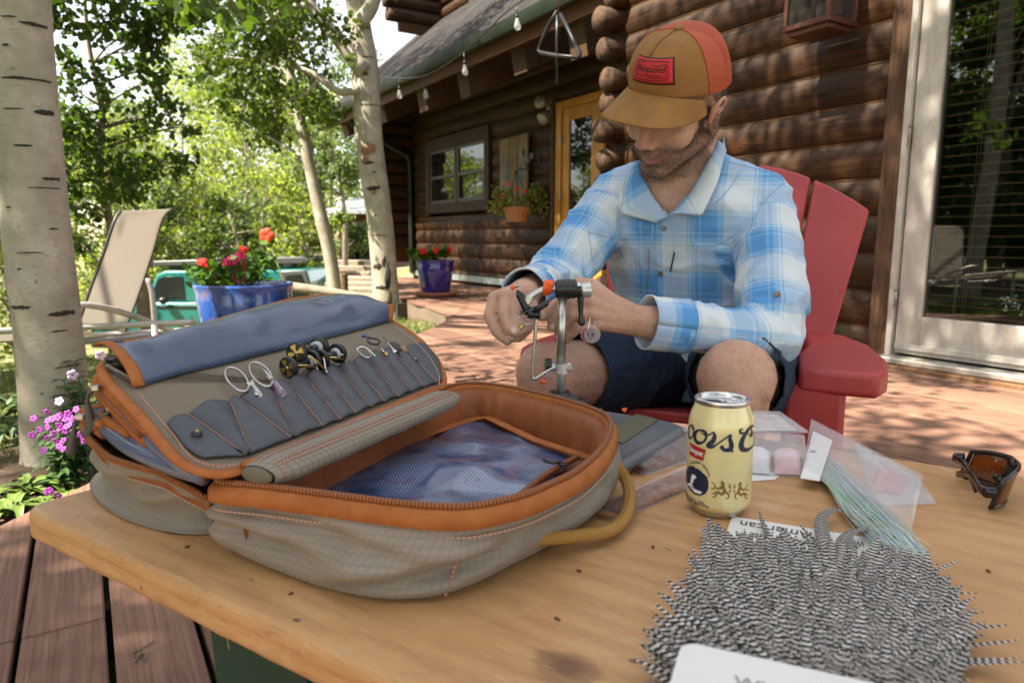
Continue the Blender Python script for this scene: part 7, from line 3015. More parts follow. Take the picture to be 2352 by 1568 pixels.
# hands (joints taken from the close-up: x, y, depth beyond the vise plane, radius)
def hand(chains, wrist, palm_r):
 for c in chains:
  P = [vz(q[0], q[1], q[2]) for q in c]
  limb(bd, P, [q[3] for q in c], 12)
  capsule(bd, wrist, P[0], palm_r, c[0][3] * 1.18, 12)
RH = [[(228, 425, .050, .0118), (176, 585, .030, .0108), (246, 738, .014, .0098), (345, 832, .004, .0080)],
      [(330, 392, .036, .0118), (320, 562, .012, .0110), (358, 700, .002, .0098), (392, 792, -.002, .0080)],
      [(440, 380, .034, .0118), (456, 560, .014, .0108), (452, 690, .004, .0098), (425, 800, .0, .0080)],
      [(545, 430, .045, .0115), (560, 590, .032, .0105), (530, 720, .022, .0095), (455, 806, .012, .0078)]]
hand(RH, WR, .024)
limb(bd, [lerp(WR, vz(560, 520, .04), .45), vz(585, 560, .036), vz(520, 690, .006), vz(412, 738, -.010)], [.018, .0135, .0115, .0095], 12)
LH = [[(1150, 345, .050, .0118), (975, 372, .042, .0108), (800, 490, .036, .0095), (690, 592, .030, .0080)],
      [(1135, 445, .044, .0118), (935, 480, .036, .0110), (815, 590, .034, .0096), (780, 690, .034, .0080)],
      [(1150, 555, .044, .0115), (965, 575, .032, .0108), (880, 665, .036, .0095), (850, 740, .044, .0080)],
      [(1215, 650, .052, .0108), (1030, 700, .040, .0098), (945, 782, .044, .0088), (915, 830, .050, .0072)]]
hand(LH, WL, .026)
limb(bd, [lerp(WL, vz(1150, 345, .06), .5), vz(1180, 300, .078), vz(1050, 275, .074), vz(960, 330, .066)], [.018, .0135, .0115, .0095], 12)
body_me = remesh(bd, .0027, 3, 'body')
bv = verts_np(body_me)
bv = laplace(body_me, 5, (np.linalg.norm(bv - np.array(HEADC), axis=1) < .16) | (bv[:, 2] < .58) & (bv[:, 1] < 1.35))
# masks for beard, lips and redness in head coordinates
Hi = np.array(HM.inverted())
hp_ = bv @ Hi[:3, :3].T + Hi[:3, 3]
x, y, z = hp_[:, 0], hp_[:, 1], hp_[:, 2]
nz = vnoise(hp_, 90)
line = -.023 - .008 * np.clip((y - .05) / .05, 0, 1) + .045 * np.clip((.035 - y) / .04, 0, 1) * (np.abs(x) > .045)
beard = np.clip((line - z + .008 * nz) / .012, 0, 1) * np.clip((y + .022) / .02, 0, 1) * np.clip((z + .118) / .02, 0, 1) * (np.linalg.norm(hp_, axis=1) < .17)
lips = np.clip(1 - np.abs(z + .0515) / .0095, 0, 1) * (np.abs(x) < .024) * (y > .085)
lips = np.clip(lips * 2.2, 0, 1)
stache = (np.abs(x) < .036) * (y > .07) * np.clip((-.026 - z) / .006, 0, 1) * np.clip((z + .044) / .004, 0, 1)
beard = np.clip(np.maximum(beard, stache) * (1 - lips), 0, 1)
nose_red = np.exp(-((x / .02) ** 2 + ((y - .112) / .02) ** 2 + ((z + .012) / .02) ** 2)) * (np.linalg.norm(hp_, axis=1) < .2)
ear_red = np.exp(-(((np.abs(x) - .083) / .014) ** 2 + (y / .03) ** 2 + (z / .035) ** 2))
add_attr(body_me, 'beard', beard)
add_attr(body_me, 'flush', np.clip(nose_red * .8 + ear_red * .7, 0, 1))
add_attr(body_me, 'lips', lips)
def m_skin():
 m = NT('skin_tanned')
 c = m.coord('Object')
 n1, n2, n3 = m.noise(c, 18, 4), m.noise(c, 160, 3), m.noise(m.coord('Object', (1, 1, .35)), 420, 2, .6)
 col = m.ramp(n1, [(.3, (.48, .275, .20)), (.7, (.59, .36, .27))])
 col = m.mix(m.ramp(n2, [(.35, .25), (.6, 0.0)]), col, (.42, .19, .13))
 col = m.mix(m.ramp(n3, [(.56, 0.0), (.70, .35)]), col, (.16, .085, .05))
 col = m.mix(m.math('MULTIPLY', m.attr('flush', 'Fac'), .6), col, (.46, .155, .115))
 col = m.mix(m.math('MULTIPLY', m.attr('lips', 'Fac'), .8), col, (.36, .125, .10))
 bd_ = m.ramp(n3, [(.35, (.07, .045, .032)), (.65, (.20, .14, .105))])
 col = m.mix(m.math('MULTIPLY', m.attr('beard', 'Fac'), .55), col, bd_)
 m.put('Base Color', col)
 m.put('Roughness', .52)
 m.put('Specular IOR Level', .35)
 m.put('Subsurface Weight', .12)
 m.put('Subsurface Radius', (.012, .005, .003))
 m.put('Subsurface Scale', .6)
 m.bump(m.math('ADD', n2, m.math('MULTIPLY', m.noise(c, 420, 3), .6)), .5, .0014)
 return m.m
body_me.materials.append(m_skin())
bv0 = bv - np.array(man.location)
set_verts(body_me, bv0)
body = link('body', body_me, man)
def hair_mesh(name, P, Nn, L, r, mat, parent, seed, droop=V(0, 0, -.4), jit=.5):
 rg = np.random.default_rng(seed)
 n = len(P)
 d = Nn + rg.normal(size=(n, 3)) * jit + np.array(droop)
 d /= np.linalg.norm(d, axis=1)[:, None]
 L_ = L * rg.uniform(.5, 1.2, size=(n, 1))
 sd = np.cross(d, rg.normal(size=(n, 3)))
 sd /= np.linalg.norm(sd, axis=1)[:, None]
 vs = np.stack([P - sd * r - Nn * .001, P + sd * r - Nn * .001, P + d * L_ + Nn * .0008], 1)
 me = bpy.data.meshes.new(name)
 me.from_pydata([tuple(v) for v in vs.reshape(-1, 3)], [], [(3 * i, 3 * i + 1, 3 * i + 2) for i in range(n)])
 me.materials.append(mat)
 add_attr(me, 'leaf_tone', np.repeat(rg.random(n), 3))
 o = link(name, me, parent)
 o['kind'] = 'stuff'
 return o
def m_hair(name, a, b, c_):
 m = NT(name)
 m.put('Base Color', m.ramp(m.attr('leaf_tone', 'Fac'), [(0, a), (.6, b), (1, c_)]))
 m.put('Roughness', .5)
 return m.m
hair_m = m_hair('brown_grey_hair', (.022, .014, .010), (.075, .048, .034), (.26, .22, .19))
nb = normals_np(body_me)
rg = np.random.default_rng(3)
def pick(mask, n):
 idx = np.nonzero(mask)[0]
 return rg.choice(idx, size=min(n, len(idx) * 6))
i_ = pick(beard > .4, 9000)
dn_ = np.array(hu) * -.5
hair_mesh('beard', bv0[i_] + rg.normal(size=(len(i_), 3)) * .0012, nb[i_], .0072, .00030, hair_m, man, 1, V(*(dn_ + np.array(hf) * .2)), .45)
side = (np.linalg.norm(hp_, axis=1) < .16) & (y < .022 + .012 * np.clip((z) / .04, -1, 1)) & (y > -.13) & (z > -.052 + .05 * (y > -.02)) & (z < .07) & (np.abs(x) > .03) & ~((np.abs(x) > .0755) & (np.abs(y + .004) < .03) & (z < .04))
i_ = pick(side, 6000)
hair_mesh('hair', bv0[i_] + rg.normal(size=(len(i_), 3)) * .0015, nb[i_], .011, .00034, hair_m, man, 2, V(*(np.array(hu) * -1.3 - np.array(hf) * .35)), .3)
# leg and forearm hair
kmask = (bv[:, 2] < .60) & (bv[:, 2] > .30) & (bv[:, 1] < 1.5)
i_ = pick(kmask, 9000)
leg_hair = m_hair('fine_leg_hair', (.05, .03, .02), (.12, .07, .045), (.2, .13, .08))
hair_mesh('leg_hair', bv0[i_] + rg.normal(size=(len(i_), 3)) * .002, nb[i_], .011, .00019, leg_hair, man, 3, V(0, 0, -1.4), .4)
am = (np.linalg.norm(bv - np.array(WL), axis=1) < .055) & (bv[:, 2] > WL.z - .012)
i_ = pick(am, 700)
hair_mesh('arm_hair', bv0[i_], nb[i_], .008, .00013, leg_hair, man, 4, V(-.9, -.2, -.3), .4)
mb = MB()
mb.tube([hd_(.021 * (k - 4) / 4, .0975 - .0085 * ((k - 4) / 4) ** 2, -.0518 + .0012 * ((k - 4) / 4) ** 2) for k in range(9)], [.0004, .0009, .0012, .0013, .0013, .0013, .0012, .0009, .0004], 6)
wbuild(mb, 'mouth_line', flat('mouth_shadow', (.09, .03, .025), .7), man)
# finger nails
m_nail = flat('finger_nail', (.56, .36, .30), .3, var=.05)
for (q, up) in (((408, 728, -.018), (0, -1, .55)), ((345, 822, -.004), (-.5, -1, -.2)), ((388, 782, -.010), (-.1, -1, .1)), ((688, 582, .022), (-.6, -1, .5)), ((782, 694, .026), (-.4, -1, .1))):
 mb = MB()
 mb.ellip(vz(*q), (.0052, .0062, .0016), axis_frame((0, 0, 0), up).to_3x3(), 12, 6)
 wbuild(mb, 'finger_nail', m_nail, man)
mb = MB()
rc = vz(1015, 520, .038)
rd = (vz(965, 575, .032) - vz(1150, 555, .044)).normalized()
M = axis_frame(vz(1030, 566, .037), rd)
mb.tube([(M @ V(.0118 * math.cos(a), .0118 * math.sin(a), 0)) for a in [k * math.pi / 12 for k in range(24)]], .0026, 8, closed=True, flat=(.5, 1.3))
wbuild(mb, 'finger_ring', flat('grey_band', (.16, .17, .18), .35, .6), man)
# ---- shirt
sh = MB()
torso(sh, .008, ((.172, .130), (.176, .130), (.172, .128), (.184, .128), (.186, .117), (.100, .082)))
for S, E_, W_, out in ((SL, EL, WL, V(.02, 0, -.006)), (SR, ER, WR, V(-.006, 0, -.004))):
 cuff = E_.lerp(W_, .90 if S is SL else .97)
 limb(sh, [S + V(0, 0, -.008), S.lerp(E_, .35) + out * .6, S.lerp(E_, .75) + out, E_ + out * .5, E_.lerp(cuff, .4), cuff], [.066, .065, .062, .057, .049, .036], 20)
shirt_me = remesh(sh, .0050, 3, 'shirt')
sv = verts_np(shirt_me)
def seg_dist(p, a, b):
 a, b = np.array(a), np.array(b)
 d = b - a
 t_ = np.clip(((p - a) @ d) / (d @ d), 0, 1)
 return np.linalg.norm(p - (a + t_[:, None] * d), axis=1), t_
def sleeve_coords(p, S, E_, W_):
 d1, t1 = seg_dist(p, S, E_)
 d2, t2 = seg_dist(p, E_, W_)
 first = d1 < d2
 L1 = (E_ - S).length
 along = np.where(first, t1 * L1, L1 + t2 * (W_ - E_).length)
 ang = np.zeros(len(p))
 for sel, a, b in ((first, S, E_), (~first, E_, W_)):
  ax_ = np.array((b - a).normalized())
  ref = np.cross(ax_, np.array([0, 0, 1.0]))
  ref /= np.linalg.norm(ref)
  r2 = np.cross(ax_, ref)
  q = p - np.array(a)
  ang = np.where(sel, np.arctan2(q @ r2, q @ ref), ang)
 return np.minimum(d1, d2), along, ang
lat = (sv - np.array(SPN[3])) @ np.array(LB_)
fw = (sv - np.array(SPN[3])) @ np.array(FB_)
tex = np.stack([lat * 1.05 + .012, sv[:, 2] * 1.02 + .02 * lat, np.zeros(len(sv))], 1)
part = np.zeros(len(sv))
for k, (S, E_, W_) in enumerate(((SL, EL, WL), (SR, ER, WR))):
 d, al, an = sleeve_coords(sv, S, E_, W_)
 outward = lat * (1 if k == 0 else -1)
 sel = (d < .082) & ((al > .055) | (outward > .185)) & ((outward > .14) | (al > .12))
 if k == 1:
  sel = (d < .082) & ((al > .05)) & ((outward > .13) | (al > .13))
 tex[sel] = np.stack([an[sel] * .062 + .03, al[sel], np.zeros(sel.sum())], 1)
 part[sel] = k + 1
nrm = normals_np(shirt_me)
# wrinkles: soft ridges, stronger near elbows and the folded waist
rid = 1 - np.abs(vnoise(sv * np.array([1, 1, 1.5]), 17, 1))
rid2 = 1 - np.abs(vnoise(sv * np.array([1.3, 1, .8]), 33, 2))
soft = vnoise(sv, 11, 3)
dE = np.minimum(np.linalg.norm(sv - np.array(EL), axis=1), np.linalg.norm(sv - np.array(ER), axis=1))
bend = np.exp(-(dE / .10) ** 2)
al_w = np.where(part > 0, 1.25, .8)
disp = (.0052 * (rid ** 3 - .45) + .0026 * (rid2 ** 3 - .4)) * al_w * (1 + 1.1 * bend) + .0040 * soft
# rings of folds across the sleeves at the inner elbow
for (E_, ax0) in ((EL, (WL - EL).normalized()), (ER, (WR - ER).normalized())):
 q = (sv - np.array(E_)) @ np.array(ax0)
 disp += .0035 * np.sin(q * 210 + 3 * soft) * np.exp(-(np.linalg.norm(sv - np.array(E_), axis=1) / .085) ** 2)
sv2 = sv + nrm * disp[:, None]
set_verts(shirt_me, sv2)
laplace(shirt_me, 2)
add_attr(shirt_me, 'tex', tex)
def m_plaid():
 m = NT('blue_plaid_cotton')
 t_ = m.attr('tex')
 x_, y_, z_ = m.sep(t_)
 P_ = .124
 A, B, C_ = (.60, .66, .70), (.24, .46, .69), (.085, .29, .61)
 def bands(v, off):
  f = m.math('FRACT', m.math('ADD', m.math('DIVIDE', v, P_), off))
  return m.ramp(f, [(0, A), (.31, B), (.335, A), (.36, B), (.44, C_), (.50, B), (.53, C_), (.79, B), (.89, A)], 'CONSTANT')
 cx_, cy_ = bands(x_, 0.12), bands(y_, .4)
 col = m.mix(.5, cx_, cy_)
 n_ = m.noise(m.coord('Object'), 40, 4)
 col = m.mix(m.ramp(n_, [(.3, .10), (.6, 0.0)]), col, (.20, .33, .48))
 m.put('Base Color', col)
 m.put('Roughness', .8)
 m.put('Specular IOR Level', .15)
 w1 = m.noise(m.coord('Object'), 700, 2)
 w2 = m.noise(m.coord('Object'), 55, 4, .6)
 m.bump(m.math('ADD', m.math('MULTIPLY', w1, .25), w2), .35, .0022)
 return m.m
plaid = m_plaid()
shirt_me.materials.append(plaid)
# open the collar: remove cloth inside the V at the throat
neckV = [(1440, 350), (1500, 300), (1660, 300), (1640, 370), (1588, 440), (1535, 496), (1495, 450), (1462, 400)]
bm = bmesh.new()
bm.from_mesh(shirt_me)
def to_px(p):
 xx, yy, zz = p[0], p[1], p[2] - HC
 d = yy * cp - zz * sp
 return 1176 + 1568 * xx / d, 784 - 1568 * (zz * cp + yy * sp) / d
NB = NECK0.lerp(NECK1, .35)
dele = []
for f in bm.faces:
 c = f.calc_center_median()
 u, v = to_px(c)
 if c.y < 1.47 and in_poly(u, v, neckV):
  dele.append(f)
 elif (c - NB).length < .078 and c.z > .845:
  dele.append(f)
 else:
  for E_, W_, k in ((EL, WL, .70), (ER, WR, .76)):
   if (c - E_.lerp(W_, k)).dot((W_ - E_).normalized()) > 0 and (c - W_).length < .13:
    dele.append(f)
    break
bmesh.ops.delete(bm, geom=dele, context='FACES')
bm.to_mesh(shirt_me)
bm.free()
from mathutils.bvhtree import BVHTree
svw = verts_np(shirt_me)
bvh = BVHTree.FromPolygons([tuple(v) for v in svw], [tuple(p.vertices) for p in shirt_me.polygons])
def hit(u, v, off=.0):
 d = Vector(ray(u, v)).normalized()
 loc, n_, i, ds = bvh.ray_cast(Vector((0, 0, HC)), d)
 if loc is None:
  return aty(u, v, 1.36), V(0, -1, 0)
 if n_.dot(d) > 0:
  n_ = -n_
 return loc + n_ * off, n_
def drape(pts, off, n=24):
 P = spline([V(a, b, 0) for a, b in pts], n)
 return [hit(q.x, q.y, off)[0] for q in P]
set_verts(shirt_me, svw - np.array(man.location))
shirt = link('shirt', shirt_me, man)
m_ = shirt.modifiers.new('cloth', 'SOLIDIFY')
m_.thickness = .0022
m_.offset = -1
def plaid_sheet(name, fn, nu, nv, La, Lb, ox=0.0, oy=0.0):
 o = sheet(name, fn, nu, nv, plaid, shirt, La, Lb, .0022)
 a = o.data.attributes['tex']
 for d in a.data:
  d.vector = (d.vector[0] + ox, d.vector[1] + oy, 0)
 return o
def poly_pts(P, n):
 return [lerp(P[min(int(k / (n - 1) * (len(P) - 1)), len(P) - 2)], P[min(int(k / (n - 1) * (len(P) - 1)), len(P) - 2) + 1], k / (n - 1) * (len(P) - 1) - min(int(k / (n - 1) * (len(P) - 1)), len(P) - 2)) for k in range(n)]
def leaf_between(inner, outer, bow=.006):
 A = poly_pts(inner, 21)
 B = poly_pts(outer, 21)
 def f(a, b):
  i = int(round(a * 20))
  return A[i].lerp(B[i], b) + V(-.2, -1, .3) * (bow * math.sin(math.pi * b))
 return f
def cpx(u, v, Y):
 return aty(u, v, Y)
inn = [cpx(1478, 368, 1.43), cpx(1472, 400, 1.412), cpx(1496, 446, 1.384), cpx(1534, 500, 1.360)]
out_ = [cpx(1450, 378, 1.437), cpx(1433, 430, 1.422), cpx(1425, 491, 1.402), cpx(1508, 512, 1.368)]
plaid_sheet('collar', leaf_between(inn, out_), 20, 8, .11, .05, .03, .02)
inn = [cpx(1648, 322, 1.41), cpx(1622, 378, 1.376), cpx(1586, 442, 1.350), cpx(1535, 500, 1.352)]
out_ = [cpx(1668, 345, 1.392), cpx(1648, 420, 1.336), cpx(1612, 495, 1.312), cpx(1548, 490, 1.338)]
plaid_sheet('collar', leaf_between(inn, out_), 20, 8, .11, .05, .07, .05)
# collar stand round the back of the neck
ringc = [cpx(1655, 318, 1.43), NB + LB_ * .072 + V(0, .03, .012), NB + V(.01, .072, .02), NB - LB_ * .072 + V(0, .03, .012), cpx(1470, 365, 1.43)]
A_s = spline(ringc, 25)
plaid_sheet('collar_stand', lambda a, b: A_s[int(round(a * 24))] + V(0, 0, -.030 + .026 * b) + (A_s[int(round(a * 24))] - NB).normalized() * (.010 * b), 24, 5, .2, .04)
# placket, pocket flaps, seams
for pts in ([(1500, 505), (1497, 560), (1488, 640), (1478, 705)], [(1552, 500), (1548, 560), (1540, 640), (1532, 700)]):
 mb = MB()
 mb.tube(drape(pts, .0006), .0011, 6)
 wbuild(mb, 'placket_seam', plaid, shirt)
seam_m = flat('shirt_seam', (.20, .38, .55), .8)
for pts in ([(1350, 533), (1400, 545), (1470, 550), (1478, 548), (1482, 505)], [(1588, 500), (1592, 560), (1640, 565), (1690, 538)], [(1700, 395), (1670, 440), (1640, 470)], [(1672, 372), (1760, 395), (1800, 415)], [(1800, 420), (1750, 470), (1715, 540), (1690, 600)], [(1345, 450), (1352, 530), (1360, 600)]):
 mb = MB()
 mb.tube(drape(pts, .0004), .0008, 5)
 wbuild(mb, 'stitched_seam', seam_m, shirt)
mb = MB()
mb.tube(drape([(1490, 572), (1490, 620), (1480, 690)], .0008), .0016, 6)
wbuild(mb, 'pocket_zip', flat('zip_grey', (.25, .26, .27), .4), shirt)
m_btn = flat('horn_button', (.16, .13, .10), .25, var=.4, scale=200)
for (u, v) in ((1525, 525), (1517, 628), (1489, 812), (1785, 677)):
 p, n_ = hit(u, v, .001)
 mb = MB()
 mb.lathe([(0, .0022), (.0028, .0020), (.0042, .0026), (.0054, .0020), (.0056, 0)], 18, axis_frame(p, n_))
 wbuild(mb, 'button', m_btn, shirt)
mb = MB()
mb.tube(drape([(1549, 578), (1545, 600), (1541, 622)], .003, 6), [.0016] * 6, 8)
o = wbuild(mb, 'pocket_cord', flat('navy_cord', (.02, .02, .08), .5), shirt)
# cuffs
for E_, W_, k, r in ((EL, WL, .90, .0405), (ER, WR, .97, .0385)):
 a, b = E_.lerp(W_, k - .26), E_.lerp(W_, k + .03)
 M = axis_frame(a, b - a)
 L_ = (b - a).length
 def cf(t_, s_, M=M, L_=L_, r=r):
  th = 2 * math.pi * t_
  rr = r * (1.06 - .05 * s_) + .0022 * mnoise.noise((math.cos(th) * 2, math.sin(th) * 2, s_ * 3)) + (.0016 if s_ in (0, 1) else 0)
  return M @ V(rr * math.cos(th) * .92, rr * math.sin(th) * 1.06, s_ * L_)
 plaid_sheet('cuff', cf, 32, 8, .27, L_, .05, .02)
# ---- shorts
sb = MB()
capsule(sb, HIPL + V(0, .02, -.005), HIPR + V(0, .02, -.005), .128, .128)
for H_, K_, k in ((HIPL, KL, .88), (HIPR, KR, .80)):
 limb(sb, [H_, H_.lerp(K_, .45), H_.lerp(K_, k)], [.122, .106, .084], 20)
short_me = remesh(sb, .0055, 3, 'shorts')
qv = verts_np(short_me)
nq = normals_np(short_me)
dd = .0065 * ((1 - np.abs(vnoise(qv, 14, 5))) ** 3 - .45) + .003 * ((1 - np.abs(vnoise(qv * np.array([1, .6, 1.6]), 34, 6))) ** 3 - .4)
qv = qv + nq * dd[:, None]
set_verts(short_me, qv - np.array(man.location))
bm = bmesh.new()
bm.from_mesh(short_me)
dele = []
for f in bm.faces:
 c = f.calc_center_median() + man.location
 for H_, K_, k in ((HIPL, KL, .88), (HIPR, KR, .80)):
  ax_ = (K_ - H_).normalized()
  if (c - H_.lerp(K_, k)).dot(ax_) > .012 and (c - H_.lerp(K_, k)).length < .15:
   dele.append(f)
   break
bmesh.ops.delete(bm, geom=list(set(dele)), context='FACES')
bm.to_mesh(short_me)
bm.free()
m = NT('navy_shorts_cotton')
n1 = m.noise(m.coord('Object', (1, 1, 1)), 300, 3, .7)
n2 = m.noise(m.coord('Object'), 12, 3)
m.put('Base Color', m.mix(m.ramp(n1, [(.4, 0.0), (.7, .5)]), m.ramp(n2, [(.3, (.014, .024, .046)), (.7, (.024, .040, .072))]), (.055, .078, .12)))
m.put('Roughness', .9)
m.put('Specular IOR Level', .15)
m.bump(n1, .3, .001)
short_me.materials.append(m.m)
so = link('shorts', short_me, man)
so.modifiers.new('cloth', 'SOLIDIFY').thickness = .003
# ---- cap
cap_t = NT('cap_tan_canvas')
n1 = cap_t.noise(cap_t.coord('Object'), 26, 4)
cap_t.put('Base Color', cap_t.ramp(n1, [(.3, (.25, .122, .042)), (.7, (.31, .158, .058))]))
cap_t.put('Roughness', .8)
cap_t.put('Specular IOR Level', .15)
cap_t.bump(cap_t.noise(cap_t.coord('Object'), 1100, 2), .3, .0006)
cap_t = cap_t.m
def m_capmesh():
 m = NT('cap_orange_net')
 t_ = m.attr('tex')
 x_, y_, z_ = m.sep(t_)
 row = m.math('FLOOR', m.math('DIVIDE', y_, .0030))
 fx = m.math('ABSOLUTE', m.math('SUBTRACT', m.math('FRACT', m.math('ADD', m.math('DIVIDE', x_, .0034), m.math('MULTIPLY', row, .5))), .5))
 fy = m.math('ABSOLUTE', m.math('SUBTRACT', m.math('FRACT', m.math('DIVIDE', y_, .0030)), .5))
 hole = m.math('MULTIPLY', m.math('LESS_THAN', fx, .30), m.math('LESS_THAN', fy, .26))
 m.put('Base Color', (.50, .065, .014, 1))
 m.put('Roughness', .6)
 tr = m.n('BsdfTransparent')
 mx = m.n('MixShader')
 m.l(hole, mx.inputs[0])
 m.l(m.b.outputs[0], mx.inputs[1])
 m.l(tr.outputs[0], mx.inputs[2])
 m.shader(mx)
 return m.m
def tiltz_(c_):
 return .036 - .020 * (1 - c_)
def crown(th, k, lift=0.0):
 """th from the front (0) round; k 0 at the band, 1 at the top"""
 c_, s_ = math.cos(th), math.sin(th)
 front_ = max(0, c_)
 rx_, ry_ = .0875, .108 - .004 * front_
 h = .118 - tiltz_(c_)
 ph = k * math.pi / 2
 pr = math.cos(ph) ** (.52 + .10 * (1 - front_))
 zz = math.sin(ph) ** .95
 tiltz = .070 - .040 * (1 - c_) * .5
 p = V((rx_ * pr + lift) * s_, -.012 + (ry_ * pr + lift) * c_ + .008 * front_ * math.sin(ph * 2) * .6, tiltz + h * zz + lift * zz)
 return HM @ p
cap = None
SIDE = R(74)
mb = MB()
mb.grid(lambda a, b: crown(lerp(-SIDE, SIDE, a), b * .995), 44, 26)
cap = wbuild(mb, 'cap', cap_t, man)
cap.modifiers.new('cloth', 'SOLIDIFY').thickness = .002
sheet('net_panel', lambda a, b: crown(lerp(SIDE - .02, 2 * math.pi - SIDE + .02, a), b * .995, -.0004), 60, 24, m_capmesh(), cap, .36, .17)
mb = MB()
mb.ellip(crown(0, 1.0, .001), (.0085, .0085, .0045), HR, 16, 8)
wbuild(mb, 'cap_button', cap_t, cap)
for th in (-SIDE, SIDE):
 mb = MB()
 mb.tube([crown(th, k / 20 * .98, .0006) for k in range(21)], .0013, 6)
 wbuild(mb, 'panel_seam', flat('orange_seam', (.50, .10, .03), .7), cap)
mb = MB()
mb.tube([crown(0, lerp(.58, .99, k / 12), .0002) for k in range(13)], .0013, 6)
wbuild(mb, 'front_dart', flat('dart_shadow', (.12, .06, .02), .9), cap)
def brim(a, b):
 """a -1..1 across, b 0..1 outwards"""
 th = a * R(66)
 base = Vector(HM.inverted() @ crown(th, 0.0))
 reach = .076 * (1 - abs(a) ** 3.2) ** .75
 d = V(.26 * a, 1, 0).normalized()
 p = base + d * (reach * b)
 p.z = base.z + .004 - .010 * b - .016 * a * a * b - .024 * b * (reach / .068) * .35 - .012 * a * a
 p.x *= 1 + .06 * b
 return HM @ p
mb = MB()
mb.grid(lambda a, b: brim(a * 2 - 1, b), 40, 12)
br = wbuild(mb, 'brim', cap_t, cap)
m_ = br.modifiers.new('thickness', 'SOLIDIFY')
m_.thickness = .0042
bev(br, .0015, 2)
for b_ in (.22, .36, .50, .64, .78, .92):
 mb = MB()
 mb.tube([brim(-.86 + 1.72 * k / 30, b_) + hu * .0022 for k in range(31)], .0005, 4)
 wbuild(mb, 'brim_stitching', flat('tan_thread', (.22, .11, .04), .8), br)
# patch
def patch_pt(x_, y_, lift):
 """x_ metres to the wearer's left, y_ metres up along the front panel"""
 k = .38 + y_ / .095 * .62
 return crown((x_ + .011) / .092, max(.02, min(.98, k)), lift)
blackthread = flat('black_embroidery', (.015, .014, .014), .8)
patch_red = flat('patch_red_weave', (.56, .025, .035), .7, var=.1, scale=200)
for nm, w_, h_, l_, mt in (('patch_border', .0470, .0290, .0014, blackthread), ('patch', .0435, .0258, .0022, patch_red)):
 mb = MB()
 mb.grid(lambda a, b: patch_pt(lerp(-w_, w_, a), lerp(-h_, h_, b), l_), 16, 10)
 o = wbuild(mb, nm, mt, cap)
 o.modifiers.new('thickness', 'SOLIDIFY').thickness = .0014
def patch_text(txt, cx_, cy_, w_, h_, shear=0.0, bold=0.0):
 vs, fs = text_geo(txt, 1.0, bold, shear)
 xs = [v[0] for v in vs]
 ys = [v[1] for v in vs]
 mb = MB()
 # the wearer's left is to the right for the viewer
 mb.add([patch_pt(cx_ + ((a - min(xs)) / (max(xs) - min(xs)) - .5) * w_, cy_ + ((b - min(ys)) / (max(ys) - min(ys)) - .5) * h_, .0034) for a, b in vs], fs)
 wbuild(mb, 'lettering', blackthread, cap, smooth=False)
patch_text('Fishpond', 0, .0005, .066, .0185, .35, .012)
patch_text('FLY FISHING CO', .012, -.0150, .038, .0042, 0, .02)
patch_text('EST. 1999', -.024, .0160, .016, .0032)
mb = MB()
for pts in ([(.002, .0105), (.012, .0075), (.022, .0105), (.025, .008)], [(-.025, -.0065), (-.018, -.0105), (-.002, -.0085), (.018, -.0085)], [(-.028, .0165), (.022, .0165), (.028, .012), (.028, -.016)], [(-.028, .0165), (-.028, -.012), (-.022, -.0165), (.026, -.0165)]):
 P = spline([V(a, b, 0) for a, b in pts], 20)
 mb.tube([patch_pt(p.x * 1.22, p.y * 1.22, .0033) for p in P], .0006, 4)
wbuild(mb, 'patch_lines', blackthread, cap)['kind'] = 'stuff'
# things in his hands
t = thing('bobbin_threader', 'slim brass tool pinched between his fingertips', 'tool', vz(455, 735, -.012))
mb = MB()
mb.tube([vz(400, 822, -.004), vz(455, 740, -.012), vz(490, 688, -.014), vz(500, 672, -.014)], [.0012, .0022, .0026, .0012], 10)
wbuild(mb, 'brass_tube', brass, t)
mb = MB()
mb.tube(spline([vz(500, 675, -.014), vz(560, 665, -.014), vz(600, 660, -.014)], 8), .0006, 6)
wbuild(mb, 'wire', chrome, t)
c = vz(1160, 765, .004)
t = thing('thread_spool', 'red and clear thread spool hanging below his left hand', 'spool', c)
Ms = axis_frame((0, 0, 0), (.25, -.95, .1))
mb = MB()
mb.lathe([(.003, -.010), (.0125, -.0095), (.0135, -.008), (.0125, -.0065), (.0085, -.006), (.0085, .006), (.0125, .0065), (.0135, .008), (.0125, .0095), (.003, .010)], 26, Ms)
mb.build('spool', clear2, t)
mb = MB()
mb.lathe([(.0086, -.0058), (.0108, -.0045), (.0112, 0), (.0108, .0045), (.0086, .0058)], 26, Ms)
mb.build('thread', flat('red_thread', (.60, .035, .03), .6), t)
mb = MB()
mb.tube(spline([V(-.006, -.012, 0), V(-.004, -.012, .016), V(0, 0, .026), V(.004, .012, .016), V(.006, .012, 0)], 16), .0011, 8)
mb.build('wire_arm', chrome, t)
# ================================================================ YARD
m_sling = m_leaf('cream_sling_fabric', (.60, .575, .53), (.63, .60, .55), .5, (1, 1, 1))
m_tube = flat('lounger_frame_grey', (.42, .40, .37), .4, .5)
iron_ = flat('dark_sling_edge', (.06, .055, .05), .5)
lg = thing('sun_lounger', 'cream sling lounger with grey tube frame and raised back', 'lounger', (-2.2, 3.3, hgt(-2.2, 3.3)))
le = spline([aty(277, 484, 3.22), aty(262, 510, 3.16), aty(235, 590, 3.14), aty(205, 670, 3.12), aty(178, 750, 3.10)], 25)
re = spline([aty(394, 480, 3.75), aty(372, 505, 3.66), aty(350, 580, 3.62), aty(320, 670, 3.60), aty(285, 765, 3.58)], 25)
sheet('back_sling', lambda a, b: le[int(round(b * 24))].lerp(re[int(round(b * 24))], a) + V(0, .03 * math.sin(math.pi * a), 0), 10, 24, m_sling, lg, .6, .8, .004)
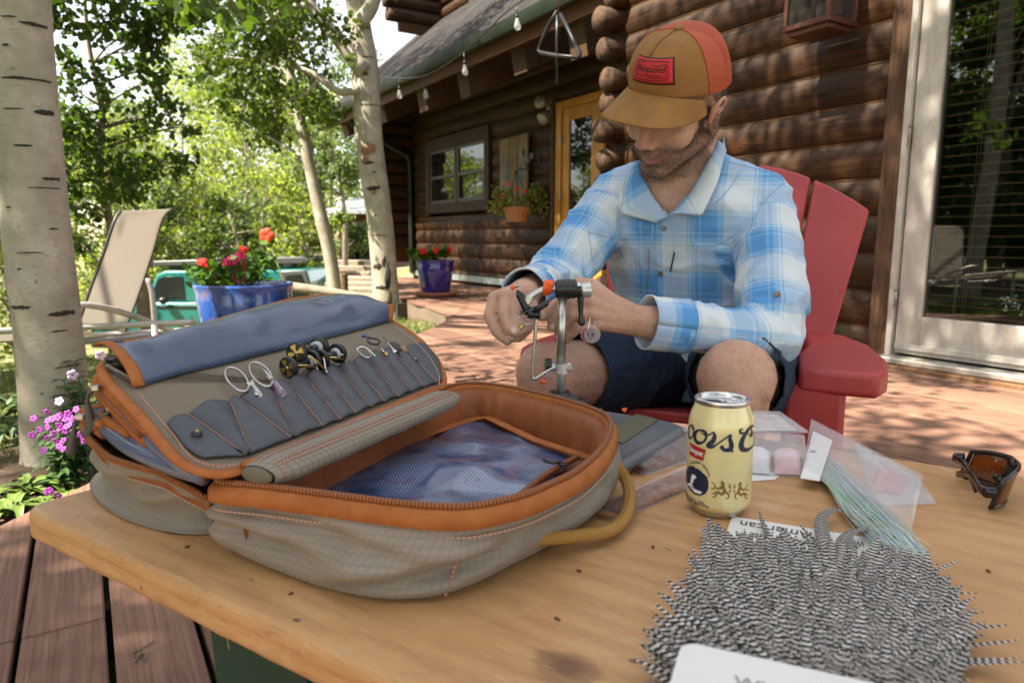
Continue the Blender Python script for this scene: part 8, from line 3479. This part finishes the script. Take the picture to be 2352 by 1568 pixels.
for e in (le, re):
 mb = MB()
 mb.tube(e, .007, 8)
 wbuild(mb, 'back_rail', iron_, lg)
s0, s1 = aty(178, 752, 3.10), aty(287, 766, 3.58)
s2, s3 = s1 + V(-1.25, -.75, .02), s0 + V(-1.25, -.75, .02)
sheet('seat_sling', lambda a, b: s0.lerp(s1, a).lerp(s3.lerp(s2, a), b) + V(0, 0, -.02 * math.sin(math.pi * a)), 6, 10, m_sling, lg, .6, 1.2, .004)
gz = hgt(-2, 3.4)
for pts in ([s0 + V(.45, .2, .0), s0, s3], [s1 + V(.4, .2, 0), s1, s2], [aty(440, 757, 3.9), aty(300, 775, 3.5), aty(190, 785, 3.2), aty(60, 800, 2.8)], [aty(160, 705, 3.0), aty(200, 700, 3.05), aty(262, 712, 3.15), aty(340, 738, 3.3), aty(420, 772, 3.4)], [aty(405, 742, 3.95), aty(470, 762, 4.0), aty(520, 758, 4.2)],
   [aty(340, 640, 3.7), aty(352, 700, 3.7), V(aty(352, 760, 3.7).x, 3.7, gz)], [s3 + V(.1, .1, 0), V(s3.x + .1, s3.y + .1, gz)], [s2 + V(.1, 0, 0), V(s2.x + .1, s2.y, gz)], [s0 + V(.3, .1, 0), V(s0.x + .3, s0.y + .1, gz)], [s1 + V(.3, .1, 0), V(s1.x + .3, s1.y + .1, gz)]):
 mb = MB()
 mb.tube(spline(pts, 12) if len(pts) > 2 else pts, .015, 8)
 wbuild(mb, 'frame_tube', m_tube, lg)
# teal car
CY = 13.0
car = thing('parked_car', 'teal sport utility car with long roof rack parked down the slope', 'car', (-5.6, CY, hgt(-5.6, CY)))
teal = flat('teal_car_paint', (.012, .19, .18), .25, .1, var=.1, scale=3, coat=.8)
cgrey = flat('silver_grey_trim', (.10, .105, .11), .4, .3)
car_glass = flat('car_glass_dark', (.018, .022, .02), .08, spec=.35)
def prof(px, y0, y1, mat, name, bw=.05):
 P = [aty(u, v, CY) for u, v in px]
 mb = MB()
 n = len(P)
 mb.add([V(p.x, y0, p.z) for p in P] + [V(p.x, y1, p.z) for p in P], [tuple(range(n)), tuple(reversed(range(n, 2 * n)))] + [(i, i + n, (i + 1) % n + n, (i + 1) % n) for i in range(n)])
 bm = bmesh.new()
 me = mb.mesh(name, mat)
 bm.from_mesh(me)
 bmesh.ops.recalc_face_normals(bm, faces=bm.faces)
 bm.to_mesh(me)
 bm.free()
 set_verts(me, verts_np(me) - np.array(car.location))
 me.set_sharp_from_angle(angle=R(35))
 return bev(link(name, me, car), bw, 3)
prof([(205, 745), (215, 712), (300, 698), (330, 694), (735, 694), (745, 740), (740, 800), (205, 800)], CY, CY + 1.7, teal, 'body', .06)
prof([(330, 695), (352, 632), (372, 622), (700, 618), (725, 695)], CY + .08, CY + 1.62, teal, 'cabin', .05)
prof([(640, 694), (640, 622), (698, 620), (724, 694)], CY + .05, CY + 1.65, cgrey, 'rear_canopy', .03)
prof([(655, 688), (655, 632), (690, 630), (712, 688)], CY + .035, CY + .06, car_glass, 'rear_pane', .005)
for px in ([(340, 690), (358, 642), (372, 636), (415, 635), (421, 690)], [(447, 690), (443, 634), (560, 632), (566, 690)]):
 prof(px, CY + .065, CY + .1, car_glass, 'door_pane', .005)
prof([(345, 612), (345, 600), (690, 590), (700, 598), (690, 606)], CY + .1, CY + .3, cgrey, 'rack_rail', .02)
prof([(345, 612), (345, 600), (690, 590), (700, 598), (690, 606)], CY + 1.4, CY + 1.6, cgrey, 'rack_rail', .02)
prof([(372, 620), (372, 612), (640, 604), (640, 618)], CY + .25, CY + 1.5, cgrey, 'rack_bed', .01)
prof([(360, 708), (360, 702), (740, 702), (740, 708)], CY - .012, CY + .02, black, 'trim_strip', .004)
for u in (290, 650):
 p = aty(u, 800, CY)
 mb = MB()
 mb.lathe([(.12, .0), (.24, .01), (.34, 0), (.36, .05), (.36, .18), (.30, .2)], 24, axis_frame(V(p.x, CY - .03, hgt(p.x, CY) + .35), (0, 1, 0)))
 wbuild(mb, 'wheel', black, car)
prof([(727, 704), (727, 696), (740, 697), (741, 706)], CY - .01, CY + .1, flat('tail_lamp_red', (.6, .02, .02), .3), 'tail_lamp', .004)
mb = MB()
mb.ellip(aty(375, 690, CY - .1), (.09, .08, .07))
wbuild(mb, 'mirror', black, car)
# fence posts and rail
m_post = wood('fence_post_wood', (.10, .07, .045), (.27, .20, .13), grain=(9, 9, .9), rnd=.1)
for (u, v0, Y, w, lab) in ((325, 630, 8.2, .17, 'square grey wooden post behind the lounger'), (787, 628, 9.7, .15, 'round wooden post at the foot of the thin aspen')):
 p = aty(u, v0, Y)
 g = hgt(p.x, Y)
 mb = MB()
 mb.tube([(0, 0, -.1), (0, 0, p.z - g - .02), (0, 0, p.z - g)], [w / 2, w / 2 * .97, w / 2 * .85], 14)
 o = mb.build('fence_post', m_post, None, loc=(p.x, Y, g), auto=40)
 tag(o, lab, 'post')
mb = MB()
a, b = aty(640, 655, 7.6), aty(890, 696, 7.2)
mb.tube(spline([a, lerp(a, b, .5) + V(0, 0, .02), b], 12), [.055 - .0015 * k for k in range(12)], 12)
o = mb.build('log_rail', bark_grey)
tag(o, 'grey peeled log rail slanting behind the bag lid', 'rail')
# flower pots
def m_glaze(name, a, b, c_):
 m = NT(name)
 n1 = m.noise(m.coord('Object', (1, 1, .35)), 9, 5, .65)
 n2 = m.noise(m.coord('Object'), 4, 4)
 col = m.ramp(n1, [(.3, a), (.6, b)])
 m.put('Base Color', m.mix(m.ramp(n2, [(.58, 0.0), (.70, .7)]), col, c_))
 m.put('Roughness', .18)
 m.put('Coat Weight', .6)
 return m.m
gl1 = m_glaze('blue_glaze', (.006, .022, .13), (.02, .08, .30), (.24, .18, .20))
gl2 = m_glaze('cobalt_glaze', (.010, .010, .13), (.02, .02, .22), (.12, .06, .10))
m_soil = flat('potting_soil', (.04, .028, .02), .95, bump=.6)
m_gleaf = m_leaf('geranium_leaf', (.03, .085, .012), (.10, .20, .03), .3)
pink, redf = flat('pink_petal', (.75, .03, .16), .6), flat('red_petal', (.72, .02, .015), .6)
def flower_pot(label, c, r, h, glaze, flowers, leafr, n, pr):
 t = thing('flower_pot', label, 'pot', c)
 mb = MB()
 mb.lathe([(.001, .0), (r * .72, 0), (r * .76, .02), (r * .9, h * .6), (r * .97, h * .86), (r * .955, h * .88), (r * 1.0, h * .97), (r * 1.0, h), (r * .94, h), (r * .92, h * .9)], 40)
 mb.build('pot', glaze, t)
 mb = MB()
 mb.lathe([(.001, h * .93), (r * .93, h * .92)], 30)
 mb.build('soil', m_soil, t)
 rnd = random.Random(int(c[0] * 100))
 cen = [(rnd.gauss(-.15 * r, r * .38), rnd.gauss(0, r * .35), h + leafr * rnd.uniform(.2, .9), leafr * .5) for k in range(10)]
 leaf_object('foliage', cloud(rnd, cen, n, .3), pr * 2.2, m_gleaf, t, 3, up=.6)
 mb = MB()
 for q in cen:
  limb_to(mb, (q[0] * .5, q[1] * .5, h * .9), q[:3], .005, .003, rnd, 5)
 mb.build('stems', flat('green_stem', (.07, .14, .03), .7), t)['kind'] = 'stuff'
 for (dx, dz, mat) in flowers:
  mb = MB()
  for k in range(11):
   d = V(rnd.gauss(0, 1), rnd.gauss(0, 1), rnd.gauss(0, .8)).normalized() * pr
   for j in range(4):
    th = j * 1.57 + rnd.random()
    mb.ellip(V(dx, -.06, dz) + d + V(math.cos(th), 0, math.sin(th)) * pr * .42, (pr * .42, pr * .16, pr * .34), nu=6, nv=4)
  mb.tube([V(dx * .6, -.03, h), V(dx, -.05, dz)], .003, 5)
  mb.build('flower_head', mat, t)['kind'] = 'stuff'
 return t
p = aty(560, 650, 4.0)
sc4 = 4.0 / 1568
flower_pot('large mottled blue glazed pot with pink geraniums behind the bag', (p.x, 4.0, p.z - .52), .275, .52, gl1, [((u - 560) * sc4, .52 + (650 - v) * sc4, q) for u, v, q in ((478, 604, redf), (536, 602, pink), (548, 598, pink), (566, 584, pink), (572, 578, redf))], .17, 420, .020)
p = onz(997, 684, 0)
p = V(p.x, p.y + .2, 0)
sc8 = p.y / 1568
t = flower_pot('small cobalt blue pot with red geraniums on a terracotta saucer', (p.x, p.y, .06), .245, .40, gl2, [((u - 997) * sc8, .36 + (606 - v) * sc8, redf) for u, v in ((972, 580), (1002, 577), (1028, 575))], .13, 500, .032)
mb = MB()
mb.lathe([(.001, -.055), (.24, -.055), (.275, -.01), (.285, .0), (.27, .002), (.24, -.03), (.001, -.03)], 36)
mb.build('saucer', flat('terracotta', (.52, .23, .14), .8), t)
# red blossoms on the bush behind
p = aty(612, 541, 6.5)
t = thing('poppy', 'single tall orange red blossom standing above the car roof', 'flower', (p.x, p.y, hgt(p.x, p.y)))
mb = MB()
for k in range(5):
 th = k * 1.257
 mb.ellip(V(math.cos(th) * .035, 0, p.z - hgt(p.x, p.y) + math.sin(th) * .035), (.038, .014, .04), nu=10, nv=6)
mb.build('blossom', flat('poppy_petal', (.75, .06, .02), .6), t)
mb = MB()
mb.tube([(.25, 0, 0), (.2, 0, .4), (0, 0, p.z - hgt(p.x, p.y))], .006, 6)
mb.build('stem', flat('stem_green', (.10, .14, .05), .7), t)
# shed and steps
SY = 22.0
a, b = aty(782, 640, SY), aty(905, 485, SY)
shd = thing('shed', 'dark red wooden shed with glazed doors and pale roof', 'shed', (a.x, SY, 0))
mb = MB()
mb.box(((b.x - a.x) / 2, 1.5, (b.z - .6) / 2 + .0), (b.x - a.x, 3, b.z + .6))
mb.build('wall', wood('shed_red_boards', (.09, .03, .022), (.19, .07, .05), rnd=.05), shd, smooth=False)
mb = MB()
mb.hexa([V(-.3, -.5, b.z - .1), V(b.x - a.x + .3, -.5, b.z - .1), V(b.x - a.x + .3, 3.3, b.z + .5), V(-.3, 3.3, b.z + .5), V(-.3, -.5, b.z), V(b.x - a.x + .3, -.5, b.z), V(b.x - a.x + .3, 3.3, b.z + .6), V(-.3, 3.3, b.z + .6)])
mb.build('roof', flat('pale_roof', (.6, .62, .64), .4, .3), shd, smooth=False)
for (u0, u1) in ((793, 818), (823, 850), (856, 880)):
 p0, p1 = aty(u0, 605, SY), aty(u1, 523, SY)
 mb = MB()
 mb.box(((p0.x + p1.x) / 2 - a.x, -.03, (p0.z + p1.z) / 2), (p1.x - p0.x + .12, .06, p1.z - p0.z + .12))
 f = mb.build('window', flat('honey_frame', (.42, .22, .08), .5), shd, smooth=False)
 mb = MB()
 mb.box(((p0.x + p1.x) / 2 - a.x, -.065, (p0.z + p1.z) / 2), (p1.x - p0.x - .06, .02, p1.z - p0.z - .06))
 mb.build('pane', m_pane, f, smooth=False)
st_ = thing('garden_steps', 'pale plank steps climbing from the yard towards the shed', 'steps', (-3.2, 11.5, 0))
m_stp = wood('step_timber', (.22, .17, .12), (.42, .35, .27), rnd=.15)
for k in range(7):
 p = aty(822 - k * 3, 682 - k * 13, 10.6 + k * 1.1)
 mb = MB()
 mb.box(p - st_.location, (1.0, .5, .14), Matrix.Rotation(R(-12), 3, 'Z'), .015)
 mb.build('step', m_stp, st_, smooth=False)
# ================================================================ ON THE CABIN
# string lights
def wz(x, y, s=.32):
 p = onplane((840 + x / 3.36) * .91875, y / 3.36 * .91875, WP + NW * s, NW)
 return p
pts = [wz(x, y) for x, y in ((250, 560), (330, 640), (480, 656), (600, 660), (740, 640), (900, 560), (1075, 440), (1180, 345), (1290, 240), (1400, 130), (1515, 40), (1640, -40))]
ls = thing('string_lights', 'black cable of bare bulbs strung along the eave', 'lights', pts[4])
mb = MB()
mb.tube(spline(pts, 70), .007, 6)
wbuild(mb, 'cable', black, ls)
m_bulb = glassy('bulb_glass', (.95, .93, .88), .03, .25)
for (x, y0, y1) in ((330, 645, 760), (525, 660, 815), (745, 640, 820), (1075, 440, 610), (1515, 45, 220)):
 a, b = wz(x, y0), wz(x + 10, y1)
 d = b - a
 mb = MB()
 mb.tube([a, a + d * .5], .006, 6)
 mb.tube([a + d * .42, a + d * .62], .015, 10)
 wbuild(mb, 'socket', black, ls)
 mb = MB()
 mb.lathe([(.012, 0), (.016, .02), (.028, .06), (.031, .085), (.025, .108), (.001, .12)], 16, axis_frame(a + d * .6, d))
 wbuild(mb, 'bulb', m_bulb, ls)
# dinner triangle
iron = flat('dark_iron', (.045, .045, .05), .4, .7)
tri = [wz(x, y, .7) for x, y in ((1885, 120), (1960, 270), (2050, 455), (2040, 485), (1860, 470), (1720, 445), (1700, 425), (1720, 370), (1790, 210), (1860, 95))]
t = thing('dinner_triangle', 'iron dinner triangle with striker rod hanging under the eave', 'bell', tri[0])
mb = MB()
mb.tube(tri[:3] + spline([tri[2], tri[3] + V(0, 0, 0)], 3)[1:], .016, 8)
mb.tube([tri[3], tri[4], tri[5], tri[6], tri[7], tri[8], tri[9]], .016, 8)
wbuild(mb, 'triangle', iron, t)['kind'] = 'stuff'
mb = MB()
mb.tube([wz(1858, 130, .7), wz(1856, 300, .7), wz(1858, 710, .7)], .012, 8)
wbuild(mb, 'striker', iron, t)
mb = MB()
mb.tube([wz(1870, 110, .7), wz(1868, -60, .7), wz(1866, -400, .7)], .005, 6)
wbuild(mb, 'hanging_cord', flat('red_cord', (.25, .05, .03), .8), t)
def fw(u, v, s=FAR_S + .06):
 return onplane(u, v, WP + NW * s, NW)
# plank sign with faded bird
q = [fw(1149, 475), fw(1214, 475), fw(1214, 305), fw(1149, 322)]
t = thing('plank_sign', 'weathered plank sign with faded painted bird beside the window', 'sign', q[0])
m_sgn = wood('sign_weathered_plank', (.12, .065, .03), (.30, .20, .11), grain=(9, 9, .8), weather=(.26, .24, .19), rnd=.1)
for k in range(3):
 a0, a1 = k / 3 + .01, (k + 1) / 3 - .01
 slabp('plank', [q[0].lerp(q[1], a0), q[0].lerp(q[1], a1), q[3].lerp(q[2], a1), q[3].lerp(q[2], a0)], .03, NW, m_sgn, t, .004)
mb = MB()
fp = flat('faded_bird_paint', (.10, .14, .15), .8, var=.4)
for (u, v, rx_, rz_) in ((1163, 395, .07, .13), (1195, 400, .06, .15), (1172, 430, .06, .05), (1192, 440, .02, .10)):
 mb.ellip(fw(u, v, FAR_S + .077), (rx_, .004, rz_), M3, 12, 8)
wbuild(mb, 'bird_painting', fp, t)['kind'] = 'stuff'
# iron bracket with a bird figure
t = thing('iron_bracket', 'black iron plant bracket with bird figure on the log wall', 'bracket', fw(1222, 392, FAR_S))
bp = lambda u, v: fw(u, v, FAR_S + .30)
mb = MB()
mb.tube([fw(1240, 340, FAR_S), fw(1240, 402, FAR_S)], .012, 6)
mb.tube([fw(1240, 385, FAR_S), bp(1215, 388), bp(1186, 390), bp(1182, 400)], .010, 6)
wbuild(mb, 'bar', iron, t)
mb = MB()
mb.ellip(bp(1210, 368), (.09, .015, .06), M3, 12, 8)
mb.ellip(bp(1202, 350), (.03, .014, .05), M3, 10, 6)
mb.ellip(bp(1222, 358), (.05, .012, .05), M3, 10, 6)
mb.tube([bp(1210, 376), bp(1210, 388)], .008, 5)
wbuild(mb, 'bird_figure', iron, t)['kind'] = 'stuff'
# hanging basket
c = fw(1187, 476, FAR_S + .30)
t = thing('hanging_basket', 'ribbed terracotta hanging basket with yellow green petunias', 'basket', c)
mb = MB()
def ribbed(a, b):
 th = 2 * math.pi * a
 r_ = lerp(.185, .12, b) * (1 + .05 * abs(math.sin(th * 7)))
 return c + V(r_ * math.cos(th), r_ * math.sin(th), -.19 * b)
mb.grid(ribbed, 70, 8, True)
wbuild(mb, 'pot', flat('basket_terracotta', (.42, .20, .09), .7), t)
rnd = random.Random(5)
cen = [(rnd.gauss(0, .2), rnd.gauss(0, .1), rnd.uniform(-.02, .22), .11) for k in range(14)] + [(.32, 0, .0, .12), (-.28, 0, -.02, .1)]
leaf_object('foliage', cloud(rnd, cen, 900, .3), .04, m_leaf('petunia_leaf', (.10, .14, .02), (.30, .30, .08), .3), t, 8)
for k in range(4):
 mb = MB()
 d = V(rnd.uniform(-.33, .2), -.15, rnd.uniform(.05, .3))
 for j in range(5):
  mb.ellip(d + V(math.cos(j * 1.257), 0, math.sin(j * 1.257)) * .014, (.012, .006, .012), nu=8, nv=5)
 mb.build('blossom', redf, t)
mb = MB()
for s_ in (-1, 0, 1):
 mb.tube([c + V(.17 * s_, 0, 0), bp(1187, 395)], .004, 5)
wbuild(mb, 'hanger_wire', iron, t)['kind'] = 'stuff'
# twin flood light
c = fw(1270, 245, FAR_S)
t = thing('flood_light', 'twin spotlight fitting on the log wall near the yellow door', 'light', c)
mb = MB()
mb.lathe([(.001, .05), (.07, .05), (.085, 0)], 18, axis_frame(c, NW))
wbuild(mb, 'wall_plate', m_tube, t)
for (u, v, d) in ((1252, 240, V(-.5, -.6, .1)), (1258, 262, V(-.5, -.4, -.5))):
 p = fw(u, v, FAR_S + .2)
 mb = MB()
 mb.tube([c + NW * .03, p], .012, 6)
 mb.lathe([(.03, -.05), (.04, .0), (.075, .10), (.075, .12), (.001, .11)], 16, axis_frame(p, d))
 wbuild(mb, 'spot_head', flat('lamp_grey', (.30, .28, .25), .4, .4), t)
# copper wall lantern
t0, zb_ = onwall(1868, 66, .26)
copper = flat('aged_copper', (.13, .055, .04), .45, .7, var=.3)
ln = thing('wall_lantern', 'aged copper lantern with glass sides on the log wall', 'lantern', wp(t0, .2, zb_))
def lb(mb, ta, tb, sa, sb, za, zb2):
 mb.box(wp(t0 + (ta + tb) / 2, (sa + sb) / 2, zb_ + (za + zb2) / 2), (tb - ta, sb - sa, zb2 - za), M3, .003)
mb = MB()
lb(mb, -.15, .15, .06, .34, 0.0, .03)
lb(mb, -.13, .13, .08, .32, -.03, 0)
for (a_, b_) in ((-.15, .06), (.125, .06), (-.15, .315), (.125, .315)):
 lb(mb, a_, a_ + .025, b_, b_ + .025, .03, .42)
lb(mb, -.15, .15, .06, .34, .42, .46)
lb(mb, -.05, .05, -.02, .07, .1, .35)
wbuild(mb, 'frame', copper, ln, smooth=False)['kind'] = 'stuff'
for (a_, b_, c_, d_) in ((-.125, .125, .318, .322), (-.142, -.138, .085, .315), (.138, .142, .085, .315)):
 mb = MB()
 lb(mb, a_, b_, c_, d_, .03, .42)
 wbuild(mb, 'pane', glassy('lantern_glass', (.8, .82, .8), .03, .05, (.2, .2, .2)), ln, smooth=False)
# ================================================================ FLOWER BED AND GRASS
def lance_leaf(mb, p, d, L, w, up=.5, n=6):
 d = Vector((d[0], d[1], 0)).normalized()
 sd = V(-d.y, d.x, 0)
 o = len(mb.v)
 for k in range(n + 1):
  t_ = k / n
  wd = w * math.sin(math.pi * min(1, .08 + .92 * t_)) ** .8
  q = p + d * (L * t_) + V(0, 0, up * L * (t_ - 1.1 * t_ * t_))
  for s_ in (-1, 0, 1):
   mb.v.append(tuple(q + sd * wd * s_ + V(0, 0, abs(s_) * wd * .35)))
 for k in range(n):
  for s_ in (0, 1):
   a = o + k * 3 + s_
   mb.f.append((a, a + 1, a + 4, a + 3))
   mb.mi.append(0)
def m_green(name, a, b):
 m = NT(name)
 oi = m.n('ObjectInfo')
 n1 = m.noise(m.coord('Object'), 60, 3)
 m.put('Base Color', m.mix(m.math('MULTIPLY', n1, .7), a, b))
 m.put('Roughness', .45)
 return m.m
mg1, mg2 = m_green('phlox_leaf', (.02, .06, .012), (.06, .14, .03)), m_green('weed_leaf', (.07, .14, .02), (.20, .28, .06))
lilac = flat('magenta_petal', (.42, .065, .42), .6, var=.2)
pale_l = flat('pale_lilac_petal', (.62, .48, .66), .6)
def phlox(label, px, heads, nst, hgt_, seed):
 rnd = random.Random(seed)
 p = onz(px[0], px[1], hgt(-1.7, 1.7))
 t = thing('flowering_plant', label, 'plant', p)
 for s_ in range(nst):
  e = V(rnd.gauss(0, .09), rnd.gauss(0, .07), hgt_ * rnd.uniform(.6, 1.0))
  path = spline([V(rnd.gauss(0, .03), rnd.gauss(0, .03), 0), e * .5 + V(0, 0, .02), e], 9)
  mb = MB()
  mb.tube(path, .0022, 5)
  o = mb.build('stem', mg1, t)
  mb = MB()
  for k, q in enumerate(path[1:]):
   th = rnd.uniform(0, 6.28)
   for h_ in (0, 3.14):
    lance_leaf(mb, q, (math.cos(th + h_), math.sin(th + h_)), rnd.uniform(.04, .075), rnd.uniform(.008, .013), .5)
  mb.build('leaves', mg1, t)['kind'] = 'stuff'
 for (u, v, n, Y, sz) in heads:
  c = aty(u, v, Y) - p
  for k in range(n):
   q = c + V(rnd.gauss(0, 1), rnd.gauss(0, .6), rnd.gauss(0, 1)) * .030 * (1 if n > 3 else .2)
   mb = MB()
   fd = V(rnd.gauss(0, .4), -1, rnd.gauss(.3, .4)).normalized()
   M = axis_frame(q, fd)
   for j in range(5):
    th = j * 1.2566
    mb.ellip(M @ V(math.cos(th) * sz * .62, math.sin(th) * sz * .62, 0), (sz * .5, sz * .5, sz * .12), M.to_3x3(), 7, 4)
   mb.build('blossom', lilac if n > 3 else pale_l, t)
 return t
phlox('magenta phlox in bloom at the foot of the big aspen', (150, 1120), [(125, 968, 8, 1.62, .0085), (160, 970, 7, 1.62, .0085), (128, 1008, 10, 1.58, .0085), (172, 988, 6, 1.6, .0085), (150, 1000, 7, 1.6, .0085), (98, 1138, 4, 1.5, .009)], 12, .26, 4)
phlox('pale lilac cranesbill flowers beside the bag corner', (215, 1060), [(164, 851, 1, 1.75, .013), (230, 816, 1, 1.9, .014), (221, 843, 1, 1.9, .012), (145, 922, 1, 1.7, .011)], 9, .40, 9)
rnd = random.Random(21)
for i, (u, v, sc_, lab) in enumerate(((25, 1010, 1.2, 'dark leafy clump left of the big trunk'), (70, 1130, 1.0, 'bright green weed rosette in the bare soil'), (190, 1090, 1.1, 'broad leaved plant under the bag corner'), (20, 1180, .8, 'small weed rosette by the deck edge'), (235, 1020, 1.2, 'leafy stems growing behind the bag corner'), (130, 1160, .7, 'low green seedling beside the fallen petal'))):
 p = onz(u, v, hgt(-1.7, 1.7))
 t = thing('weed_plant', lab, 'plant', p)
 for k in range(26):
  mb = MB()
  th = rnd.uniform(0, 6.28)
  lance_leaf(mb, V(rnd.gauss(0, .02), rnd.gauss(0, .02), rnd.uniform(0, .14) * sc_ if i in (0, 2, 4) else 0), (math.cos(th), math.sin(th)), rnd.uniform(.08, .15) * sc_, rnd.uniform(.010, .020) * sc_, rnd.uniform(.5, 1.3))
  mb.build('leaf', mg1 if i in (0, 2, 4) else mg2, t)
# grass
rg = np.random.default_rng(9)
def grass(n, region, h, seed):
 P = []
 while len(P) < n:
  x, y = region(rg)
  if not in_poly(x, y, DECK_POLY):
   P.append((x, y, hgt(x, y)))
 P = np.array(P)
 th = rg.uniform(0, 6.28, n)
 d = np.stack([np.cos(th), np.sin(th), np.zeros(n)], 1)
 H = h * rg.uniform(.5, 1.3, n)
 ln = rg.normal(size=(n, 3)) * .35
 ln[:, 2] = 1
 w = .0035
 vs = np.stack([P - d * w, P + d * w, P + ln * H[:, None]], 1)
 me = bpy.data.meshes.new('grass')
 me.from_pydata([tuple(v) for v in vs.reshape(-1, 3)], [], [(3 * i, 3 * i + 1, 3 * i + 2) for i in range(n)])
 me.materials.append(m_leaf('grass_blade', (.05, .085, .015), (.17, .20, .055), .4))
 add_attr(me, 'leaf_tone', np.repeat(rg.random(n), 3))
 return link('grass', me)
g = grass(26000, lambda r_: (r_.uniform(-4.4, -.55), r_.uniform(2.3, 9.0)), .055, 1)
tag(g, 'sunlit lawn grass beside the deck', kind='stuff')
mb = MB()
p = onz(316, 1510, 0)
for k in range(4):
 mb.tube(spline([p, p + V(rnd.gauss(0, .012), .01, .003), p + V(rnd.gauss(0, .02), rnd.gauss(0, .02), .004)], 6), .0014, 4)
mb.v = [(a, b, max(c, .001)) for a, b, c in mb.v]
o = mb.build('dry_twig', bark_grey)
tag(o, 'small dry curled twig lying on the deck board', 'twig')
o['kind'] = 'stuff'
